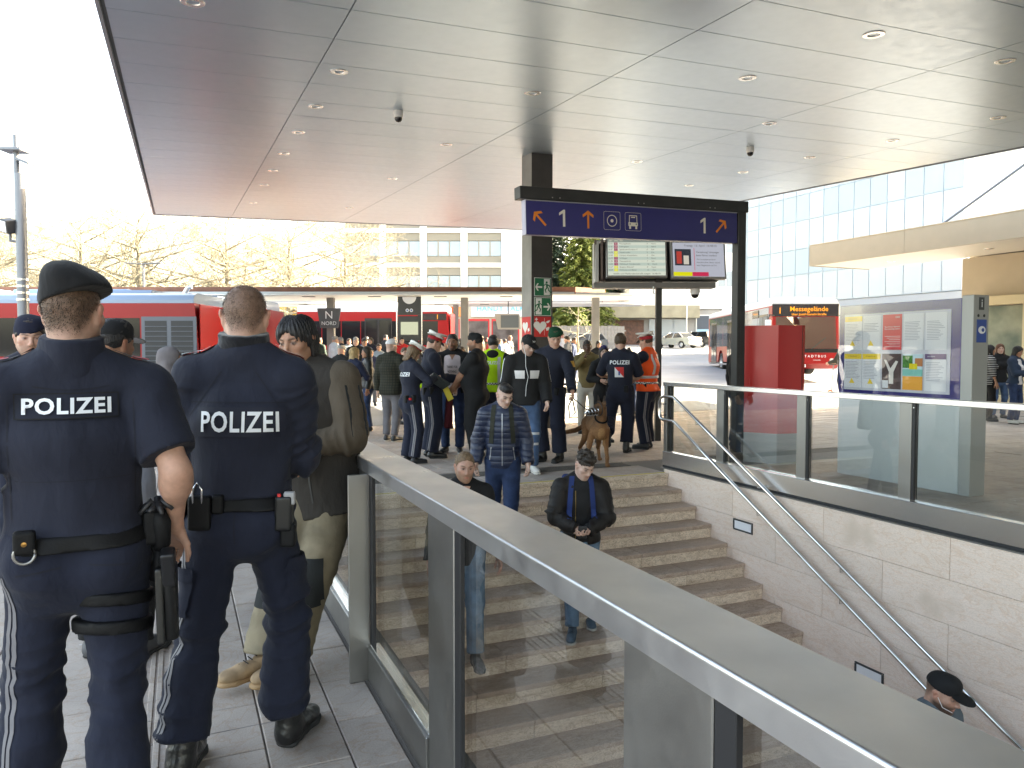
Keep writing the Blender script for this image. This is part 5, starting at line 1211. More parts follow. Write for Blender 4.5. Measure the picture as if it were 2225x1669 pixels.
class Fig:
    """joints, garments and decals of one posed figure (local frame: x right, y forward, z up)"""
    def __init__(s, ht=1.78, build=1., female=False, lean=(0, 0, 0), head=(0, 0, 0), feet=None, hands=None, hips=(0, 0, 0), belly=0., q=2, elbows=None, shw=1.):
        s.k = k = ht / 1.80; s.b = build; s.f = female; s.q = q; s.rh, s.rg, s.rf = RES[q]; s.belly = belly
        hips = V(*hips); s.pel = V(0, 0, .95) * k + hips
        s.Rt = rotm('z', -lean[2]) @ rotm('x', -lean[0]) @ rotm('y', lean[1])
        s.T = lambda x, y, z: s.pel + s.Rt @ (V(x, y, z) * k - V(0, 0, .95) * k)
        sw = (.165 if female else .182) * shw
        s.sh = [s.T(-sw, -.01, 1.425), s.T(sw, -.01, 1.425)]
        s.hip = [s.pel + V(-.092, 0, -.02) * k, s.pel + V(.092, 0, -.02) * k]
        feet = feet or [(-.11, 0, 0, 8, 0), (.11, 0, 0, 8, 0)]; s.foot = []
        s.ank, s.kn = [], []
        for i in (0, 1):
            f = tuple(feet[i]) + (0,) * (5 - len(feet[i])); yaw = f[3] if i else -f[3]
            R = rotm('z', -yaw) @ rotm('x', -f[4]); o = V(f[0], f[1], f[2]); an = o + R @ V(0, -.035, .088) * k if f[4] == 0 else o + R @ V(0, -.035, .088) * k
            kn, t = ik(s.hip[i], an, .425 * k, .425 * k, R @ V(0, 1, 0) + V((-.15, .15)[i], 0, 0)); s.kn.append(kn); s.ank.append(t); s.foot.append((t - R @ V(0, -.035, .088) * k, R))
        hands = hands or [{}, {}]; s.el, s.wr, s.hd = [], [], []
        for i in (0, 1):
            h = hands[i]; sg = (-1, 1)[i]
            if 'loc' in h: tg = V(*h['loc'])
            else: tg = s.sh[i] + V(sg * (.115 + .10 * max(0, build - 1)), .06, -.53) * k
            hint = h.get('hint', (sg * .35, -1, -.2)); e, w = ik(s.sh[i], tg, .295 * k, .255 * k, hint); s.el.append(e); s.wr.append(w)
            fd = nrm(w - e); d = nrm(V(*h['dir'])) if 'dir' in h else fd
            pn = V(*h.get('palm', (-sg, .15, 0))); pn = nrm(pn - d * (pn @ d)); s.hd.append((d, pn, h.get('curl', 22), h.get('thumb', None), h.get('spread', .12)))
        s.nb = s.T(0, -.012, 1.49)
        s.Rh = rotm('z', -head[0]) @ rotm('x', -head[1]) @ rotm('y', head[2])
        s.hc = s.nb + (s.Rt @ V(0, .012, .075) + s.Rh @ V(0, .012, .095)) * k
        s.hs = k * (1.0 if not female else .96)
        s.hp = lambda x, y, z: s.hc + s.hs * (s.Rh @ V(x, y, z))
    # ---- field pieces
    def torso(s, g=0., neck=True):
        k, b = s.k, s.b; T = s.T; X = s.Rt @ V(1, 0, 0)
        if s.f: st = [(.86, .172, .118), (.95, .168, .112), (1.08, .132, .095), (1.27, .152, .115), (1.40, .150, .085)]
        else: st = [(.86, .162, .112), (.95, .160, .108), (1.09, .147, .104), (1.28, .172, .122), (1.405, .165, .088)]
        out = []
        for i in range(len(st) - 1):
            z0, a0, d0 = st[i]; z1, a1, d1 = st[i + 1]
            r = lambda a, d, z: (a * b * k + g, d * b * k + g + (s.belly * .5 if 1.0 < z < 1.2 else 0))
            yo = lambda z: (.012 if 1.2 < z < 1.35 else 0) * (-1) + (s.belly * .5 if 1.0 < z < 1.2 else 0)
            out.append(cone(T(0, yo(z0), z0), T(0, yo(z1), z1), r(a0, d0, z0), r(a1, d1, z1), .03, X))
        for i in (0, 1):
            sg = (-1, 1)[i]
            out.append(cone(T(sg * .03, -.025, 1.515), s.sh[i] + s.Rt @ V(-sg * .01, 0, .005), .055 * k + g * .7, .060 * k + g * .8, .05))
            if s.f: out.append(ell(T(sg * .068, .085, 1.27), (.065 * k + g, .055 * k + g, .06 * k + g), None, .04))
            out.append(ell(T(sg * .085, -.055, .90), (.085 * b * k + g * .8, .085 * b * k + g * .8, .09 * k + g * .5), None, .05))
        return out
    def arm(s, i, g=0., upto=2., r=(.054, .044, .043, .030), flat=True, k_=.02):
        """upto: 1 = to the elbow, 2 = to the wrist (fractions shorten)"""
        k, b = s.k, s.b ** .6 * (1 if not s.f else .86); a, e, w = s.sh[i], s.el[i], s.wr[i]; R = [x * k * b for x in r]; out = []
        u1 = min(1., upto); p1 = a + (e - a) * u1; fl = (0, 1 if (upto <= 1 and flat) else 0)
        out.append(cone(a, p1, R[0] + .012 * k + g, (R[0] + .012 * k) + (R[1] - R[0] - .012 * k) * u1 + g, k_, flat=fl))
        if upto > 1: u2 = upto - 1; p2 = e + (w - e) * u2; out.append(cone(e, p2, R[2] + g, R[2] + (R[3] - R[2]) * u2 + g * (1 if flat else 1), .025, flat=(0, 1 if flat else 0)))
        return out
    def leg(s, i, g=0., r=(.090, .062, .056, .040), upto=2., flat=True, bell=0., calf=.008):
        k, b = s.k, s.b ** .7; h, n, a = s.hip[i], s.kn[i], s.ank[i]; R = [x * k * b for x in r]; out = [cone(h, n, R[0] + g, R[1] + g, .03)]
        u = upto - 1; p = n + (a - n) * u
        out.append(cone(n, p, R[2] + g, R[3] + g + bell, .03, flat=(0, 1 if flat else 0)))
        back = nrm(np.cross(np.cross(a - n, s.foot[i][1] @ V(0, 1, 0)), a - n)); 
        if calf: out.append(ell(n + (a - n) * .3 - nrm(back) * -.012, (.045 * k * b + g, .048 * k * b + g, .11 * k), None, .04))
        return out
    def hand(s, i):
        k = s.k * (1. if not s.f else .9); d, pn, curl, th, spr = s.hd[i]; w = s.wr[i]; sg = (-1, 1)[i]
        t = nrm(np.cross(d, pn)) * (1 if i == 0 else -1)          # towards the thumb
        out = [cone(w - d * .01, w + d * .03 * k, (.030 * k, .021 * k), (.036 * k, .016 * k), .015, t), cone(w + d * .025 * k, w + d * .085 * k, (.037 * k, .015 * k), (.041 * k, .0125 * k), .012, t)]
        for off, L, dd in ((.031, .070, .0), (.0105, .078, .006), (-.0105, .072, .002), (-.031, .056, -.008)):
            p = w + d * (.09 + dd) * k + t * off * k; c = curl * (1 + (-off * 4)); v = nrm(d + t * off * spr * 10); rr = .0088 * k
            for sgm, m in ((.46, .8), (.30, 1.2), (.24, 1.)):
                a = math.radians(c * m); ax = nrm(np.cross(v, pn)); v2 = v * math.cos(a) + np.cross(ax, v) * math.sin(a); e = p + v2 * L * sgm * k
                out.append(cone(p, e, rr, rr * .92, .004)); p, v, rr = e, nrm(v2), rr * .92; pn_ = pn
        tv = nrm(d * .62 + t * .70 + pn * .30) if th is None else nrm(d * th[0] + t * th[1] + pn * th[2])
        p = w + d * .022 * k + t * .024 * k
        e = p + tv * .042 * k; out.append(cone(p, e, .0155 * k, .012 * k, .012)); tv2 = nrm(tv * .8 + d * .55 - t * .12 + pn * .15); e2 = e + tv2 * .034 * k; out.append(cone(e, e2, .0105 * k, .0098 * k, .005)); tv3 = nrm(tv2 + d * .3 - t * .2 + pn * .1); out.append(cone(e2, e2 + tv3 * .026 * k, .0095 * k, .0075 * k, .004))
        return out
    def headf(s, jaw=1.):
        hp, c, R = s.hp, s.hs, s.Rh; j = jaw * (.94 if s.f else 1.)
        E = lambda p, r, k=.02, op='u': ell(hp(*p), [x * c for x in r], R, k * c, op)
        C = lambda p, q_, a, b, k=.012: cone(hp(*p), hp(*q_), a * c, b * c, k * c)
        o = [E((0, -.016, .032), (.0755, .097, .086)), E((0, .022, -.02), (.063, .070, .085), .03), E((0, .040, -.062), (.049 * j, .050, .046), .03)]
        for x in (-1, 1):
            o.append(C((x * .056 * j, -.006, -.050), (x * .020, .066, -.098), .019, .017, .025))
            o.append(E((x * .046, .052, -.016), (.024, .026, .020), .02))           # cheek bone
            o.append(C((x * .014, .084, .028), (x * .048, .066, .026), .0115, .010, .014))   # brow
            o.append(E((x * .0315, .094, .006), (.0165, .016, .0115), .012, 's'))             # socket
            o.append(E((x * .0315, .0745, .005), (.0135, .0135, .0125), .003))                # eyeball with lids
            o.append(E((x * .0315, .077, .0125), (.0155, .0125, .0055), .004))
            o.append(E((x * .076, -.010, -.006), (.0105, .020, .033), .008)); o.append(E((x * .086, -.018, .012), (.0065, .017, .018), .006)); o.append(E((x * .0865, -.004, -.004), (.006, .0075, .013), .004, 's'))
            o.append(E((x * .0105, .1000, -.036), (.0085, .010, .0075), .006))                # nostril wing
        o += [C((0, .088, .012), (0, .1085, -.028), .0085, .0105, .012), E((0, .107, -.031), (.0105, .010, .009), .008), E((0, .074, -.104), (.021, .018, .017), .02)]
        o += [E((0, .0835, -.063), (.022, .014, .0055), .006), E((0, .0815, -.0735), (.019, .014, .0062), .006), E((0, .100, -.0682), (.023, .012, .0022), .003, 's')]
        n1 = s.nb - s.Rt @ V(0, .0, .03) * s.k
        nr = (.058 if not s.f else .048) * s.k * (s.b ** .5)
        o.append(cone(n1, hp(0, -.028, -.045), nr * 1.05, nr * .97, .03)); o.append(cone(hp(0, -.055, .0), s.T(0, -.05, 1.49), nr * .72, nr * .9, .03))
        return o
    def headcol(s, P, skin, beard=0., bcol=(.03, .02, .015), buzz=None, brow=(.03, .02, .015), lips=None, buzzline=None):
        """skin colour per vertex: lips, brows, eyes, stubble and cropped hair"""
        Q = (P - s.hc) @ s.Rh / s.hs; n = len(P); col = np.tile(np.array(skin), (n, 1)); x, y, z = np.abs(Q[:, 0]), Q[:, 1], Q[:, 2]
        mix = lambda w, c: col * (1 - w[:, None]) + np.array(c)[None] * w[:, None]
        sm = lambda v, a, b: np.clip((v - a) / (b - a), 0, 1)
        rd = np.exp(-((x - .045) / .02) ** 2 - ((z + .025) / .02) ** 2) * (y > .03); col = mix(rd * .25, np.array(skin) * V(1.15, .80, .78)); rd = np.exp(-(x / .012) ** 2 - ((z + .03) / .014) ** 2) * (y > .09); col = mix(rd * .3, np.array(skin) * V(1.15, .78, .75))
        er = sm(x, .078, .084); col = mix(er * .35 * (y < .03), np.array(skin) * V(1.2, .7, .65))
        if buzz is not None:
            line = np.where(y > 0, .062 + .02 * (x / .07) ** 2 * 0 + .0 * y, .062 - (.062 + .055) * np.clip(-y / .07, 0, 1)) if buzzline is None else buzzline(x, y, z)
            w = sm(z, line - .022, line + .03) * (1 - sm(x, .0795, .084) * (z < .03)); col = mix(np.clip(w * buzz[1] * (1 + .12 * snoise(Q, 160, 21) + .10 * snoise(Q, 60, 22)), 0, 1), buzz[0])
        if beard:
            w = sm(-z, .030, .055) * sm(y, -.045, -.005) * (1 - sm(x, .078, .084)) * (1 - .0 * x); w *= 1 - np.exp(-(x / .022) ** 2 - ((z + .068) / .008) ** 2) * (y > .07) * .9
            mo = np.exp(-(x / .028) ** 2 - ((z + .050) / .007) ** 2) * (y > .07); w = np.maximum(w * (z > -.135), mo); col = mix(np.clip(w, 0, 1) * beard, bcol)
        w = np.exp(-(x / .021) ** 4 - ((z + .068) / .0085) ** 2) * (y > .078); col = mix(w * .75, lips if lips is not None else np.array(skin) * V(.95, .52, .50))
        w = np.exp(-((x - .032) / .021) ** 4 - ((z - .0255 - .004 * np.sin((x - .02) * 60)) / .0048) ** 2) * (y > .045); col = mix(np.clip(w * .9, 0, 1), brow)
        ex = x - .0315; ez = z - .005
        w = (np.exp(-(ex / .0135) ** 4 - (ez / .0058) ** 4)) * (y > .055); col = mix(np.clip(w, 0, 1), (.30, .27, .25))
        w = np.exp(-((ex) / .0062) ** 4 - (ez / .0062) ** 4) * (y > .06); col = mix(w, (.03, .022, .018))
        w = np.exp(-(ex / .0165) ** 4 - ((ez - .0075) / .0026) ** 2) * (y > .05); col = mix(np.clip(w * .85, 0, 1), np.array(skin) * .18)
        w = np.exp(-(ex / .017) ** 4 - ((ez - .001) / .012) ** 2) * (y > .04); col = mix(w * .22, np.array(skin) * V(.55, .42, .42))
        return col
    # ---- hair and hats (all in head coordinates)
    def hairf(s, style, vol=0.):
        hp, c, R = s.hp, s.hs, s.Rh
        E = lambda p, r, k=.015, op='u': ell(hp(*p), [x * c for x in r], R, k * c, op)
        C = lambda p, q_, a, b, k=.02: cone(hp(*p), hp(*q_), tuple(x * c for x in a) if isinstance(a, tuple) else a * c, tuple(x * c for x in b) if isinstance(b, tuple) else b * c, k * c, R @ V(1, 0, 0))
        keep = lambda p, n: cut(hp(*p), R @ V(*n))
        th = .009 + vol
        sh = [E((0, -.016, .034), (.0755 + th, .097 + th, .086 + th * 1.3))]
        if style == 'short': return sh + [E((0, .025, .105), (.055, .06, .022 + vol), .03), keep((0, .078, .058), (0, .62, -.78)), E((.095, .035, -.06), (.035, .06, .075), .01, 's'), E((-.095, .035, -.06), (.035, .06, .075), .01, 's'), keep((0, 0, -.055), (0, 0, -1))]
        if style == 'top':   return [E((0, -.005, .075), (.070, .090, .052 + vol), .02), E((0, .05, .10), (.05, .045, .028 + vol), .03), keep((0, .09, .055), (0, .45, -.89)), keep((0, 0, .045), (0, 0, -1))]
        if style == 'curly':
            o = [E((0, -.012, .062), (.083 + vol, .098 + vol, .073 + vol), .02), E((0, .055, .112), (.060, .05, .034), .02)]; r = random.Random(5)
            for j in range(34):
                a, b = r.uniform(0, 6.28), r.uniform(.15, 1.4); p = (.085 * math.cos(a) * math.sin(b), -.01 + .105 * math.sin(a) * math.sin(b), .055 + .10 * math.cos(b)); o.append(E(p, (.017, .017, .015), .008))
            return o + [keep((0, .088, .062), (0, .55, -.83)), keep((0, 0, -.02), (0, 0, -1))]
        if style in ('long', 'bob'):
            zb = -.30 if style == 'long' else -.15
            o = [E((0, -.018, .036), (.0755 + .016, .097 + .013, .086 + .014)), C((0, -.060, .02), (0, -.085, zb), (.085, .045), (.095, .030), .03), C((-.076, -.012, .02), (-.080, .002, zb * .85), (.018, .040), (.016, .030), .02), C((.076, -.012, .02), (.080, .002, zb * .85), (.018, .040), (.016, .030), .02)]
            return o + [E((0, .100, -.045), (.064, .085, .112), .012, 's'), E((0, .02, -.13), (.052, .085, .10), .01, 's')]
        if style == 'back':  # combed back, tied
            return [E((0, -.020, .034), (.0755 + .007, .097 + .008, .086 + .010)), E((0, -.125, .03), (.026, .030, .030), .015), keep((0, .058, .060), (0, .70, -.71)), keep((0, 0, -.06), (0, 0, -1))]
        if style == 'shag':  # chin-length black hair
            return [E((-.02, -.016, .042), (.066, .106, .090), .01), E((.022, -.014, .040), (.066, .106, .092), .01), C((-.076, -.022, .02), (-.078, -.022, -.075), (.016, .048), (.010, .030), .02), C((.076, -.022, .02), (.078, -.022, -.075), (.016, .048), (.010, .030), .02), C((0, -.075, 0), (0, -.080, -.085), (.075, .028), (.06, .02), .03), E((0, .122, -.030), (.063, .082, .105), .012, 's'), E((0, .05, -.15), (.06, .09, .08), .01, 's')]
        return sh
    def mk(s, prims, res): return nets(prims, res)
    def bones(s): return [(s.sh[i], s.el[i]) for i in (0, 1)] + [(s.el[i], s.wr[i]) for i in (0, 1)]

def seg_t(P, a, b):
    d = b - a; L2 = d @ d; t = np.clip((P - a) @ d / L2, 0, 1); return t, np.linalg.norm(P - a - t[:, None] * d, axis=1)
def ridge(x): return ((1 + np.sin(x)) / 2) ** 2.2
def crease(P, F, bones, amp, seed, lam=.075, base=.0025, ffreq=9.):
    """drapes a garment: ring creases bunching at the joints, long soft folds elsewhere"""
    N = vnormals(P, F); r = np.random.RandomState(seed); disp = base * snoise(P * V(1.2, 1.2, .55), ffreq, seed) + base * .6 * snoise(P, ffreq * 2.3, seed + 1)
    w0 = snoise(P * V(1., 1., .62), 5.5, seed + 7); disp = disp + amp * .85 * (ridge(5.5 * w0 + P @ V(3, 2, 5)) - .3) * (.55 + .45 * snoise(P, 4., seed + 9))
    for (a, b, e0, e1) in bones:
        t, d = seg_t(P, a, b); L = np.linalg.norm(b - a); ax = nrm(b - a); u = nrm(np.cross(ax, V(.3, .9, .2))); w = np.cross(ax, u)
        Q = P - a; th = np.arctan2(Q @ w, Q @ u); near = np.clip(1.25 - d / .13, 0, 1)
        env = e0 * np.exp(-(t / .20) ** 2) + e1 * np.exp(-((1 - t) / .24) ** 2) + .30
        f = ridge(t * L / lam * 6.283 + 1.1 * np.sin(th + r.uniform(0, 6)) + r.uniform(0, 6)) * (.55 + .45 * np.sin(th * 1 + r.uniform(0, 6))) + .6 * ridge(t * L / (lam * .6) * 6.283 + 1.7 * np.sin(th * 2 + r.uniform(0, 6)) + r.uniform(0, 6)) * (.5 + .5 * np.sin(th + r.uniform(0, 6)))
        disp = disp + amp * env * near * (f - .35)
    return P + N * disp[:, None]

class Cloth:
    def __init__(s, P, F): s.P, s.F = P, F; s.b = None
    def bvh(s):
        if s.b is None: s.b = BVHTree.FromPolygons([Vector(p) for p in s.P], [tuple(f) for f in s.F])
        return s.b
    def hit(s, p, n):
        h = s.bvh().ray_cast(Vector(p), Vector(-n), 1.2); return None if h[0] is None else np.array(h[0])

def patch(parent, cl, name, o, u, v, n, w, h, m, nx=6, ny=4, off=.003, poly=None, dist=.35):
    """a sheet of cloth or print lying on a garment; poly = outline in (-1..1) coordinates, else a rectangle"""
    o, u, v, n = V(*o), nrm(u), nrm(v), nrm(n); vs, fs, ok = [], [], {}
    if poly is None:
        g = {}
        for j in range(ny + 1):
            for i in range(nx + 1):
                p = o + u * w * (i / nx - .5) + v * h * (j / ny - .5); q = cl.hit(p + n * dist, n)
                if q is not None: g[i, j] = len(vs); vs.append(q + n * off)
        for j in range(ny):
            for i in range(nx):
                c = [(i, j), (i + 1, j), (i + 1, j + 1), (i, j + 1)]
                if all(x in g for x in c): fs.append(tuple(g[x] for x in c))
    else:
        q0 = [o + u * w / 2 * a + v * h / 2 * b for a, b in poly]; S_ = 6
        for k in range(1, len(q0) - 1):
            g = {}
            for i in range(S_ + 1):
                for j in range(S_ + 1 - i):
                    q = cl.hit(q0[0] + (q0[k] - q0[0]) * i / S_ + (q0[k + 1] - q0[0]) * j / S_ + n * dist, n)
                    if q is not None: g[i, j] = len(vs); vs.append(q + n * off)
            for i in range(S_):
                for j in range(S_ - i):
                    for tri in (((i, j), (i + 1, j), (i, j + 1)), ((i + 1, j), (i + 1, j + 1), (i, j + 1))):
                        if all(x in g for x in tri): fs.append(tuple(g[x] for x in tri))
    if not fs: return None
    mb = MB(); mb.add(vs, fs); ob = mb.obj(name, m, parent, smooth=True); return ob

def print_text(parent, cl, body, o, u, v, n, width, m, bold=.02, off=.005, dist=.35, name='lettering', height=None):
    me = text_mesh(body, 1., m, bold, name=name); o, u, v, n = V(*o), nrm(u), nrm(v), nrm(n)
    co = np.array([x.co[:] for x in me.vertices]); w = co[:, 0].max() - co[:, 0].min(); co[:, 0] -= (co[:, 0].max() + co[:, 0].min()) / 2; co[:, 1] -= (co[:, 1].max() + co[:, 1].min()) / 2
    sx = width / w; sy = sx if height is None else height / (co[:, 1].max() - co[:, 1].min()); last = None
    for i, x in enumerate(me.vertices):
        p = o + u * co[i, 0] * sx + v * co[i, 1] * sy; q = cl.hit(p + n * dist, n)
        if q is None: q = p if last is None else p + n * ((last - p) @ n)
        else: last = q
        x.co = q + n * off
    me.update(); return obj(name, me, parent)

def strip(parent, cl, name, pts, outs, widths, m, off=.003):
    vs, fs = [], []; prev = None; pts = [V(*p) for p in pts]
    for i, p in enumerate(pts):
        t = nrm(pts[min(i + 1, len(pts) - 1)] - pts[max(i - 1, 0)]); n = nrm(outs[i]); sd = nrm(np.cross(t, n)); w = widths if isinstance(widths, float) else widths[i]
        row = []
        for k in (-1, 1):
            q = cl.hit(p + sd * k * w / 2 + n * .25, n)
            if q is None: row = None; break
            row.append(q + n * off)
        if row is None: prev = None; continue
        vs += row
        if prev is not None: fs.append((prev, prev + 1, len(vs) - 1, len(vs) - 2))
        prev = len(vs) - 2
    if fs: return MB().add(vs, fs).obj(name, m, parent, smooth=True)

def shoe(F_, i, parent, m, msole, kind='shoe', tag_name=None):
    o, R = F_.foot[i]; k = F_.k * (1 if not F_.f else .9); q = lambda x, y, z: o + R @ V(x, y, z) * k; X = R @ V(1, 0, 0); res = max(.006, F_.rg * .8)
    up = [cone(q(0, -.062, .045), q(0, .075, .050), (.040 * k, .044 * k), (.045 * k, .036 * k), .02, X), ell(q(0, .130, .040), (.045 * k, .062 * k, .034 * k), R, .03), cone(q(0, -.045, .05), q(0, -.03, .105), (.041 * k, .050 * k), (.040 * k, .047 * k), .02, X, (0, 1)), cut(q(0, 0, .018), -(R @ V(0, 0, 1)))]
    if kind == 'boot':
        u2 = nrm(F_.kn[i] - F_.ank[i]); up.insert(3, cone(q(0, -.035, .08), q(0, -.035, .08) + u2 * .19 * k, (.046 * k, .056 * k), (.055 * k, .060 * k), .03, X, (0, 1)))
    P, F = nets(up, res); P = P + vnormals(P, F) * (.0012 * snoise(P, 60, 5 + i))[:, None] if kind == 'boot' else P
    sob = obj('boot' if kind == 'boot' else 'shoe', pmesh('shoe', P, F, m), parent)
    so = [cone(q(0, -.058, .012), q(0, .0, .012), (.043 * k, .02 * k), (.038 * k, .02 * k), .01, X), cone(q(0, .0, .012), q(0, .125, .014), (.038 * k, .02 * k), (.049 * k, .02 * k), .02, X), ell(q(0, .140, .014), (.047 * k, .060 * k, .02 * k), R, .02), cut(q(0, 0, .0), -(R @ V(0, 0, 1))), cut(q(0, 0, .026 if kind != 'boot' else .032), R @ V(0, 0, 1))]
    P, F = nets(so, res); obj('sole', pmesh('sole', P, F, msole), sob)
    if kind == 'laces' or kind == 'boot':
        mb = MB()
        for z in range(4 if kind == 'laces' else 6):
            y, zz = (.085 - .022 * z, .078 + .012 * z) if kind == 'laces' else (.06 - .016 * z, .085 + .028 * z)
            if F_.q <= 1: mb.tube([q(-.022, y - .004, zz - .006), q(0, y + .008, zz + .006), q(.022, y - .004, zz - .006)], .0028 * k, 5)
        if mb.v: mb.obj('lace', mat('lace_dark', (.02, .02, .022), .8), sob)
    return sob
def torso_low(F_, g): return [p for p in F_.torso(g)][:2] + [p for p in F_.torso(g) if p[0] == 'ell' and p[1][0][2] < F_.pel[2] + .02 * F_.k]

def band(F_, parent, name, prims, p, n, hh, m, res=None, amp=0.):
    """a belt, strap, cuff or stripe cut out of a garment-shaped shell between two planes"""
    p, n = V(*p), nrm(n); P, F = nets(prims + [cut(p + n * hh, n), cut(p - n * hh, -n)], res or F_.rg); return obj(name, pmesh(name, P, F, m), parent)

def person(label, loc, rz, F_, skin='fair', hair=None, hat=None, top=None, under=None, bottom=None, shoes=None, beard=0., buzz=None, group=None, belt=None, jaw=1., bcol=None, cat='person', extras=None, brow=None, buzzline=None):
    q = F_.q; sk = SKIN[skin]; rh, rg, rf = F_.rh, F_.rg, F_.rf
    hcol = HAIRC[hair[1]] if hair else (HAIRC[buzz[0]] if buzz else HAIRC['dark'])
    parts = []
    P, F = nets(F_.headf(jaw), rh)
    col = F_.headcol(P, sk, beard, bcol or hcol, (np.array(sk) * .15 + np.array(HAIRC[buzz[0]]) * .85, buzz[1]) if buzz else None, brow or hcol, buzzline=buzzline); parts.append((P, F, col))
    short = top and top.get('sleeve', 2.) < 1.6
    for i in (0, 1):
        prims = F_.hand(i) + [cone(F_.el[i], F_.wr[i], .043 * F_.k * F_.b ** .6, .028 * F_.k * F_.b ** .5, .02)]
        if short: prims = F_.arm(i, -.004, 2., flat=False) + F_.hand(i) + [ell(F_.el[i] + (F_.wr[i] - F_.el[i]) * .22, (.040 * F_.k * F_.b ** .5,) * 3, None, .05)]
        P, F = nets(prims, rf if not short or q > 0 else rf); parts.append((P, F, np.tile(np.array(sk) * V(1., .97, .95), (len(P), 1))))
    P, F = nets(F_.torso(-.022) + F_.leg(0, -.016) + F_.leg(1, -.016), .034); parts.append((P, F, np.tile(np.array(sk), (len(P), 1))))
    o = 0; PP, FF, CC = [], [], []
    for P, F, c in parts: PP.append(P); FF.append(F + o); CC.append(c); o += len(P)
    body = obj('person', pmesh('person', np.concatenate(PP), np.concatenate(FF), skin_mat(), np.concatenate(CC)), None, loc, rz)
    tag(body, label, cat, group)
    out = {'body': body}
    def garment(spec, name):
        g = spec.get('g', .016); sl = spec.get('sleeve', 2.); hem = spec.get('hem', .90); amp = spec.get('amp', .006)
        pr = F_.torso(g)
        if spec.get('flare'): X = F_.Rt @ V(1, 0, 0); pr.append(cone(F_.T(0, 0, 1.1), F_.T(0, 0, hem - .02), ((.15 * F_.b) * F_.k + g, .11 * F_.b * F_.k + g), (.165 * F_.b * F_.k + g + spec['flare'], .125 * F_.b * F_.k + g + spec['flare']), .03, X, (0, 1)))
        if spec.get('vest'): sl = 0
        c_ = spec.get('collar', 0.)
        if c_: pr.append(cone(F_.T(0, -.012, 1.46), F_.T(0, -.012, 1.485) + (F_.hp(0, -.02, -.05) - F_.T(0, -.012, 1.485)) * c_, (.088 * F_.k + g * .4, .088 * F_.k + g * .4), (.070 * F_.k + g * .3, .072 * F_.k + g * .3), .02, F_.Rt @ V(1, 0, 0), (0, 1)))
        if spec.get('hood'): pr.append(ell(F_.T(0, -.085, 1.49), (.10 * F_.k, .055 * F_.k, .07 * F_.k), None, .03))
        pr = [grp(pr + [cut(F_.T(0, 0, hem), F_.Rt @ V(0, 0, -1))], .0)]
        if sl:
            for i in (0, 1): pr.append(grp(F_.arm(i, g * spec.get('slim', 1.), sl, spec.get('r', (.056, .048, .046, .036)), True), .016))
        if spec.get('open'):
            w = spec['open']; pr.append(rbox(F_.T(0, .20, 1.18), (w, .12, .40), F_.Rt, .01, .008, 's'))
        if spec.get('vneck'): pr.append(ell(F_.T(0, .10, 1.475), (.05 * F_.k, .06 * F_.k, spec['vneck'] * F_.k), F_.Rt, .01, 's'))
        P, F = nets(pr, rg)
        if amp and q < 3: P = crease(P, F, [(F_.sh[i], F_.el[i], .45, 1.) for i in (0, 1)] * (1 if sl else 0) + [(F_.el[i], F_.wr[i], 1., .8) for i in (0, 1)] * (1 if sl > 1.5 else 0), amp * (1.35 if q == 0 else 1), hash(label) % 1000 if False else sum(map(ord, label)) % 997, base=amp * .42)
        ob = obj(name, pmesh(name, P, F, spec['m']), body); out[name] = Cloth(P, F); out[name + '_o'] = ob; return ob
    if under: garment(under, under.get('name', 'shirt'))
    if top: garment(top, top.get('name', 'jacket'))
    if bottom:
        g = bottom.get('g', .012); r = bottom.get('r', (.092, .070, .066, .056)); amp = bottom.get('amp', .007)
        pr = torso_low(F_, g) + [cut(F_.T(0, 0, bottom.get('waist', 1.0)), F_.Rt @ V(0, 0, 1))]; pr = [grp(pr, .02)]
        for i in (0, 1): pr += [grp(F_.leg(i, g, r, bottom.get('upto', 1.98), True, bottom.get('bell', 0.), 0), .03)]
        P, F = nets(pr, rg)
        if amp and q < 3: P = crease(P, F, [(F_.hip[i], F_.kn[i], .55, .9) for i in (0, 1)] + [(F_.kn[i], F_.ank[i], .9, 1.3) for i in (0, 1)], amp, sum(map(ord, label)) % 991, lam=.09, base=amp * .4)
        nm = bottom.get('name', 'trousers'); obj(nm, pmesh(nm, P, F, bottom['m']), body); out[nm] = Cloth(P, F)
    if shoes:
        for i in (0, 1): shoe(F_, i, body, shoes['m'], shoes.get('sole', mat('sole_dark', (.03, .03, .03), .8)), shoes.get('kind', 'shoe'))
    if hair and hair[0] != 'none':
        P, F = nets(F_.hairf(hair[0], hair[2] if len(hair) > 2 else 0.), max(rh, .0055))
        N = vnormals(P, F); Q = (P - F_.hc) @ F_.Rh; amp = .004 if hair[0] != 'curly' else .007
        if hair[0] in ('long', 'bob', 'shag'): d = .0035 * np.sin(np.arctan2(Q[:, 0], -Q[:, 1]) * 26 + 3 * snoise(Q, 12, 3)) + .003 * snoise(Q * V(1, 1, .3), 60, 4)
        else: d = amp * snoise(Q, 70 if hair[0] != 'curly' else 110, 9) + .002 * snoise(Q, 160, 8)
        P = P + N * d[:, None]
        obj('hair', pmesh('hair', P, F, hair_mat(hair[1], HAIRC[hair[1]])), body)
    if hat: hat(F_, body, out)
    if belt: band(F_, body, 'belt', F_.torso(bottom.get('g', .012) + .012), F_.T(0, 0, belt.get('z', .985)), F_.Rt @ V(0, 0, 1), belt.get('h', .024), belt.get('m', BELT), min(rg, .012))
    if extras: extras(F_, body, out)
    return body

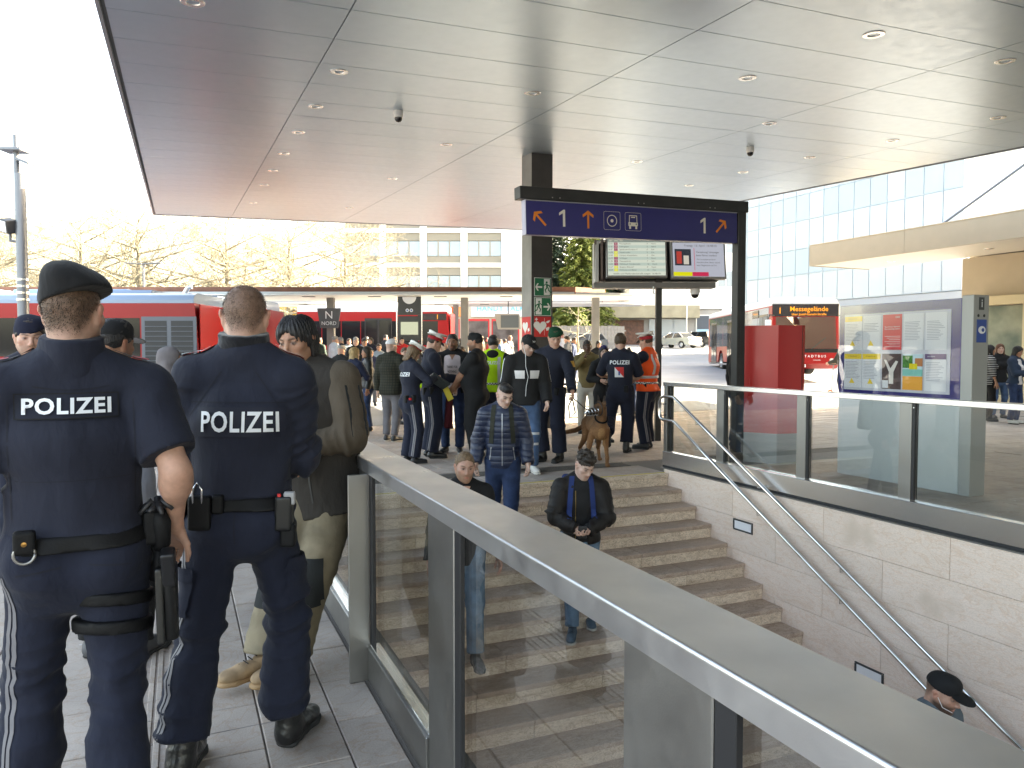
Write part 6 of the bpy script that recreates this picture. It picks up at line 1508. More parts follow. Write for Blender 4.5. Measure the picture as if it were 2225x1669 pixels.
def stubble(F_, body, line, colr, n=9000, L=.008, seed=1):
    """cropped hair: short blades standing on the scalp"""
    P, F = nets(F_.headf(), .006); N = vnormals(P, F); Q = (P - F_.hc) @ F_.Rh / F_.hs; x, y, z = np.abs(Q[:, 0]), Q[:, 1], Q[:, 2]
    w = np.clip((z - line(x, y, z) + .012) / .03, 0, 1) * (x < .078); idx = np.nonzero(w > .05)[0]; r = np.random.RandomState(seed); pick = r.choice(idx, n, p=w[idx] / w[idx].sum())
    p = P[pick] + r.normal(size=(n, 3)) * .0025; nn = N[pick]; dn = -(F_.Rh @ V(0, .25, 1)); d = nn * r.uniform(.35, .8, (n, 1)) + dn * r.uniform(.5, .9, (n, 1)) + r.normal(size=(n, 3)) * .25; d /= np.linalg.norm(d, axis=1, keepdims=True)
    s = np.cross(d, nn + r.normal(size=(n, 3)) * .3); s /= np.maximum(np.linalg.norm(s, axis=1, keepdims=True), 1e-9); ln = L * r.uniform(.5, 1.1, (n, 1)) * (.4 + .6 * w[pick][:, None])
    V3 = np.concatenate([p + s * .0007, p - s * .0007, p + d * ln], 1).reshape(-1, 3); o = obj('cropped_hair', pmesh('cropped_hair', V3, np.arange(3 * n).reshape(-1, 3), mat('hair_crop_%d' % seed, colr, .6, var=.4, vscale=300)), body); tag(o, kind='stuff')

# ---- headgear
def beret(m, side=1, tilt=20, slump=1.):
    def f(F_, parent, out):
        hp, c, R = F_.hp, F_.hs, F_.Rh; Rb = R @ rotm('y', side * tilt) @ rotm('x', -4)
        pr = [ell(hp(side * .020 * slump, -.022, .088), (.096 * c, .118 * c, .062 * c), Rb, .02), ell(hp(side * .056 * slump, -.026, .048), (.056 * c, .098 * c, .054 * c), Rb, .03), ell(hp(0, -.016, .045), (.087 * c, .108 * c, .075 * c), R, .03), cut(hp(0, -.016, .040), R @ V(side * .35, -.05, -1))]
        P, F = nets(pr, max(F_.rh, .0055)); P = P + vnormals(P, F) * (.0028 * snoise(P, 34, 3))[:, None]; obj('beret', pmesh('beret', P, F, m), parent)
    return f
def cap(m, back=False, mbrim=None, flatbrim=False, logo=None):
    def f(F_, parent, out):
        hp, c, R = F_.hp, F_.hs, F_.Rh; s = -1 if back else 1
        pr = [ell(hp(0, -.014, .045), (.086 * c, .109 * c, .088 * c), R, .02), ell(hp(0, .03, .088), (.062 * c, .062 * c, .048 * c), R, .03), cut(hp(0, -.014, .034), R @ V(0, -.06, -1))]
        P, F = nets(pr, max(F_.rh, .006)); cr = obj('cap', pmesh('cap', P, F, m), parent); out['cap'] = Cloth(P, F)
        Rb = R @ rotm('x', -10 * s if not flatbrim else -3 * s); pb = [ell(hp(0, s * .115, .040), (.074 * c, .082 * c, .012 * c), Rb, 0), ell(hp(0, s * .115, .018 if not flatbrim else .0), (.16 * c, .15 * c, .024 * c if not flatbrim else .036 * c), Rb, .004, 's'), cut(hp(0, s * .075, 0), R @ V(0, -s, 0))]
        P, F = nets(pb, max(F_.rh * .8, .0042)); obj('brim', pmesh('brim', P, F, mbrim or m), cr)
        MB().lathe([(0, .004), (.008, .003), (.009, -.003)], 10, tuple(hp(0, -.014, .132))).obj('button', m, cr)
        if logo: print_text(cr, out['cap'], logo[0], hp(0, .06, .085), R @ V(-1, 0, 0) if False else R @ V(-1, 0, 0) * -1, R @ V(0, -.35, 1), R @ V(0, 1, .2), .045 * c, logo[1], .03, .004)
    return f
def peaked():
    WC = fabric('cap_white', (.70, .69, .66), .6, .1); RB = fabric('cap_red', lin(150, 25, 35), .7, .1); GD = mat('gold_cord', lin(190, 150, 60), .35, .7); VB = mat('visor_black', (.012, .012, .014), .15)
    def f(F_, parent, out):
        hp, c, R = F_.hp, F_.hs, F_.Rh; X = R @ V(1, 0, 0); r = max(.005, F_.rh * .8); Rc = R @ rotm('x', 9)
        P, F = nets([cone(hp(0, -.014, .030), hp(0, -.016, .082), (.0855 * c, .107 * c), (.088 * c, .109 * c), 0, X, (1, 1))], r); h = obj('cap_band', pmesh('cap_band', P, F, RB), parent)
        P, F = nets([cone(hp(0, -.015, .0825), hp(0, -.004, .120), (.088 * c, .110 * c), (.124 * c, .140 * c), .0, X, (1, 1)), ell(hp(0, .0, .128), (.132 * c, .148 * c, .022 * c), Rc, .012), cut(hp(0, -.015, .083), R @ V(0, 0, -1))], r); obj('cap_crown', pmesh('cap_crown', P, F, WC), h)
        Rb = R @ rotm('x', -28); P, F = nets([ell(hp(0, .098, .030), (.080 * c, .062 * c, .006 * c), Rb, 0), cut(hp(0, .078, 0), R @ V(0, -1, 0))], min(r, .0055)); obj('visor', pmesh('visor', P, F, VB), h)
        pts = [hp(.090 * math.sin(a), -.014 + .110 * math.cos(a), .040) for a in np.linspace(-1.2, 1.2, 12)]; MB().tube(pts, .0055 * c, 6).obj('cord', GD, h)
        MB().lathe([(0, .004), (.011, .002), (.012, 0)], 12, (0, 0, 0), 'y').obj('badge', GD, h, tuple(hp(0, .098, .066)))
    return f
def hijab(m, cape=1.):
    def f(F_, parent, out):
        hp, c, R, T = F_.hp, F_.hs, F_.Rh, F_.T; X = F_.Rt @ V(1, 0, 0)
        pr = [ell(hp(0, -.018, .028), (.092 * c, .114 * c, .104 * c), R, .02), cone(hp(0, -.02, -.04), T(0, .0, 1.44), (.088 * c, .10 * c), (.155 * c * cape, .125 * c * cape), .04, X), ell(hp(0, .118, -.016), (.054 * c, .070 * c, .078 * c), R, .012, 's')]
        pr += [cone(hp(.07, -.02, -.06), T(.06, .11, 1.22), (.05 * c, .04 * c), (.055 * c, .022 * c), .03, X)] if cape >= 1 else []
        P, F = nets(pr, max(.007, F_.rg * .7)); N = vnormals(P, F); P = P + N * (.004 * ridge(P @ V(40, 25, 55) + 3 * snoise(P, 9, 2)))[:, None]; obj('headscarf', pmesh('headscarf', P, F, m), parent)
    return f
def beanie(m):
    def f(F_, parent, out):
        hp, c, R = F_.hp, F_.hs, F_.Rh; P, F = nets([ell(hp(0, -.03, .045), (.090 * c, .115 * c, .098 * c), R, .02), cut(hp(0, .05, .040), R @ V(0, .55, -.84))], max(.007, F_.rh)); P = P + vnormals(P, F) * (.003 * np.sin(P @ V(260, 60, 40)))[:, None]; obj('knit_hat', pmesh('knit_hat', P, F, m), parent)
    return f

# ---- cloth palette
BELT = mat('belt_leather', (.006, .006, .0065), .6, spec=.2, bump=.15, bscale=150)
NAVYC = fabric('police_navy', (.0125, .0150, .0275), .85, .34, sheen=.04); NAVYT = fabric('police_navy_trousers', (.0110, .0140, .0280), .88, .36, sheen=.04)
BLKC = fabric('black_cloth', (.0125, .0125, .0135), .85, .3); JEANS = fabric('blue_denim', (.045, .085, .16), .85, .35, var=.35, scale=7); JEANS2 = fabric('dark_denim', (.018, .035, .085), .85, .35, var=.3); JEANS3 = fabric('faded_denim', (.11, .18, .26), .85, .35, var=.35)
GREYT = fabric('grey_trousers', (.12, .115, .125), .85, .3); WHITEC = fabric('white_cloth', (.62, .60, .60), .8, .25); WHITEP = mat('white_print', (.72, .74, .76), .6)
BOOTM = mat('boot_leather', (.012, .012, .012), .33, bump=.25, bscale=60); SHOEB = mat('black_shoe', (.014, .014, .016), .5, bump=.1, bscale=200)
REDTAB = mat('rank_red', lin(165, 30, 50), .7); SILV = mat('silver_tape', (.17, .165, .18), .6, .1)

def place(u, d, zoff=None):
    r = (u - 1112.5) / 1650 * d; p = bg(r, d); z = ground_z(p.x, p.y) if zoff is None else zoff; return Vector((p.x, p.y, z))
def stair_z(y): return -RISE * max(0, math.ceil((7.9 - y) / GO - 1e-6)) if y < 7.9 else 0.
def hd(h, u): return -YAW - math.radians(h) - math.atan((u - 1112.5) / 1650)   # heading relative to the line of sight: 0 away, 90 right, 180 towards, -90 left
# ------------------------------------------------------------------ the two officers in front
def pouch(parent, p, R, half, m, rad=.008, name='pouch', res=.006): P, F = nets([rbox(p, half, R, rad, 0)], res); return obj(name, pmesh(name, P, F, m), parent)
def off1_x(F_, body, out):
    J = out['shirt']; n = F_.Rt @ V(0, -1, 0); u = F_.Rt @ V(1, 0, 0); v = F_.Rt @ V(0, 0, 1)
    o = F_.T(-.012, -.1, 1.385)
    pt = patch(body, J, 'name_patch', o, u, v, n, .265, .072, fabric('patch_navy', (.010, .012, .022), .8, .05), 14, 6, .006)
    fr = MB()
    for (du, dv, w, h) in ((0, .035, .265, .003), (0, -.035, .265, .003), (-.131, 0, .003, .072), (.131, 0, .003, .072)): patch(body, J, 'patch_border', o + u * du + v * dv, u, v, n, w, h, BLKC, 14 if w > .1 else 1, 1 if w > .1 else 6, .0075)
    print_text(body, J, 'POLIZEI', o, u, v, n, .225, WHITEP, .03, .012, height=.046)
    # yoke and back seams
    SEAM = mat('seam_thread', (.006, .007, .014), .9)
    strip(body, J, 'seam', [F_.T(x, -.1, 1.46 - .03 * (1 - (x / .16) ** 2)) for x in np.linspace(-.10, .10, 14)], [n] * 14, .004, SEAM, .0015)
    for s in (-1, 1): strip(body, J, 'seam', [F_.T(s * (.165 - .02 * abs(z - 1.2)), -.1, z) for z in np.linspace(1.05, 1.40, 14)], [n] * 14, .004, SEAM, .0015)
    strip(body, J, 'seam', [F_.T(x, -.1, 1.165) for x in np.linspace(-.15, .15, 12)], [n] * 12, .003, SEAM, .0015)
    for s in (-1, 1):     # shoulder straps
        pts = [F_.T(s * x, -.012, 1.5) for x in np.linspace(.085, .20, 8)]; strip(body, J, 'shoulder_strap', pts, [F_.Rt @ V(s * .25, -.1, 1)] * 8, .042, BLKC, .006)
        strip(body, J, 'rank_tab', [F_.T(s * x, -.012, 1.5) for x in np.linspace(.155, .205, 5)], [F_.Rt @ V(s * .35, -.1, 1)] * 5, .036, REDTAB, .0085)
    P, F = nets([cone(F_.T(0, -.014, 1.50), F_.T(0, -.030, 1.588), (.096, .098), (.085, .088), 0, u, (0, 1))], .006); P = P + vnormals(P, F) * (.0025 * snoise(P, 40, 3))[:, None]; obj('collar', pmesh('collar', P, F, NAVYC), body)
    # duty belt kit on the right side
    side = lambda x, y, z: F_.T(x, y, z)
    pouch(body, side(.205, -.03, .985), F_.Rt, (.014, .030, .045), BELT)
    gp = MB()
    gp.tube([side(.225, -.05, 1.045), side(.235, -.05, 1.00), side(.235, -.045, .93), side(.233, -.04, .90)], [.020, .030, .028, .016], 14).obj('glove_pouch', BELT, body, smooth=True)
    gl = MB()
    for k in range(9): a = k * .7; gl.tube([side(.225, -.05, 1.03), side(.225 + .022 * math.cos(a), -.05 + .03 * math.sin(a), 1.055 + .008 * (k % 3)), side(.225 + .055 * math.cos(a), -.05 + .055 * math.sin(a), 1.045 - .01 * (k % 2))], [.010, .012, .006], 7)
    gl.obj('gloves', BLACKR, body, smooth=True)
    MB().tube([side(.226, -.05, .91), side(.228, -.045, .87), side(.232, -.04, .82)], [.012, .022, .034], 10).obj('strap_flap', BELT, body, smooth=True)
    # drop-leg holster with pistol, on the right thigh
    hpv = F_.hip[1]; kv = F_.kn[1]; ax = nrm(kv - hpv); lat = nrm(V(1, -.15, 0) - ax * (V(1, -.15, 0) @ ax)); c = hpv + (kv - hpv) * .42 + lat * .150 + V(0, -.035, 0)
    fwd = np.cross(lat, -ax) ; Rhol = np.stack([lat, nrm(np.cross(-ax, lat)), -ax], 1)
    HOL = mat('holster_polymer', (.008, .0085, .009), .32, spec=.35, bump=.05, bscale=90)
    P, F = nets([cone(c + Rhol @ V(.012, -.01, .08), c + Rhol @ V(.012, .0, -.12), (.024, .055), (.020, .036), .0, lat, (0, 1)), rbox(c + Rhol @ V(-.014, 0, -.01), (.006, .06, .11), Rhol, .006, .01)], .005); obj('holster', pmesh('holster', P, F, HOL), body)
    P, F = nets([rbox(c + Rhol @ V(.014, -.045, .105), (.014, .026, .048), Rhol @ rotm('x', 18), .006, .004), rbox(c + Rhol @ V(.014, .012, .088), (.013, .042, .016), Rhol, .005, .006), ell(c + Rhol @ V(.014, -.030, .150), (.018, .026, .014), Rhol, .008)], .0045); obj('pistol', pmesh('pistol', P, F, mat('gunmetal', (.018, .018, .02), .35, .4)), body)
    MB().tube([c + Rhol @ V(.0, 0, .09), side(.205, -.02, .96)], .014, 8).obj('holster_strap', BELT, body)
    for t_ in (.36, .56): band(F_, body, 'thigh_strap', F_.leg(1, .030, (.092, .072, .068, .058)), hpv + (kv - hpv) * t_, nrm(ax + V(-.10, 0, .0)), .019, BELT, .008)
    # cuffs at the back left of the belt
    cu = MB(); cc = side(-.125, -.145, .965)
    cu.tube([cc + F_.Rt @ V(.026 * math.cos(a), -.012, .026 * math.sin(a)) for a in np.linspace(0, 6.283, 20)], .0045, 7).obj('handcuffs', POSTM, body, smooth=True)
    pouch(body, cc + F_.Rt @ V(0, .0, .032), F_.Rt, (.020, .010, .026), BELT)
    MB().lathe([(0, -.003), (.007, -.002), (.008, .002)], 12, tuple(cc + F_.Rt @ V(0, -.016, .03)), 'y').obj('press_stud', mat('brass', lin(160, 120, 70), .3, .9), body)
    for k in (-1, 1): strip(body, out['trousers'], 'pocket_seam', [F_.T(k * x, -.1, .915 - .12 * (x - .03)) for x in np.linspace(.035, .15, 10)], [n] * 10, .005, SEAM, .002)
    leg_stripe(F_, body, out, 0)

def leg_stripe(F_, body, out, i, w=.012, gap=.010, frac=(.05, .98), m=None):
    m = m or SILV; s = (-1, 1)[i]; T_ = out['trousers']; R = F_.foot[i][1]
    for off in (-gap, gap):
        pts, os_ = [], []
        for t in np.linspace(frac[0], frac[1], 34):
            p = F_.hip[i] + (F_.kn[i] - F_.hip[i]) * t * 2 if t < .5 else F_.kn[i] + (F_.ank[i] - F_.kn[i]) * (t - .5) * 2
            fw = R @ V(0, 1, 0); lt = R @ V(s, 0, 0); pts.append(p + fw * (off - .03)); os_.append(lt * .85 - fw * .4)
        strip(body, T_, 'side_stripe', pts, os_, w, m, .003)

BZ = lambda x, y, z: np.where(y > .0, .055, .055 - .118 * np.clip(-y / .085, 0, 1)) - .012 * (x / .07) ** 2
F1 = Fig(1.775, 1.055, head=(20, 2, 0), feet=[(-.15, .10, 0, 4), (.10, -.10, 0, 10)], hands=[{}, {'loc': (.275, .03, .955), 'hint': (.3, -1, 0), 'palm': (-.55, -.80, .0), 'curl': 26, 'thumb': (.55, .75, .25)}], q=0, belly=.02, shw=1.0)
F1.sh[1] = F1.sh[1] + V(.012, 0, -.005)
officer1 = person('police officer in black beret and navy shirt with small POLIZEI patch, seen from behind', place(158, 2.3, 0), hd(2, 158), F1, 'fair', None, beret(fabric('beret_black', (.009, .009, .010), .95, .25, sheen=.1), 1, 22), beard=.55, buzz=('brown', .95), bcol=HAIRC['brown'], buzzline=BZ,
       top=dict(m=NAVYC, g=.020, hem=.955, sleeve=.80, collar=0., name='shirt', amp=.012, r=(.060, .060, .05, .04), slim=1.1), bottom=dict(m=NAVYT, g=.013, r=(.090, .067, .063, .066), waist=1.0, bell=.008, amp=.020), shoes=dict(m=BOOTM, kind='boot'), belt=dict(z=.978, h=.024), extras=off1_x)

def off2_x(F_, body, out):
    J = out['jacket']; n = F_.Rt @ V(0, -1, 0); u = F_.Rt @ V(1, 0, 0); v = F_.Rt @ V(0, 0, 1); o = F_.T(.015, -.1, 1.275)
    patch(body, J, 'name_patch', o, u, v, n, .30, .105, fabric('patch_navy2', (.011, .013, .024), .7, .05), 16, 8, .006)
    print_text(body, J, 'POLIZEI', o + v * .002, u, v, n, .262, WHITEP, .022, .014, height=.074)
    SEAM = mat('seam_thread', (.006, .007, .014), .9)
    strip(body, J, 'seam', [F_.T(x, -.1, 1.345) for x in np.linspace(-.17, .17, 16)], [n] * 16, .004, SEAM, .002)
    for s in (-1, 1): strip(body, J, 'seam', [F_.T(s * (.06 + .11 * t), -.1, 1.455 - .16 * t) for t in np.linspace(0, 1, 10)], [n] * 10, .004, SEAM, .002)
    for s in (-1, 1):
        strip(body, J, 'shoulder_strap', [F_.T(s * x, -.005, 1.5) for x in np.linspace(.09, .215, 9)], [F_.Rt @ V(s * .3, -.25, 1)] * 9, .05, REDTAB, .007)
        for k in (-1, 1): strip(body, J, 'strap_piping', [F_.T(s * x, -.005 + k * .022, 1.5) for x in np.linspace(.10, .212, 8)], [F_.Rt @ V(s * .3, -.25, 1)] * 8, .004, WHITEP, .010)
    patch(body, J, 'sleeve_badge', F_.sh[0] + (F_.el[0] - F_.sh[0]) * .50, V(0, 1, 0), V(0, 0, 1), V(-1, -.25, 0), .055, .075, mat('badge_gold', lin(190, 140, 50), .6), 4, 5, .004)
    P, F = nets([cone(F_.T(0, -.006, 1.51), F_.T(0, -.026, 1.598), (.090, .086), (.092, .090), 0, u, (0, 1))], .006); P = P + vnormals(P, F) * (.003 * snoise(P, 50, 3))[:, None]; obj('collar', pmesh('collar', P, F, fabric('fleece_black', (.010, .010, .013), .98, .5, weave=250, sheen=.3)), body)
    band(F_, body, 'waistband', F_.torso(.026), F_.T(0, 0, 1.035), v, .022, NAVYC, .008)
    sd = F_.T
    pouch(body, sd(-.115, -.150, .955), F_.Rt, (.030, .014, .052), BELT, name='holster_pouch'); MB().tube([sd(-.135, -.168, .985), sd(-.135, -.172, 1.04), sd(-.12, -.172, 1.065), sd(-.105, -.172, 1.04), sd(-.105, -.168, .985)], .004, 7).obj('wire_hook', INOX, body, smooth=True)
    pouch(body, sd(-.055, -.150, .985), F_.Rt, (.012, .010, .026), BELT)
    for z in (.972, .998): MB().lathe([(0, -.002), (.005, -.0015), (.006, .002)], 10, tuple(sd(-.055, -.163, z)), 'y').obj('press_stud', INOX, body)
    pouch(body, sd(.165, -.10, .945), F_.Rt, (.022, .026, .055), mat('holster_polymer', (.014, .015, .016), .28), name='radio_pouch'); pouch(body, sd(.185, -.115, 1.0), F_.Rt, (.016, .010, .020), mat('grey_clip', (.30, .30, .31), .4), .004); pouch(body, sd(.150, -.125, 1.01), F_.Rt, (.005, .004, .006), REDS, .002, 'red_button')
    pouch(body, sd(.18, -.095, .865), F_.Rt, (.018, .022, .035), BELT)
    hpv = F_.hip[0]; c = sd(-.205, -.03, .90); HOL = MATS['holster_polymer']
    P, F = nets([cone(c + V(0, 0, .10), c + V(-.015, .01, -.06), (.022, .05), (.018, .028), 0, V(1, 0, 0), (0, 1)), rbox(c + V(0, -.045, .13), (.013, .022, .04), rotm('x', 20), .006, .01)], .0055); obj('holster', pmesh('holster', P, F, HOL), body)
    leg_stripe(F_, body, out, 0, .010, .009)
    for i in (0, 1):   # cargo pockets
        s = (-1, 1)[i]; patch(body, out['trousers'], 'cargo_pocket', F_.hip[i] + (F_.kn[i] - F_.hip[i]) * .62, V(0, 1, 0), V(0, 0, 1), V(s, -.35, 0), .14, .17, NAVYT, 8, 8, .012); patch(body, out['trousers'], 'pocket_flap', F_.hip[i] + (F_.kn[i] - F_.hip[i]) * .47, V(0, 1, 0), V(0, 0, 1), V(s, -.35, 0), .15, .05, NAVYT, 8, 4, .018)
    strip(body, out['trousers'], 'seam', [F_.T(0, -.1, z) for z in np.linspace(.84, .96, 8)], [n] * 8, .004, SEAM, .002)
F2 = Fig(1.79, .97, head=(2, 8, 0), lean=(2, 1, 6), feet=[(-.205, -.10, 0, -6), (.165, .09, 0, 24)], hands=[{'loc': (-.06, .27, 1.03), 'hint': (-.7, -.8, -.25), 'curl': 45}, {'loc': (.06, .27, 1.05), 'hint': (.7, -.8, -.25), 'curl': 45}], q=0, shw=.93)
officer2 = person('shaven-headed police officer in navy jacket with large POLIZEI lettering, legs apart, seen from behind', place(524, 2.8, 0), hd(6, 524), F2, 'fair', None, None, buzz=('brown', .75), beard=.25, bcol=HAIRC['fair'], buzzline=lambda x, y, z: np.where(y > .0, .06, .06 - .125 * np.clip(-y / .085, 0, 1)) - .01 * (x / .07) ** 2,
       top=dict(m=NAVYC, g=.026, hem=1.0, sleeve=2., name='jacket', amp=.024, r=(.060, .056, .054, .042)), bottom=dict(m=NAVYT, g=.013, r=(.090, .066, .060, .058), upto=1.84, bell=.018, amp=.028), shoes=dict(m=BOOTM, kind='boot'), belt=dict(z=.978, h=.025), extras=off2_x)
stubble(F1, officer1, BZ, (.045, .028, .017), 8000, .009, 1)
stubble(F2, officer2, lambda x, y, z: np.where(y > .0, .06, .06 - .125 * np.clip(-y / .085, 0, 1)) - .01 * (x / .07) ** 2, (.075, .048, .03), 10000, .006, 2)
# ------------------------------------------------------------------ man leaning on the fence
TAUPE = fabric('taupe_sleeve', (.085, .066, .048), .9, .35); BRNV = fabric('brown_vest', (.030, .025, .021), .8, .45); DKP = fabric('dark_panel', (.020, .022, .023), .85, .2); KHAKI = fabric('khaki_work', (.23, .19, .13), .9, .3, var=.25)
def lean_x(F_, body, out):
    J = out['hoodie']; el, wr, sh = F_.el[0], F_.wr[0], F_.sh[0]
    for a, b, w, m in ((.50, .72, .065, DKP), (.74, .86, .06, SILV), (.87, .97, .055, DKP)):
        pts = [el + (wr - el) * t for t in np.linspace(a, b, 5)]; strip(body, J, 'sleeve_panel', pts, [V(-.2, .85, -.5)] * 5, w, m, .004)
    strip(body, J, 'sleeve_panel', [sh + (el - sh) * t for t in np.linspace(.1, .98, 12)], [V(-.9, .6, .1)] * 12, .085, DKP, .005)
    P, F = nets([cone(F_.T(-.07, .03, 1.50), F_.T(-.05, .105, 1.36), (.045, .03), (.03, .018), .02, V(1, 0, 0)), cone(F_.T(.07, .03, 1.50), F_.T(.05, .105, 1.36), (.045, .03), (.03, .018), .02, V(1, 0, 0)), cone(F_.T(-.08, -.03, 1.50), F_.T(.08, -.03, 1.50), .05, .05, .03)], .009); P = P + vnormals(P, F) * (.004 * snoise(P, 30, 3))[:, None]; obj('hood', pmesh('hood', P, F, TAUPE), body)
    patch(body, out['trousers'], 'knee_pad', F_.kn[0] + V(0, 0, -.05), V(1, 0, 0), V(0, 0, 1), V(-.3, 1, 0), .11, .22, DKP, 6, 8, .006); patch(body, out['trousers'], 'knee_pad', F_.kn[1] + V(0, 0, -.05), V(1, 0, 0), V(0, 0, 1), V(.3, 1, 0), .11, .22, DKP, 6, 8, .006)
    strip(body, out['vest'], 'zip', [F_.T(0, .1, z) for z in np.linspace(.86, 1.38, 14)], [F_.Rt @ V(0, 1, 0)] * 14, .008, mat('zip_grey', (.03, .03, .03), .5, .3), .003)
F3 = Fig(1.74, 1.0, lean=(2, 10, 0), head=(6, 12, 4), feet=[(.07, .30, 0, -20), (.17, .36, 0, 35)], hands=[{'loc': (.03, .19, 1.08), 'hint': (-1, -.5, -.22), 'dir': (.9, .3, -.1), 'palm': (0, 0, -1), 'curl': 30}, {'loc': (.10, .20, 1.02), 'hint': (.8, -.8, -.4), 'curl': 40}], hips=(-.01, .0, -.02), q=0)
person('black-haired man in brown padded vest and taupe hoodie leaning his elbow on the fence rail', place(699, 3.72, 0), hd(205, 699), F3, 'tan', ('shag', 'black'), None, jaw=.96,
       under=dict(m=TAUPE, g=.022, hem=.93, sleeve=2., name='hoodie', amp=.014, r=(.066, .062, .058, .042), collar=.25), top=dict(m=BRNV, g=.036, hem=.78, vest=True, name='vest', amp=.010, flare=.02, collar=.2), bottom=dict(m=KHAKI, g=.022, r=(.096, .078, .074, .070), amp=.012, bell=.008), shoes=dict(m=mat('tan_boot', (.36, .24, .14), .75, var=.35, vscale=14, bump=.2, bscale=80), sole=mat('tan_sole', (.40, .25, .13), .7), kind='laces'), extras=lean_x)

# ------------------------------------------------------------------ people behind the officers
F4 = Fig(1.74, 1.05, head=(4, 4, 0), q=1, hands=[{'loc': (-.12, .3, 1.05)}, {'loc': (.12, .3, 1.05)}])
person('police officer in dark navy beret facing the square behind the black-bereted officer', place(66, 4.7, 0), hd(172, 66), F4, 'fair', ('short', 'dark'), beret(fabric('beret_navy', (.010, .012, .026), .95, .2), -1, 16), top=dict(m=NAVYC, g=.022, hem=.95, name='jacket', collar=.35), bottom=dict(m=NAVYT), shoes=dict(m=BOOTM, kind='boot'), belt={}, beard=.35,
       extras=lambda F_, b, o: [patch(b, o['jacket'], 'collar_badge', F_.T(s * .05, .12, 1.49), V(1, 0, 0), V(0, 0, 1), V(0, 1, .4), .05, .03, mat('badge_yellow', lin(220, 210, 40), .6), 2, 2, .004) for s in (-1, 1)])
F5 = Fig(1.69, 1.0, head=(16, 6, 0), q=1, feet=[(-.13, .02, 0, 14), (.13, 0, 0, 14)], hands=[{'loc': (-.12, .28, 1.1)}, {'loc': (.14, .3, 1.15)}])
person('man in black cap and long pale striped shirt standing between the two officers', place(243, 3.75, 0), hd(28, 243), F5, 'olive', ('short', 'black'), cap(BLKC, mbrim=mat('smoky_brim', (.10, .09, .08), .3)), top=dict(m=fabric('pale_stripe', (.36, .38, .44), .85, .25, stripes=None), g=.03, hem=.66, flare=.03, name='shirt', amp=.008), bottom=dict(m=BLKC), shoes=dict(m=mat('grey_shoe', (.07, .07, .075), .6)), beard=.4)
def tee_logo(col, txt, w=.15, z=1.27, tm=None):
    def f(F_, b, o):
        c = o.get('shirt') or o.get('jacket'); n = F_.Rt @ V(0, 1, 0); u = F_.Rt @ V(-1, 0, 0); v = F_.Rt @ V(0, 0, 1)
        if col is not None: patch(b, c, 'logo', F_.T(0, .1, z), u, v, n, w, w * .45, col, 6, 3, .003)
        print_text(b, c, txt, F_.T(0, .1, z), u, v, n, w * (.8 if col is not None else 1.), tm or WHITEP, .02, .0055)
    return f
F6 = Fig(1.58, .92, True, head=(-4, 4, 0), q=1)
person('woman in grey headscarf and white shirt with red logo beside the red bus', place(366, 6.4), hd(105, 366), F6, 'tan', None, hijab(fabric('scarf_grey', (.15, .135, .14), .9, .3), 1.), top=dict(m=WHITEC, g=.016, hem=.86, name='shirt', sleeve=1.0), bottom=dict(m=JEANS2), shoes=dict(m=SHOEB), extras=tee_logo(REDTAB, 'Levi\'s'))

# ------------------------------------------------------------------ three men coming up and down the stairs
def sp(u, d): p = place(u, d, 0); p.z = stair_z(p.y); return p
PUFF = fabric('puffer_navy', (.014, .022, .050), .45, .35, quilt=17, spec=.5)
def back_straps(F_, b, o, key, m):
    J = o[key]
    for s in (-1, 1): strip(b, J, 'backpack_strap', [F_.T(s * (.085 + .035 * t), 0, 1.50 - .36 * t) for t in np.linspace(0, 1, 14)], [F_.Rt @ (V(0, 1, 1.2 * (1 - t)))for t in np.linspace(0, 1, 14)], .045, m, .008)
    P, F = nets([rbox(F_.T(0, -.21, 1.25), (.13, .05, .19), F_.Rt, .035, 0)], .012); obj('backpack', pmesh('backpack', P, F, m), b)
def puff_x(F_, b, o):
    back_straps(F_, b, o, 'jacket', fabric('strap_olive', (.025, .026, .018), .8, .1)); J = o['jacket']
    strip(b, J, 'zip', [F_.T(.0, .1, z) for z in np.linspace(.90, 1.46, 16)], [F_.Rt @ V(0, 1, .1)] * 16, .009, mat('zip_silver', (.35, .36, .38), .4, .6), .004)
    for s in (-1, 1): strip(b, J, 'pocket_zip', [F_.T(s * (.115 + .02 * t), .1, 1.10 - .14 * t) for t in np.linspace(0, 1, 8)], [F_.Rt @ V(s * .3, 1, 0)] * 8, .010, MATS['zip_silver'], .004)
F17 = Fig(1.70, .98, shw=.96, lean=(5, 0, 0), head=(-28, 26, 0), feet=[(-.09, .18, -.155, 6), (.10, -.12, 0, 6)], q=1, hands=[{'loc': (-.26, .10, .86), 'curl': 40}, {'loc': (.27, .06, .86), 'curl': 40}])
person('young man in navy quilted puffer jacket and jeans on the upper steps looking down', sp(1092, 7.7), hd(182, 1092), F17, 'pale', ('top', 'black'), None, buzz=('black', .5), top=dict(m=PUFF, g=.026, hem=.87, name='jacket', collar=.35, hood=True, amp=.008, r=(.058, .053, .051, .043)), bottom=dict(m=JEANS2, g=.014, r=(.092, .070, .062, .054)), shoes=dict(m=SHOEB), extras=puff_x, jaw=.96)
F18 = Fig(1.78, .98, lean=(3, 0, -6), head=(-4, 5, -3), feet=[(-.08, .22, -.155, 4), (.09, -.12, 0, 8, 0)], q=1)
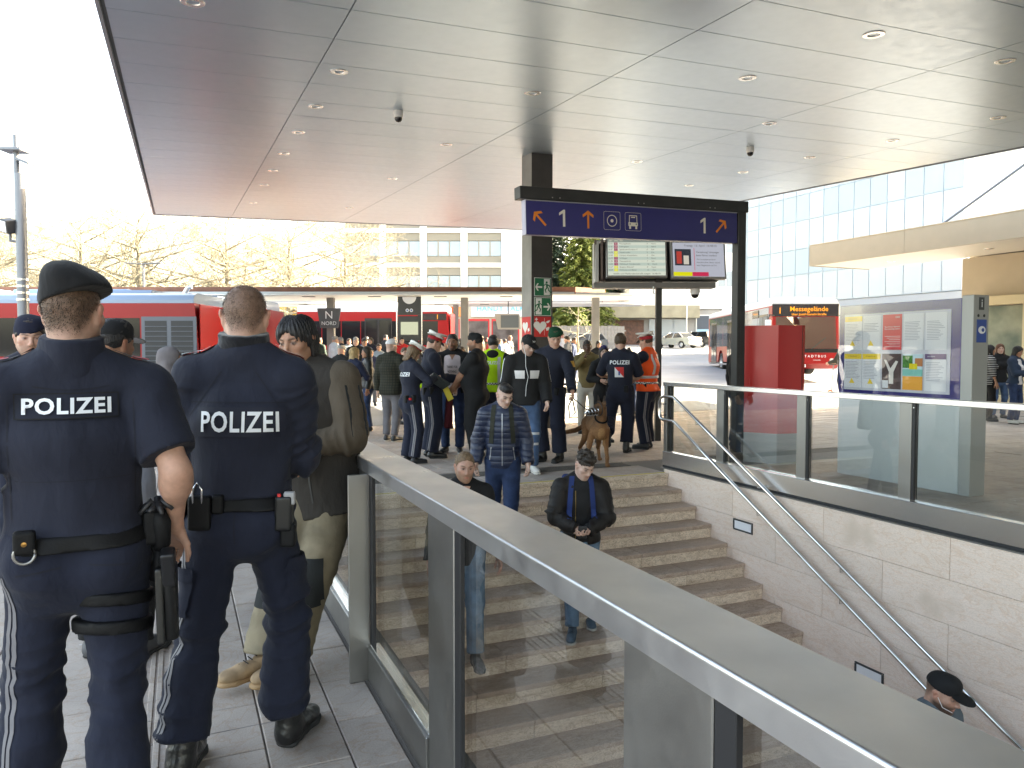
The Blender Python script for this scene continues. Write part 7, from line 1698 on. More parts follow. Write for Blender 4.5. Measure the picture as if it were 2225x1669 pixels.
person('man with tied-back fair hair and short beard in black shirt on the steps facing forward', sp(1005, 6.35), hd(172, 1005), F18, 'fair', ('back', 'fair'), None, beard=.55, bcol=(.20, .11, .055), brow=(.10, .06, .03), top=dict(m=BLKC, g=.018, hem=.84, name='shirt', collar=.3, amp=.008), bottom=dict(m=JEANS3, g=.014, r=(.092, .068, .062, .060)), shoes=dict(m=SHOEB), extras=lambda F_, b, o: patch(b, o['shirt'], 'open_neck', F_.T(0, .10, 1.475), V(1, 0, 0), V(0, 0, 1), V(0, 1, .5), .075, .10, mat('skin_patch', SKIN['fair'], .55), poly=[(-1, 1), (1, 1), (0, -1)], off=.006))
def curl_x(F_, b, o):
    back_straps(F_, b, o, 'jacket', fabric('strap_blue', (.012, .03, .12), .8, .1)); pouch(b, (F_.wr[0] + F_.wr[1]) / 2 + V(0, .06, -.01), None, (.035, .006, .05), BLACKR, .004, 'phone')
    P, F = nets([ell(F_.hp(s * .083, .012, -.006), (.006, .007, .007), None, 0) for s in (-1, 1)][:1], .003); obj('earphone', pmesh('earphone', P, F, BLACKR), b)
    strip(b, o['shirt'], 'zip_edge', [F_.T(.055, .1, z) for z in np.linspace(.92, 1.42, 12)], [V(0, 1, 0)] * 12, .006, mat('zip_brass', lin(120, 100, 60), .4, .7), .012)
F19 = Fig(1.73, 1.0, lean=(6, 0, 0), head=(-30, 30, 0), feet=[(-.10, -.16, 0, 6), (.08, .20, -.155, 8)], q=1, hands=[{'loc': (-.045, .26, 1.02), 'hint': (-1, -.4, -.2), 'dir': (.5, .6, -.3), 'palm': (.3, 0, .9), 'curl': 50}, {'loc': (.045, .26, 1.03), 'hint': (1, -.4, -.2), 'dir': (-.5, .6, -.3), 'palm': (-.3, 0, .9), 'curl': 50}])
person('curly-haired young man in dark bomber jacket with blue backpack straps on the steps', sp(1262, 6.95), hd(176, 1262), F19, 'pale', ('curly', 'dark'), None, buzz=('dark', .4), under=dict(m=BLKC, g=.016, hem=.92, name='shirt', amp=.004), top=dict(m=fabric('bomber', (.012, .010, .0095), .6, .45, spec=.25), g=.024, hem=.90, open=.055, name='jacket', collar=.3, amp=.020, r=(.060, .054, .052, .040)), bottom=dict(m=JEANS3, g=.012, r=(.090, .066, .058, .050), upto=1.95), shoes=dict(m=mat('canvas_blue', (.07, .11, .15), .8), sole=mat('sole_white', (.5, .48, .44), .7), kind='laces'), extras=curl_x)
F24 = Fig(1.84, 1.0, head=(0, 16, 0), lean=(4, 0, 0), q=1)
def ear_x(F_, b, o): MB().tube([F_.hp(.082, .01, -.008), F_.hp(.070, .05, -.06), F_.hp(.03, .10, -.075)], .0022, 6).obj('earphone_cord', WHITEP, b)
person('bearded man in flat-brimmed black cap with white earphones at the foot of the stairs', sp(2040, 5.12), hd(118, 2040), F24, 'fair', None, cap(BLKC, flatbrim=True), beard=.85, buzz=('dark', .8), top=dict(m=fabric('grey_hoodie', (.10, .13, .15), .9, .3), g=.024, hem=.86, hood=True, name='hoodie', collar=.4), bottom=dict(m=JEANS2), shoes=dict(m=SHOEB), extras=ear_x)

# ------------------------------------------------------------------ uniformed group at the top of the stairs
def back_text(key, txt='POLIZEI', z=1.33, w=.26, m=None):
    def f(F_, b, o): print_text(b, o[key], txt, F_.T(0, -.1, z), F_.Rt @ V(1, 0, 0), F_.Rt @ V(0, 0, 1), F_.Rt @ V(0, -1, 0), w, m or WHITEP, .03, .006, height=w * .21)
    return f
def kit(F_, b, o, stripe=True):
    for (x, y, z) in ((.17, -.05, .97), (-.17, -.05, .97), (.10, -.13, .965), (-.12, .10, .97)): pouch(b, F_.T(x, y, z), F_.Rt, (.025, .022, .045), BELT, res=.01)
    if stripe: leg_stripe(F_, b, o, 0, .016, .012); leg_stripe(F_, b, o, 1, .016, .012)
def pw_x(F_, b, o): back_text('jacket')(F_, b, o); kit(F_, b, o); pouch(b, F_.T(.12, .40, 1.22), rotm('y', -20) @ rotm('x', 55), (.10, .012, .14), mat('tablet_case', (.02, .03, .03), .4), .004, 'tablet'); pouch(b, F_.T(.16, -.10, .97), F_.Rt, (.02, .012, .012), mat('red_lamp', lin(200, 30, 30), .4), .003, 'red_button')
tab = [{'loc': (-.06, .30, 1.16), 'hint': (-1, -.4, -.6), 'dir': (.6, .6, 0), 'palm': (0, 0, 1), 'curl': 30}, {'loc': (.16, .28, 1.16), 'hint': (1, -.4, -.6), 'dir': (-.3, .8, 0), 'palm': (0, 0, 1), 'curl': 30}]
F9 = Fig(1.65, .98, True, head=(0, 28, 0), hands=tab, q=2, feet=[(-.09, 0, 0, 6), (.09, .03, 0, 8)])
person('policewoman in white and red peaked cap typing on a tablet, fair hair below the cap', place(893, 10.35), hd(62, 893), F9, 'fair', ('bob', 'fair'), peaked(), top=dict(m=NAVYC, g=.022, hem=.96, name='jacket', collar=.3, amp=.009), bottom=dict(m=NAVYT, g=.016, r=(.094, .072, .070, .072)), shoes=dict(m=SHOEB), belt={}, extras=pw_x)
F10 = Fig(1.80, 1.05, head=(0, 20, 0), hands=[{'loc': (-.1, .30, 1.15)}, {'loc': (.1, .32, 1.14)}], q=2)
person('policeman in white and red peaked cap standing behind the policewoman with the tablet', place(938, 10.9), hd(74, 938), F10, 'fair', ('short', 'dark'), peaked(), top=dict(m=NAVYC, g=.022, hem=.96, name='jacket', collar=.3), bottom=dict(m=NAVYT, g=.018, r=(.096, .076, .074, .074)), shoes=dict(m=BOOTM), belt={}, extras=lambda F_, b, o: (kit(F_, b, o), pouch(b, F_.T(.20, .18, .93), rotm('x', 25), (.012, .04, .10), mat('folder_yellow', lin(225, 205, 80), .6), .003, 'folder')))
def tee_x(F_, b, o):
    tm = mat('print_black', (.03, .03, .03), .7)
    for t, z in (('THANKS FOR', 1.30), ('NOTHING', 1.23)): print_text(b, o['shirt'], t, F_.T(0, .1, z), V(-1, 0, 0), V(0, 0, 1), V(0, 1, 0), .16 if z > 1.25 else .13, tm, .02, .006, height=.036)
    patch(b, o['shirt'], 'open_neck', F_.T(0, .10, 1.445), V(1, 0, 0), V(0, 0, 1), V(0, 1, .5), .09, .10, mat('skin_olive', SKIN['olive'], .55), poly=[(-1, 1), (1, 1), (0, -1)], off=.006)
    for s in (-1, 1): P, F = nets([ell(F_.hp(s * .090, -.008, -.004), (.016, .030, .034), F_.Rh, 0)], .007); obj('headphone', pmesh('headphone', P, F, mat('pale_plastic', (.5, .5, .5), .4)), b)
    MB().tube([F_.hp(.092 * math.sin(a), -.015, .02 + .092 * math.cos(a)) for a in np.linspace(-1.6, 1.6, 12)], .006, 6).obj('headband', MATS['pale_plastic'], b)
F11 = Fig(1.80, .98, head=(6, 0, 0), q=2, feet=[(-.10, 0, 0, 10), (.12, .04, 0, 14)])
person('bearded man with headphones in white printed T-shirt and open black hoodie', place(984, 11.4), hd(186, 984), F11, 'olive', ('short', 'black'), None, beard=.7, under=dict(m=fabric('pinkish_white', (.58, .50, .52), .85, .25), g=.016, hem=.86, name='shirt', amp=.006), top=dict(m=BLKC, g=.032, hem=.90, open=.115, name='hoodie', collar=.2, hood=True), bottom=dict(m=JEANS2), shoes=dict(m=SHOEB, sole=MATS['sole_white']), extras=tee_x)
F12 = Fig(1.80, 1.22, head=(-4, 2, 0), belly=.07, q=2, hands=[{'loc': (-.06, .34, 1.0), 'hint': (-1, -.6, -.3), 'dir': (.5, .5, -.6), 'curl': 50}, {'loc': (.06, .34, 1.0), 'hint': (1, -.6, -.3), 'dir': (-.5, .5, -.6), 'curl': 50}])
def cloth_x(F_, b, o):
    c = (F_.wr[0] + F_.wr[1]) / 2 + V(0, .06, -.05); P, F = nets([cone(c, c + V(0, .03, -.52), (.05, .03), (.13, .05), .02, V(1, .3, 0), (0, 1))], .014); P = P + vnormals(P, F) * (.016 * np.sin(P @ V(60, 40, 4)))[:, None]; obj('red_cloth', pmesh('red_cloth', P, F, fabric('maroon', (.07, .008, .012), .9, .3)), b); MB().tube([F_.T(.19, .06, .93), F_.T(.20, .07, .90), F_.T(.20, .09, .91)], .006, 6).obj('key_ring', INOX, b)
person('heavy man in black T-shirt and backwards black cap holding a maroon cloth', place(1034, 10.8), hd(-72, 1034), F12, 'tan', ('short', 'black'), cap(BLKC, back=True), beard=.6, top=dict(m=BLKC, g=.020, hem=.84, sleeve=.85, name='shirt', slim=1.3), bottom=dict(m=BLKC, g=.020), shoes=dict(m=SHOEB), extras=cloth_x)
HV = mat('hi_vis_yellow', lin(190, 235, 30), .6); HVC = fabric('hi_vis_cloth', lin(180, 225, 40), .7, .2); CHK = mat('check_black', (.01, .01, .01), .6); REFL = mat('reflective', (.55, .56, .58), .4, .2)
def check_mat():
    if 'check_band' in MATS: return MATS['check_band']
    m = mat('check_band', (.5, .5, .5), .6); n = m.node_tree.nodes; L = m.node_tree.links; tc = n.new('ShaderNodeTexCoord'); ck = n.new('ShaderNodeTexChecker'); ck.inputs['Scale'].default_value = 48; ck.inputs[1].default_value = (.012, .012, .012, 1); ck.inputs[2].default_value = (.7, .7, .7, 1)
    L.new(tc.outputs['Object'], ck.inputs[0]); L.new(ck.outputs[0], n['Principled BSDF'].inputs['Base Color']); return m
def hv_x(F_, b, o):
    for x in (-.11, .11): strip(b, o['vest'], 'reflective_tape', [F_.T(x * 1.0, 0, z) for z in np.linspace(.95, 1.45, 10)], [V(0, -1, 0)] * 10, .045, REFL, .006)
    band(F_, b, 'check_band', F_.torso(.045), F_.T(0, 0, 1.03), V(0, 0, 1), .018, check_mat(), .012); back_text('vest', 'POLIZEI', 1.36, .24)(F_, b, o)
F13 = Fig(1.79, 1.05, head=(-10, 4, 0), q=2)
person('dark-haired man in yellow-green hi-vis police vest seen from behind', place(1072, 12.0), hd(8, 1072), F13, 'fair', ('short', 'black', .006), None, under=dict(m=BLKC, g=.024, hem=.9, name='jacket', hood=True, collar=.3), top=dict(m=HVC, g=.036, hem=.90, vest=True, name='vest', amp=.004), bottom=dict(m=NAVYT), shoes=dict(m=BOOTM), extras=hv_x)
def ny_x(F_, b, o):
    for s in (-1, 1): patch(b, o['jacket'], 'white_panel', F_.T(s * .095, .1, 1.275), V(1, 0, 0), V(0, 0, 1), V(s * .15, 1, 0), .13, .10, WHITEC, off=.007, poly=[(-1, 1), (1, 1), (.8 if s > 0 else 1, -1), (-1 if s > 0 else -.8, -1)])
    for i in (0, 1): strip(b, o['jacket'], 'sleeve_stripe', [F_.sh[i] + (F_.el[i] - F_.sh[i]) * t + V((-1, 1)[i] * .02, 0, .03 * (1 - t)) for t in np.linspace(0, .95, 10)], [V((-1, 1)[i], .3, .25)] * 10, .022, WHITEP, .005)
    MB().tube([F_.hp(.08, .01, -.01), F_.hp(.05, .06, -.10), F_.T(.02, .13, 1.38), F_.T(-.01, .15, 1.25), F_.T(.015, .15, 1.12), F_.T(.02, .14, 1.0)], .0035, 6).obj('earphone_cord', WHITEP, b)
    for k, (z, w) in enumerate(((.30, .10), (.62, .09))): patch(b, o['trousers'], 'jeans_tear', F_.kn[0] + (F_.ank[0] - F_.kn[0]) * (z - .3), V(1, 0, 0), V(0, 0, 1), V(0, 1, 0), w, .03, mat('tear_white', (.45, .45, .45), .9), 4, 2, .003)
F14 = Fig(1.76, 1.0, lean=(4, 0, 0), head=(-26, 26, 0), feet=[(-.10, .10, 0, 6), (.10, -.14, 0, 8)], q=2, hands=[{'loc': (-.25, .16, .90), 'curl': 45}, {'loc': (.25, .05, .88), 'curl': 45}])
person('young man in black cap with white letters and black jacket with white chest panels', place(1142, 9.6), hd(172, 1142), F14, 'pale', ('short', 'dark'), cap(BLKC, logo=('NY', WHITEP)), beard=.3, top=dict(m=BLKC, g=.026, hem=.88, name='jacket', collar=.25, amp=.008, r=(.064, .058, .054, .042)), bottom=dict(m=JEANS, g=.010, r=(.088, .066, .058, .050)), shoes=dict(m=mat('white_shoe', (.55, .53, .5), .6), sole=MATS['sole_white']), extras=ny_x)
F15 = Fig(1.62, .9, True, head=(-14, 10, 0), feet=[(-.08, 0, 0, 4), (.08, .05, 0, 6)], q=2)
person('woman in black leggings and pink trainers behind the capped young man', place(1160, 11.6), hd(165, 1160), F15, 'fair', ('long', 'brown'), None, top=dict(m=fabric('olive_top', (.05, .045, .03), .9, .3), g=.022, hem=.82, name='jacket'), bottom=dict(m=BLKC, g=.004, r=(.085, .058, .052, .040), upto=1.9), shoes=dict(m=mat('pink_shoe', lin(205, 120, 170), .7), sole=MATS['sole_white']))
def gb_x(F_, b, o):
    kit(F_, b, o, False); J = o['jacket']; sm = mat('name_yellow', lin(215, 205, 70), .6)
    for z in (1.36, 1.32): patch(b, J, 'name_tape', F_.T(.085, .1, z), V(1, 0, 0), V(0, 0, 1), V(0, 1, 0), .085, .022, sm, 3, 1, .006)
    patch(b, J, 'sleeve_badge', F_.sh[0] + (F_.el[0] - F_.sh[0]) * .42, V(0, 1, 0), V(0, 0, 1), V(-1, .3, .1), .07, .085, mat('badge_gold', lin(190, 140, 50), .6), 4, 4, .004); patch(b, J, 'shoulder_flag', F_.sh[0] + V(.0, .0, .02), V(0, 1, 0), V(.5, 0, .8), V(-.6, .3, .8), .045, .03, WHITEP, 2, 2, .004)
    patch(b, J, 'chest_pocket', F_.T(-.085, .1, 1.28), V(1, 0, 0), V(0, 0, 1), V(0, 1, 0), .10, .12, NAVYC, 5, 5, .010)
F16 = Fig(1.86, 1.02, head=(-38, 16, 0), lean=(4, -6, -6), feet=[(-.11, -.05, 0, 0), (.12, .04, 0, 20)], q=1, hands=[{'loc': (-.46, .30, 1.0), 'hint': (-.6, -1, .2), 'curl': 65}, {}])
person('police dog handler in green beret reaching down to his dog', place(1196, 10.45), hd(205, 1196), F16, 'fair', ('short', 'brown'), beret(fabric('beret_green', (.006, .045, .022), .95, .2), -1, 14, .9), top=dict(m=NAVYC, g=.024, hem=.94, name='jacket', collar=.4, amp=.010), bottom=dict(m=NAVYT, g=.018, r=(.096, .078, .074, .072), amp=.010, upto=1.86, bell=.01), shoes=dict(m=BOOTM, kind='boot'), belt={}, extras=gb_x, jaw=.98)
def pb_x(F_, b, o):
    kit(F_, b, o, False); back_text('jacket', z=1.36, w=.29)(F_, b, o); n = V(0, -1, 0)
    patch(b, o['jacket'], 'emblem', F_.T(0, -.1, 1.215), V(1, 0, 0), V(0, 0, 1), n, .135, .15, WHITEP, 4, 4, .005)
    patch(b, o['jacket'], 'emblem', F_.T(0, -.1, 1.215), V(1, 0, 0), V(0, 0, 1), n, .135, .15, REDS, poly=[(-1, 1), (1, 1), (1, -1)], off=.009)
    patch(b, o['jacket'], 'emblem', F_.T(0, -.1, 1.20), V(1, 0, 0), V(0, 0, 1), n, .022, .06, mat('plate_blue', lin(45, 75, 145), .4), 1, 2, .012)
F22 = Fig(1.82, 1.04, head=(-6, 2, 0), feet=[(-.12, .0, 0, 8), (.13, -.30, .22, 6, 45)], q=1, hips=(-.02, 0, -.01), hands=[{'loc': (-.16, .30, 1.12), 'hint': (-1, -.5, -.4)}, {'loc': (.16, .28, 1.05), 'hint': (1, -.6, -.3)}])
F22 = Fig(1.82, 1.04, head=(-6, 2, 0), feet=[(-.13, -.30, .20, 6, 40), (.12, .0, 0, 8)], q=1, hips=(.02, 0, -.01), hands=[{'loc': (-.16, .30, 1.12), 'hint': (-1, -.5, -.4)}, {'loc': (.16, .28, 1.05), 'hint': (1, -.6, -.3)}])
person('bare-headed officer in POLIZEI jacket with red and white emblem, one foot raised, seen from behind', place(1345, 11.5), hd(6, 1345), F22, 'fair', ('short', 'brown', .006), None, top=dict(m=NAVYC, g=.024, hem=.95, name='jacket', sleeve=1.0, collar=.3, amp=.008, slim=1.2), bottom=dict(m=NAVYT, g=.018, r=(.096, .078, .074, .070), upto=1.84, bell=.01, amp=.010), shoes=dict(m=BOOTM, kind='boot'), belt={}, extras=pb_x)
HVO = fabric('hi_vis_orange', lin(255, 90, 40), .7, .2)
def ov_x(F_, b, o):
    v = o['vest']; kit(F_, b, o)
    for yo in (1, -1):
        for x in (-.10, .10): strip(b, v, 'reflective_tape', [F_.T(x, 0, z) for z in np.linspace(1.16, 1.47, 8)], [V(0, yo, 0)] * 8, .05, REFL, .006)
    band(F_, b, 'check_band', F_.torso(.044), F_.T(0, 0, 1.03), V(0, 0, 1), .018, check_mat(), .012)
    band(F_, b, 'reflective_tape', F_.torso(.044), F_.T(0, 0, 1.12), V(0, 0, 1), .025, REFL, .014)
    for i in (0, 1): patch(b, o['shirt'], 'sleeve_badge', F_.sh[i] + (F_.el[i] - F_.sh[i]) * .45, V(0, 1, 0), V(0, 0, 1), V((-1, 1)[i], 0, .1), .07, .085, mat('badge_gold', lin(190, 140, 50), .6), 4, 4, .004)
F23 = Fig(1.82, 1.10, belly=.03, head=(0, 8, 0), q=1, feet=[(-.10, 0, 0, 6), (.10, .04, 0, 10)], hands=[{'loc': (-.05, .34, 1.02), 'hint': (-1, -.6, -.4), 'dir': (.3, .8, .1), 'curl': 45}, {'loc': (.08, .34, 1.03), 'hint': (1, -.6, -.4), 'dir': (-.3, .8, .1), 'curl': 45}])
person('policeman in white and red peaked cap and orange reflective vest', place(1406, 11.9), hd(-66, 1406), F23, 'fair', ('short', 'brown'), peaked(), under=dict(m=NAVYC, g=.020, hem=.94, sleeve=.9, name='shirt', collar=.3, slim=1.3), top=dict(m=HVO, g=.034, hem=.90, vest=True, name='vest', amp=.005), bottom=dict(m=NAVYT, g=.018, r=(.096, .076, .074, .074)), shoes=dict(m=SHOEB), extras=ov_x)
F20 = Fig(1.75, .95, q=2, hands=[{}, {'loc': (.06, .26, 1.42), 'hint': (1, -.3, -1), 'dir': (-.3, .4, .6), 'curl': 60}])
person('dark-skinned man in khaki jumper with a hand at his mouth', place(1276, 14.2), hd(178, 1276), F20, 'dark', ('short', 'black'), None, top=dict(m=fabric('khaki_jumper', (.16, .12, .055), .9, .3), g=.022, hem=.88, name='jumper', collar=.2), bottom=dict(m=fabric('pale_trousers', (.40, .38, .34), .9, .3)), shoes=dict(m=SHOEB))
F21 = Fig(1.64, .92, True, head=(4, 2, 0), q=2, hands=[{'loc': (-.10, .22, 1.15), 'hint': (-1, -.5, -.5), 'dir': (.6, .3, .3)}, {'loc': (.10, .26, 1.05), 'hint': (1, -.5, -.5)}])
person('woman in blue knitted hat and studded black clothes', place(1312, 12.8), hd(168, 1312), F21, 'pale', ('bob', 'dark'), beanie(fabric('knit_blue', (.035, .045, .17), .95, .4)), top=dict(m=BLKC, g=.024, hem=.80, name='jacket', amp=.006), bottom=dict(m=BLKC, g=.006), shoes=dict(m=SHOEB), extras=lambda F_, b, o: [patch(b, o['jacket'], 'stud', F_.T(-.05 + .05 * (k % 3), .1, 1.36 - .05 * (k // 3)), V(1, 0, 0), V(0, 0, 1), V(0, 1, 0), .016, .016, WHITEP, 1, 1, .005) for k in range(15)])
F8 = Fig(1.75, 1.04, head=(18, 2, 0), q=2, feet=[(-.10, .02, 0, 10), (.10, -.04, 0, 14)])
person('man in white baseball cap and dark checked jacket with grey trousers, back turned', place(850, 12.9), hd(30, 850), F8, 'pale', None, cap(fabric('white_cap', (.62, .61, .62), .8, .1)), buzz=('fair', .4), top=dict(m=fabric('check_olive', (.030, .030, .020), .9, .3, check=((.012, .012, .010), 22)), g=.030, hem=.82, flare=.01, name='jacket', collar=.3), bottom=dict(m=GREYT, g=.012, r=(.090, .068, .060, .050), upto=1.93), shoes=dict(m=SHOEB, sole=MATS['sole_white']))
F7 = Fig(1.62, .92, True, head=(10, 2, 0), q=2, hands=[{'loc': (-.05, .24, 1.12), 'hint': (-1, -.4, -.7), 'dir': (.9, .3, 0)}, {'loc': (.05, .26, 1.08), 'hint': (1, -.4, -.7), 'dir': (-.9, .3, 0)}])
person('woman with long blond hair in navy top and white trousers, arms folded', place(770, 13.8), hd(48, 770), F7, 'pale', ('long', 'blond'), None, top=dict(m=fabric('navy_top', (.010, .014, .035), .85, .3), g=.022, hem=.93, name='jumper'), bottom=dict(m=WHITEC, g=.006, r=(.088, .062, .054, .044)), shoes=dict(m=SHOEB))
person('woman with long dark hair in leather jacket talking to the blond woman', place(798, 14.6), hd(-100, 798), Fig(1.64, .92, True, head=(-6, 4, 0), q=2), 'tan', ('long', 'dark'), None, top=dict(m=fabric('leather_dark', (.014, .014, .013), .45, .4), g=.024, hem=.90, name='jacket'), bottom=dict(m=JEANS2, g=.006), shoes=dict(m=SHOEB))

# ------------------------------------------------------------------ passers-by on the right
person('woman in black and white striped top by the shopfront', place(2150, 16.6), hd(70, 2150), Fig(1.68, .94, True, q=2), 'tan', ('bob', 'black'), None, top=dict(m=fabric('stripe_top', (.012, .012, .013), .85, .2, stripes=((.55, .55, .55), 26, .3)), g=.018, hem=.84, name='shirt', sleeve=1.4), bottom=dict(m=BLKC, g=.006), shoes=dict(m=SHOEB))
person('auburn-haired woman in black jacket and blue jeans looking back', place(2172, 17.2), hd(150, 2172), Fig(1.70, .92, True, head=(14, 0, 0), q=2), 'pale', ('long', 'red'), None, top=dict(m=BLKC, g=.024, hem=.86, name='jacket'), bottom=dict(m=JEANS, g=.006), shoes=dict(m=SHOEB))
person('long-haired woman in denim jacket, white shirt and jeans looking at her phone', place(2207, 16.0), hd(118, 2207), Fig(1.66, .94, True, head=(0, 18, 0), q=2, hands=[{'loc': (-.05, .28, 1.08)}, {'loc': (.08, .30, 1.1)}]), 'tan', ('long', 'black'), None, under=dict(m=WHITEC, g=.014, hem=.9, name='shirt', amp=.003), top=dict(m=fabric('denim_jacket', (.02, .035, .065), .85, .3), g=.028, hem=.92, open=.06, name='jacket'), bottom=dict(m=JEANS2, g=.006), shoes=dict(m=MATS['white_shoe']))
person('dark-haired man in black jacket and jeans half hidden behind the red stele', place(1606, 12.0), hd(60, 1606), Fig(1.76, 1.0, q=2), 'tan', ('short', 'black'), None, top=dict(m=BLKC, g=.026, hem=.86, name='jacket'), bottom=dict(m=JEANS2), shoes=dict(m=SHOEB))
kid = place(1830, 23.); person('boy with kick scooter half hidden behind the information stand', kid, hd(-60, 1830), Fig(1.62, .85, q=2, hands=[{'loc': (-.2, .32, 1.0)}, {'loc': (.2, .32, 1.0)}]), 'fair', ('short', 'brown'), None, top=dict(m=fabric('olive_coat', (.05, .045, .035), .85, .3), g=.024, hem=.86, name='jacket'), bottom=dict(m=JEANS2), shoes=dict(m=SHOEB))
sc_ = tag(empty('kick_scooter', kid + Vector((-.28, -.25, 0)), hd(-60, 1830)), 'kick scooter with small wheels under the boy beside the information stand', 'scooter')
SCM = mat('scooter_grey', (.25, .25, .26), .4, .6)
MB().box(-.06, .06, -.35, .25, .08, .10, .01).obj('deck', SCM, sc_); MB().tube([(0, .33, .1), (0, .27, .95)], .016, 8).obj('stem', SCM, sc_); MB().tube([(-.2, .27, .95), (.2, .27, .95)], .014, 8).obj('handlebar', BLACKR, sc_)
for y in (.36, -.40): MB().lathe([(.05, -.014), (.095, -.012), (.1, 0), (.095, .012), (.05, .014)], 18, (0, y, .1), 'x').obj('wheel', mat('amber_wheel', lin(220, 120, 60), .5), sc_)

# ------------------------------------------------------------------ crowd on the far side of the square
CR = random.Random(3)
def far(label, u, d, h, ht, skin, hair, colr, leg='jeans', female=False, hat=None, sleeve=2., q=3, hem=.86):
    key = 'crowd_%s' % '_'.join('%d' % int(c * 1000) for c in colr); tm = fabric(key, colr, .85, .2); lg = {'jeans': JEANS2, 'blue': JEANS, 'black': BLKC, 'grey': GREYT, 'white': WHITEC, 'faded': JEANS3}[leg]
    s = CR.uniform(-.05, .05); F_ = Fig(ht, CR.uniform(.92, 1.06) * (.93 if female else 1), female, head=(CR.uniform(-15, 15), CR.uniform(0, 12), 0), q=q, feet=[(-.10, s, 0, 8), (.10, -s, 0, 8)])
    p = place(u, d)
    if 24.5 < d < 30.5 and -7.2 < (u - 1112.5) / 1650 * d < 4: p.z = .34
    return person(label, p, hd(h, u), F_, skin, hair, hat, top=dict(m=tm, g=.022, hem=hem, sleeve=sleeve, name='top', amp=0 if q == 3 else .006), bottom=dict(m=lg, amp=0 if q == 3 else .006), shoes=dict(m=SHOEB))
far('bespectacled man in plain black T-shirt among the crowd', 774, 21.5, 190, 1.80, 'fair', ('short', 'grey'), (.011, .011, .012), 'grey', sleeve=.85)
far('young man in white shirt and dark waistcoat looking down in the crowd', 791, 23., 170, 1.76, 'tan', ('short', 'black'), (.36, .37, .42), 'black')
far('woman in dark jacket and blue scarf before the far bus', 806, 26.5, 185, 1.70, 'pale', ('long', 'dark'), (.02, .024, .04), 'blue', True)
far('person in navy jacket with back turned before the far bus', 797, 29., 10, 1.78, 'tan', ('short', 'black'), (.02, .03, .09), 'jeans')
far('boy in navy and white striped jumper', 806, 20., 180, 1.52, 'tan', ('short', 'black'), (.02, .024, .055), 'grey')
far('person in pale grey shirt and open cardigan', 824, 21.5, 182, 1.62, 'tan', ('short', 'dark'), (.26, .30, .34), 'grey', True)
far('man in black coat and pale grey cap', 741, 17.5, 40, 1.66, 'fair', None, (.012, .012, .013), 'black', hat=cap(fabric('grey_cap', (.30, .28, .26), .8, .1)), hem=.74)
far('white-haired man in white jacket', 727, 25., 60, 1.72, 'fair', ('short', 'grey'), (.55, .57, .60), 'jeans')
far('grey-haired man in dark suit', 742, 26., -80, 1.70, 'fair', ('short', 'grey'), (.015, .018, .03), 'black')
far('person in light blue denim shirt behind the shelter column', 732, 29.5, -30, 1.74, 'tan', ('short', 'dark'), (.08, .16, .32), 'blue')
far('youth in black hoodie with a grey print behind the shelter column', 741, 30., 170, 1.72, 'tan', ('short', 'dark'), (.014, .014, .016), 'black')
far('person in grey jacket with yellow hood before the far bus', 758, 30., 150, 1.72, 'fair', ('short', 'brown'), (.11, .14, .16), 'jeans')
far('man in red tracksuit jacket beside the black totem', 873, 25.5, 160, 1.70, 'fair', ('short', 'black'), (.42, .02, .025), 'jeans')
far('short-haired man with black backpack behind the policewoman', 879, 16., 150, 1.62, 'fair', ('short', 'brown'), (.03, .03, .035), 'jeans')
far('girl in dark patterned jacket beside the shelter column', 703, 13.2, 160, 1.50, 'pale', ('long', 'brown'), (.035, .032, .024), 'black', True, q=2)
far('smiling man in yellow-green reflective vest between the peaked caps', 947, 14.2, 175, 1.70, 'fair', ('short', 'black'), lin(180, 225, 40), 'jeans', q=2)
far('bald man in blue jeans behind the man with headphones', 963, 15., 120, 1.72, 'fair', None, (.04, .05, .09), 'blue', q=2)
far('woman with brown hair and brown jacket behind the heavy man', 1003, 16., 170, 1.64, 'tan', ('long', 'brown'), (.09, .06, .04), 'jeans', True)
far('person in green jacket left of the shelter column', 695, 28., 40, 1.72, 'tan', ('short', 'dark'), (.03, .05, .045), 'jeans')
cl_ = [('red', (.40, .03, .03)), ('grey', (.16, .16, .17)), ('black', (.014, .014, .015)), ('navy', (.02, .03, .08)), ('white', (.50, .50, .52)), ('denim blue', (.07, .12, .22)), ('olive', (.06, .065, .035)), ('brown', (.10, .06, .04)), ('pink', (.45, .22, .26))]
spots = [(988, 34., 1, 170), (1001, 33.5, 2, 20), (1012, 36., 8, 185), (1023, 33., 5, 90), (1034, 35., 3, 175), (1046, 34., 7, -60), (1058, 36.5, 6, 160), (1068, 33., 0, 30), (1086, 30.5, 5, 80), (1097, 32., 4, -40), (1108, 34., 1, 120), (838, 33.5, 2, 60), (858, 34., 6, 170)]
for (u, d, c, h) in spots:
    fm = CR.random() < .45
    far('%s in %s top in the far crowd by the %s' % ('woman' if fm else 'man', cl_[c][0], 'hanging display' if u > 1080 else 'red shopfront' if u > 960 else 'waiting bus door'), u, d, h, CR.uniform(1.6, 1.8), CR.choice(['fair', 'tan', 'pale']), ('long' if fm else 'short', CR.choice(['dark', 'brown', 'black', 'fair'])), cl_[c][1], CR.choice(['jeans', 'black', 'blue']), fm)
far('man in grey checked shirt walking past the grey estate car', 1233, 27., -70, 1.76, 'fair', ('short', 'dark'), (.11, .12, .14), 'blue')
far('man in white T-shirt by the grey estate car', 1222, 40., 150, 1.74, 'fair', ('short', 'fair'), (.55, .55, .55), 'jeans')
far('person in navy jacket behind the man in the checked shirt', 1246, 28.5, 100, 1.74, 'tan', ('short', 'dark'), (.02, .035, .09), 'jeans')
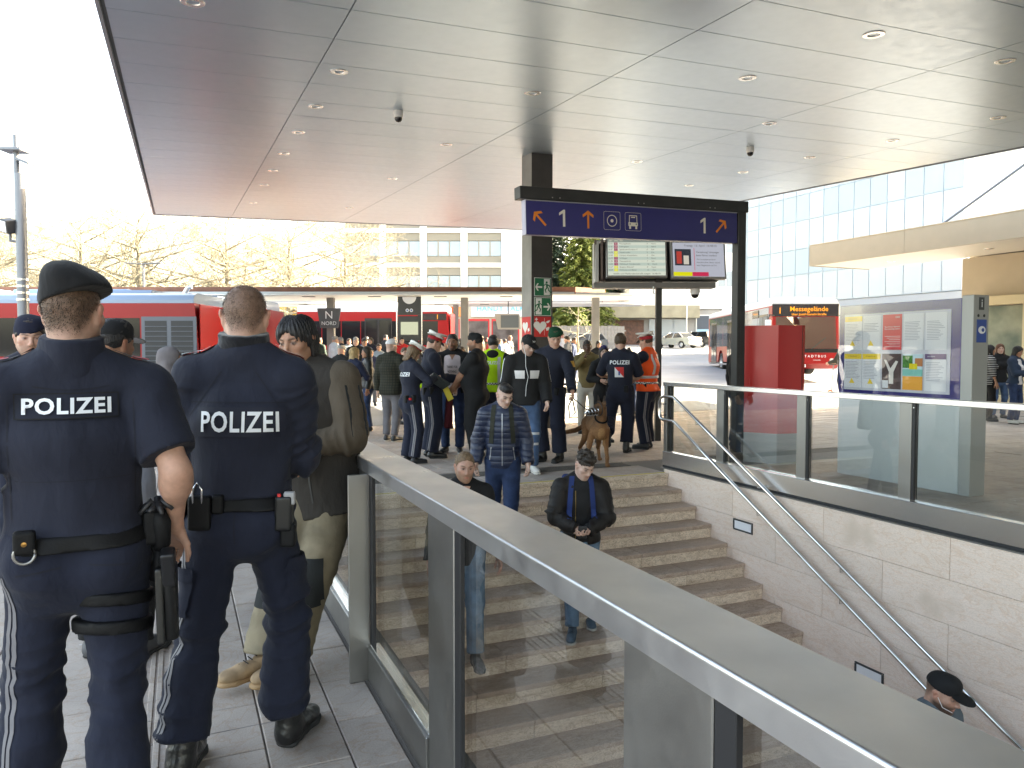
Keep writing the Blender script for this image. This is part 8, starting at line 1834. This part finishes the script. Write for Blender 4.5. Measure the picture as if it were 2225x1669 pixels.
far('woman in black coat behind the woman in the blue hat', 1300, 24., 165, 1.68, 'tan', ('long', 'black'), (.014, .014, .015), 'black', True)
far('boy in grey jacket carrying a blue backpack', 1368, 18., -20, 1.60, 'tan', ('short', 'dark'), (.06, .07, .08), 'jeans', q=2)
# ------------------------------------------------------------------ the police dog (faces the viewer, body turned a little to the right, head turned left)
def dog():
    k = 1.0; q = lambda x, y, z: V(x, y, z); res = .0085
    # local frame: y forward (chest), x right
    Xs = V(1, 0, 0); hR = rotm('z', -62) @ rotm('x', -6); hc = V(.03, .36, .79); HS = 1.2; H = lambda x, y, z: hc + hR @ V(x, y, z) * HS
    pr = [cone(q(0, .20, .50), q(0, -.12, .53), (.105, .145), (.095, .120), .03, Xs), cone(q(0, -.12, .53), q(0, -.40, .55), (.090, .105), (.095, .110), .04, Xs), ell(q(0, .26, .50), (.098, .10, .13), None, .04),
          cone(q(0, .24, .58), q(-.01, .34, .72), (.075, .095), (.060, .070), .05, Xs), ell(hc, (.077, .09, .074), hR, .04), cone(H(0, .04, -.01), H(0, .17, -.030), (.045, .048), (.029, .031), .03, hR @ V(1, 0, 0)), ell(H(0, .185, -.018), (.018, .014, .014), hR, .008)]
    for s in (-1, 1):
        pr += [cone(H(s * .040, -.030, .045), H(s * .055, -.035, .135), (.038, .020), (.007, .006), .015, hR @ V(1, 0, 0))]
    front = [(-.085, .22, (-.10, .23, .0), (0, .02)), (.085, .20, (.21, .34, 0.), (0, .02))]
    for sx, sy, (fx, fy, fz), _ in front:      # shoulder, elbow, wrist, paw
        sh = q(sx, sy, .50); pw = q(fx, fy, .03); el = sh + (pw - sh) * .42 + V(0, -.05, 0); wr = sh + (pw - sh) * .80 + V(0, .012, 0)
        pr += [cone(sh, el, (.050, .065), (.038, .042), .03, Xs), cone(el, wr, .034, .024, .02), cone(wr, pw, .024, .024, .015), ell(pw + V(0, .03, -.004), (.031, .045, .024), None, .015)]
    for s, fx, fy in ((-1, -.13, -.44), (1, .12, -.50)):     # hip, stifle (forward), hock (backward), paw
        hp_ = q(s * .07, -.38, .53); st = q(s * .095, -.24, .36); hk = q(fx, fy - .03, .17); pw = q(fx, fy + .06, .03)
        pr += [cone(hp_, st, (.060, .095), (.045, .055), .04, Xs), cone(st, hk, .045, .025, .025), cone(hk, pw, .024, .023, .015), ell(pw + V(0, .03, -.004), (.030, .042, .023), None, .015)]
    P, F = nets(pr, res); N = vnormals(P, F); P = P + N * (.0028 * snoise(P, 70, 3) + .002 * snoise(P, 150, 4))[:, None]
    tan_, dk, lt = np.array(lin(150, 104, 66)) * .72, np.array((.012, .009, .008)), np.array(lin(196, 150, 100)) * .75
    col = np.tile(tan_, (len(P), 1)); mix = lambda w, c: col * (1 - w[:, None]) + c[None] * w[:, None]; sm = lambda v, a, b: np.clip((v - a) / (b - a), 0, 1)
    nz = snoise(P, 14, 6)
    col = mix(np.clip(sm(P[:, 2], .50, .64) * .62 * (.65 + .45 * nz), 0, 1), dk); col = mix(sm(-P[:, 2], -.50, -.36) * (np.abs(P[:, 1]) < .3) * (np.abs(P[:, 0]) < .07) * .6, lt)
    Q = (P - hc) @ hR / HS; col = mix(sm(Q[:, 1], .02, .10) * (np.linalg.norm(P - hc, axis=1) < .26) * .92, dk); col = mix((sm(Q[:, 2], .055, .085) * (np.linalg.norm(P - hc, axis=1) < .2) * .9), dk)
    col = mix(np.exp(-((np.abs(Q[:, 0]) - .036) / .012) ** 2 - ((Q[:, 1] - .055) / .014) ** 2 - ((Q[:, 2] - .022) / .012) ** 2), dk * .5)
    col = mix(sm(np.abs(P[:, 0]), .0, .01) * 0 + (np.linalg.norm((P - V(0, .335, .45)) / V(.05, .06, .09), axis=1) < 1) * .45, lt)
    fur = bpy.data.materials.new('dog_fur'); fur.use_nodes = True; n = fur.node_tree.nodes; L = fur.node_tree.links; b = n['Principled BSDF']; at = n.new('ShaderNodeAttribute'); at.attribute_name = 'Col'
    nzn = n.new('ShaderNodeTexNoise'); nzn.inputs['Scale'].default_value = 90; tc = n.new('ShaderNodeTexCoord'); L.new(tc.outputs['Object'], nzn.inputs[0]); mr = n.new('ShaderNodeMapRange'); mr.inputs['From Min'].default_value = .3; mr.inputs['From Max'].default_value = .7; mr.inputs['To Min'].default_value = .75; mr.inputs['To Max'].default_value = 1.2; L.new(nzn.outputs[0], mr.inputs[0])
    mx = n.new('ShaderNodeMix'); mx.data_type = 'RGBA'; mx.blend_type = 'MULTIPLY'; mx.inputs[0].default_value = 1; L.new(at.outputs[0], mx.inputs[6]); L.new(mr.outputs[0], mx.inputs[7]); L.new(mx.outputs[2], b.inputs['Base Color']); b.inputs['Roughness'].default_value = .8
    p = place(1296, 10.2); o = obj('dog', pmesh('dog', P, F, fur, col), None, p, hd(168, 1296)); tag(o, 'tan shepherd dog with dark muzzled face standing beside its handler', 'dog')
    tl = [q(0, -.46, .54), q(.05, -.58, .47), q(.16, -.66, .40), q(.32, -.66, .37), q(.46, -.62, .40)]; mb = MB(); mb.tube(tl, [.03, .034, .036, .03, .008], 10); t_ = mb.obj('tail', mat('tail_fur', tuple(tan_ * .75), .85, var=.4, vscale=30, bump=.5, bscale=120), o, smooth=True)
    mz = MB()
    for y, r in ((.06, .050), (.10, .046), (.14, .042), (.18, .036)): mz.tube([H(r * math.cos(a), y, -.022 + r * .95 * math.sin(a)) for a in np.linspace(0, 6.283, 16)], .0032, 6)
    for a in (0, .8, 1.57, 2.3, 3.14, 4.1, 5.2): mz.tube([H(.050 * math.cos(a), .06, -.022 + .047 * math.sin(a)), H(.042 * math.cos(a), .14, -.022 + .040 * math.sin(a)), H(.034 * math.cos(a), .185, -.022 + .033 * math.sin(a)), H(0, .215, -.022)], .0035, 6)
    mz.obj('muzzle', INOX, o); MB().tube([H(.05 * math.cos(a) * 1.35, .02, -.005 + .075 * math.sin(a)) for a in np.linspace(0, 6.283, 18)], .007, 6).obj('muzzle_strap', BLACKR, o)
    c = V(-.005, .295, .655); ax = nrm(V(-.01, .10, .14)); u = nrm(np.cross(ax, Xs)); MB().tube([c + Xs * .082 * math.cos(a) + u * .096 * math.sin(a) for a in np.linspace(0, 6.283, 22)], .012, 8).obj('collar', BELT, o)
    hand = F16.wr[0]; R16 = Matrix.Rotation(hd(205, 1196), 3, 'Z'); hw = place(1196, 10.45) + R16 @ Vector(hand) + Vector((0, 0, -.09)); Rd = Matrix.Rotation(-hd(168, 1296), 3, 'Z'); e = Rd @ (hw - p)
    e = np.array(e); s_ = c + u * -.09; ld = MB(); ld.tube([s_, (s_ + e) / 2 + V(.0, 0, -.05), e], .008, 7); ld.tube([e, e + V(.05, 0, -.12), e + V(.03, 0, -.28), e + V(-.04, 0, -.20), e], .009, 7); ld.obj('leash', mat('leash_dark', (.05, .04, .03), .7), o)
dog()
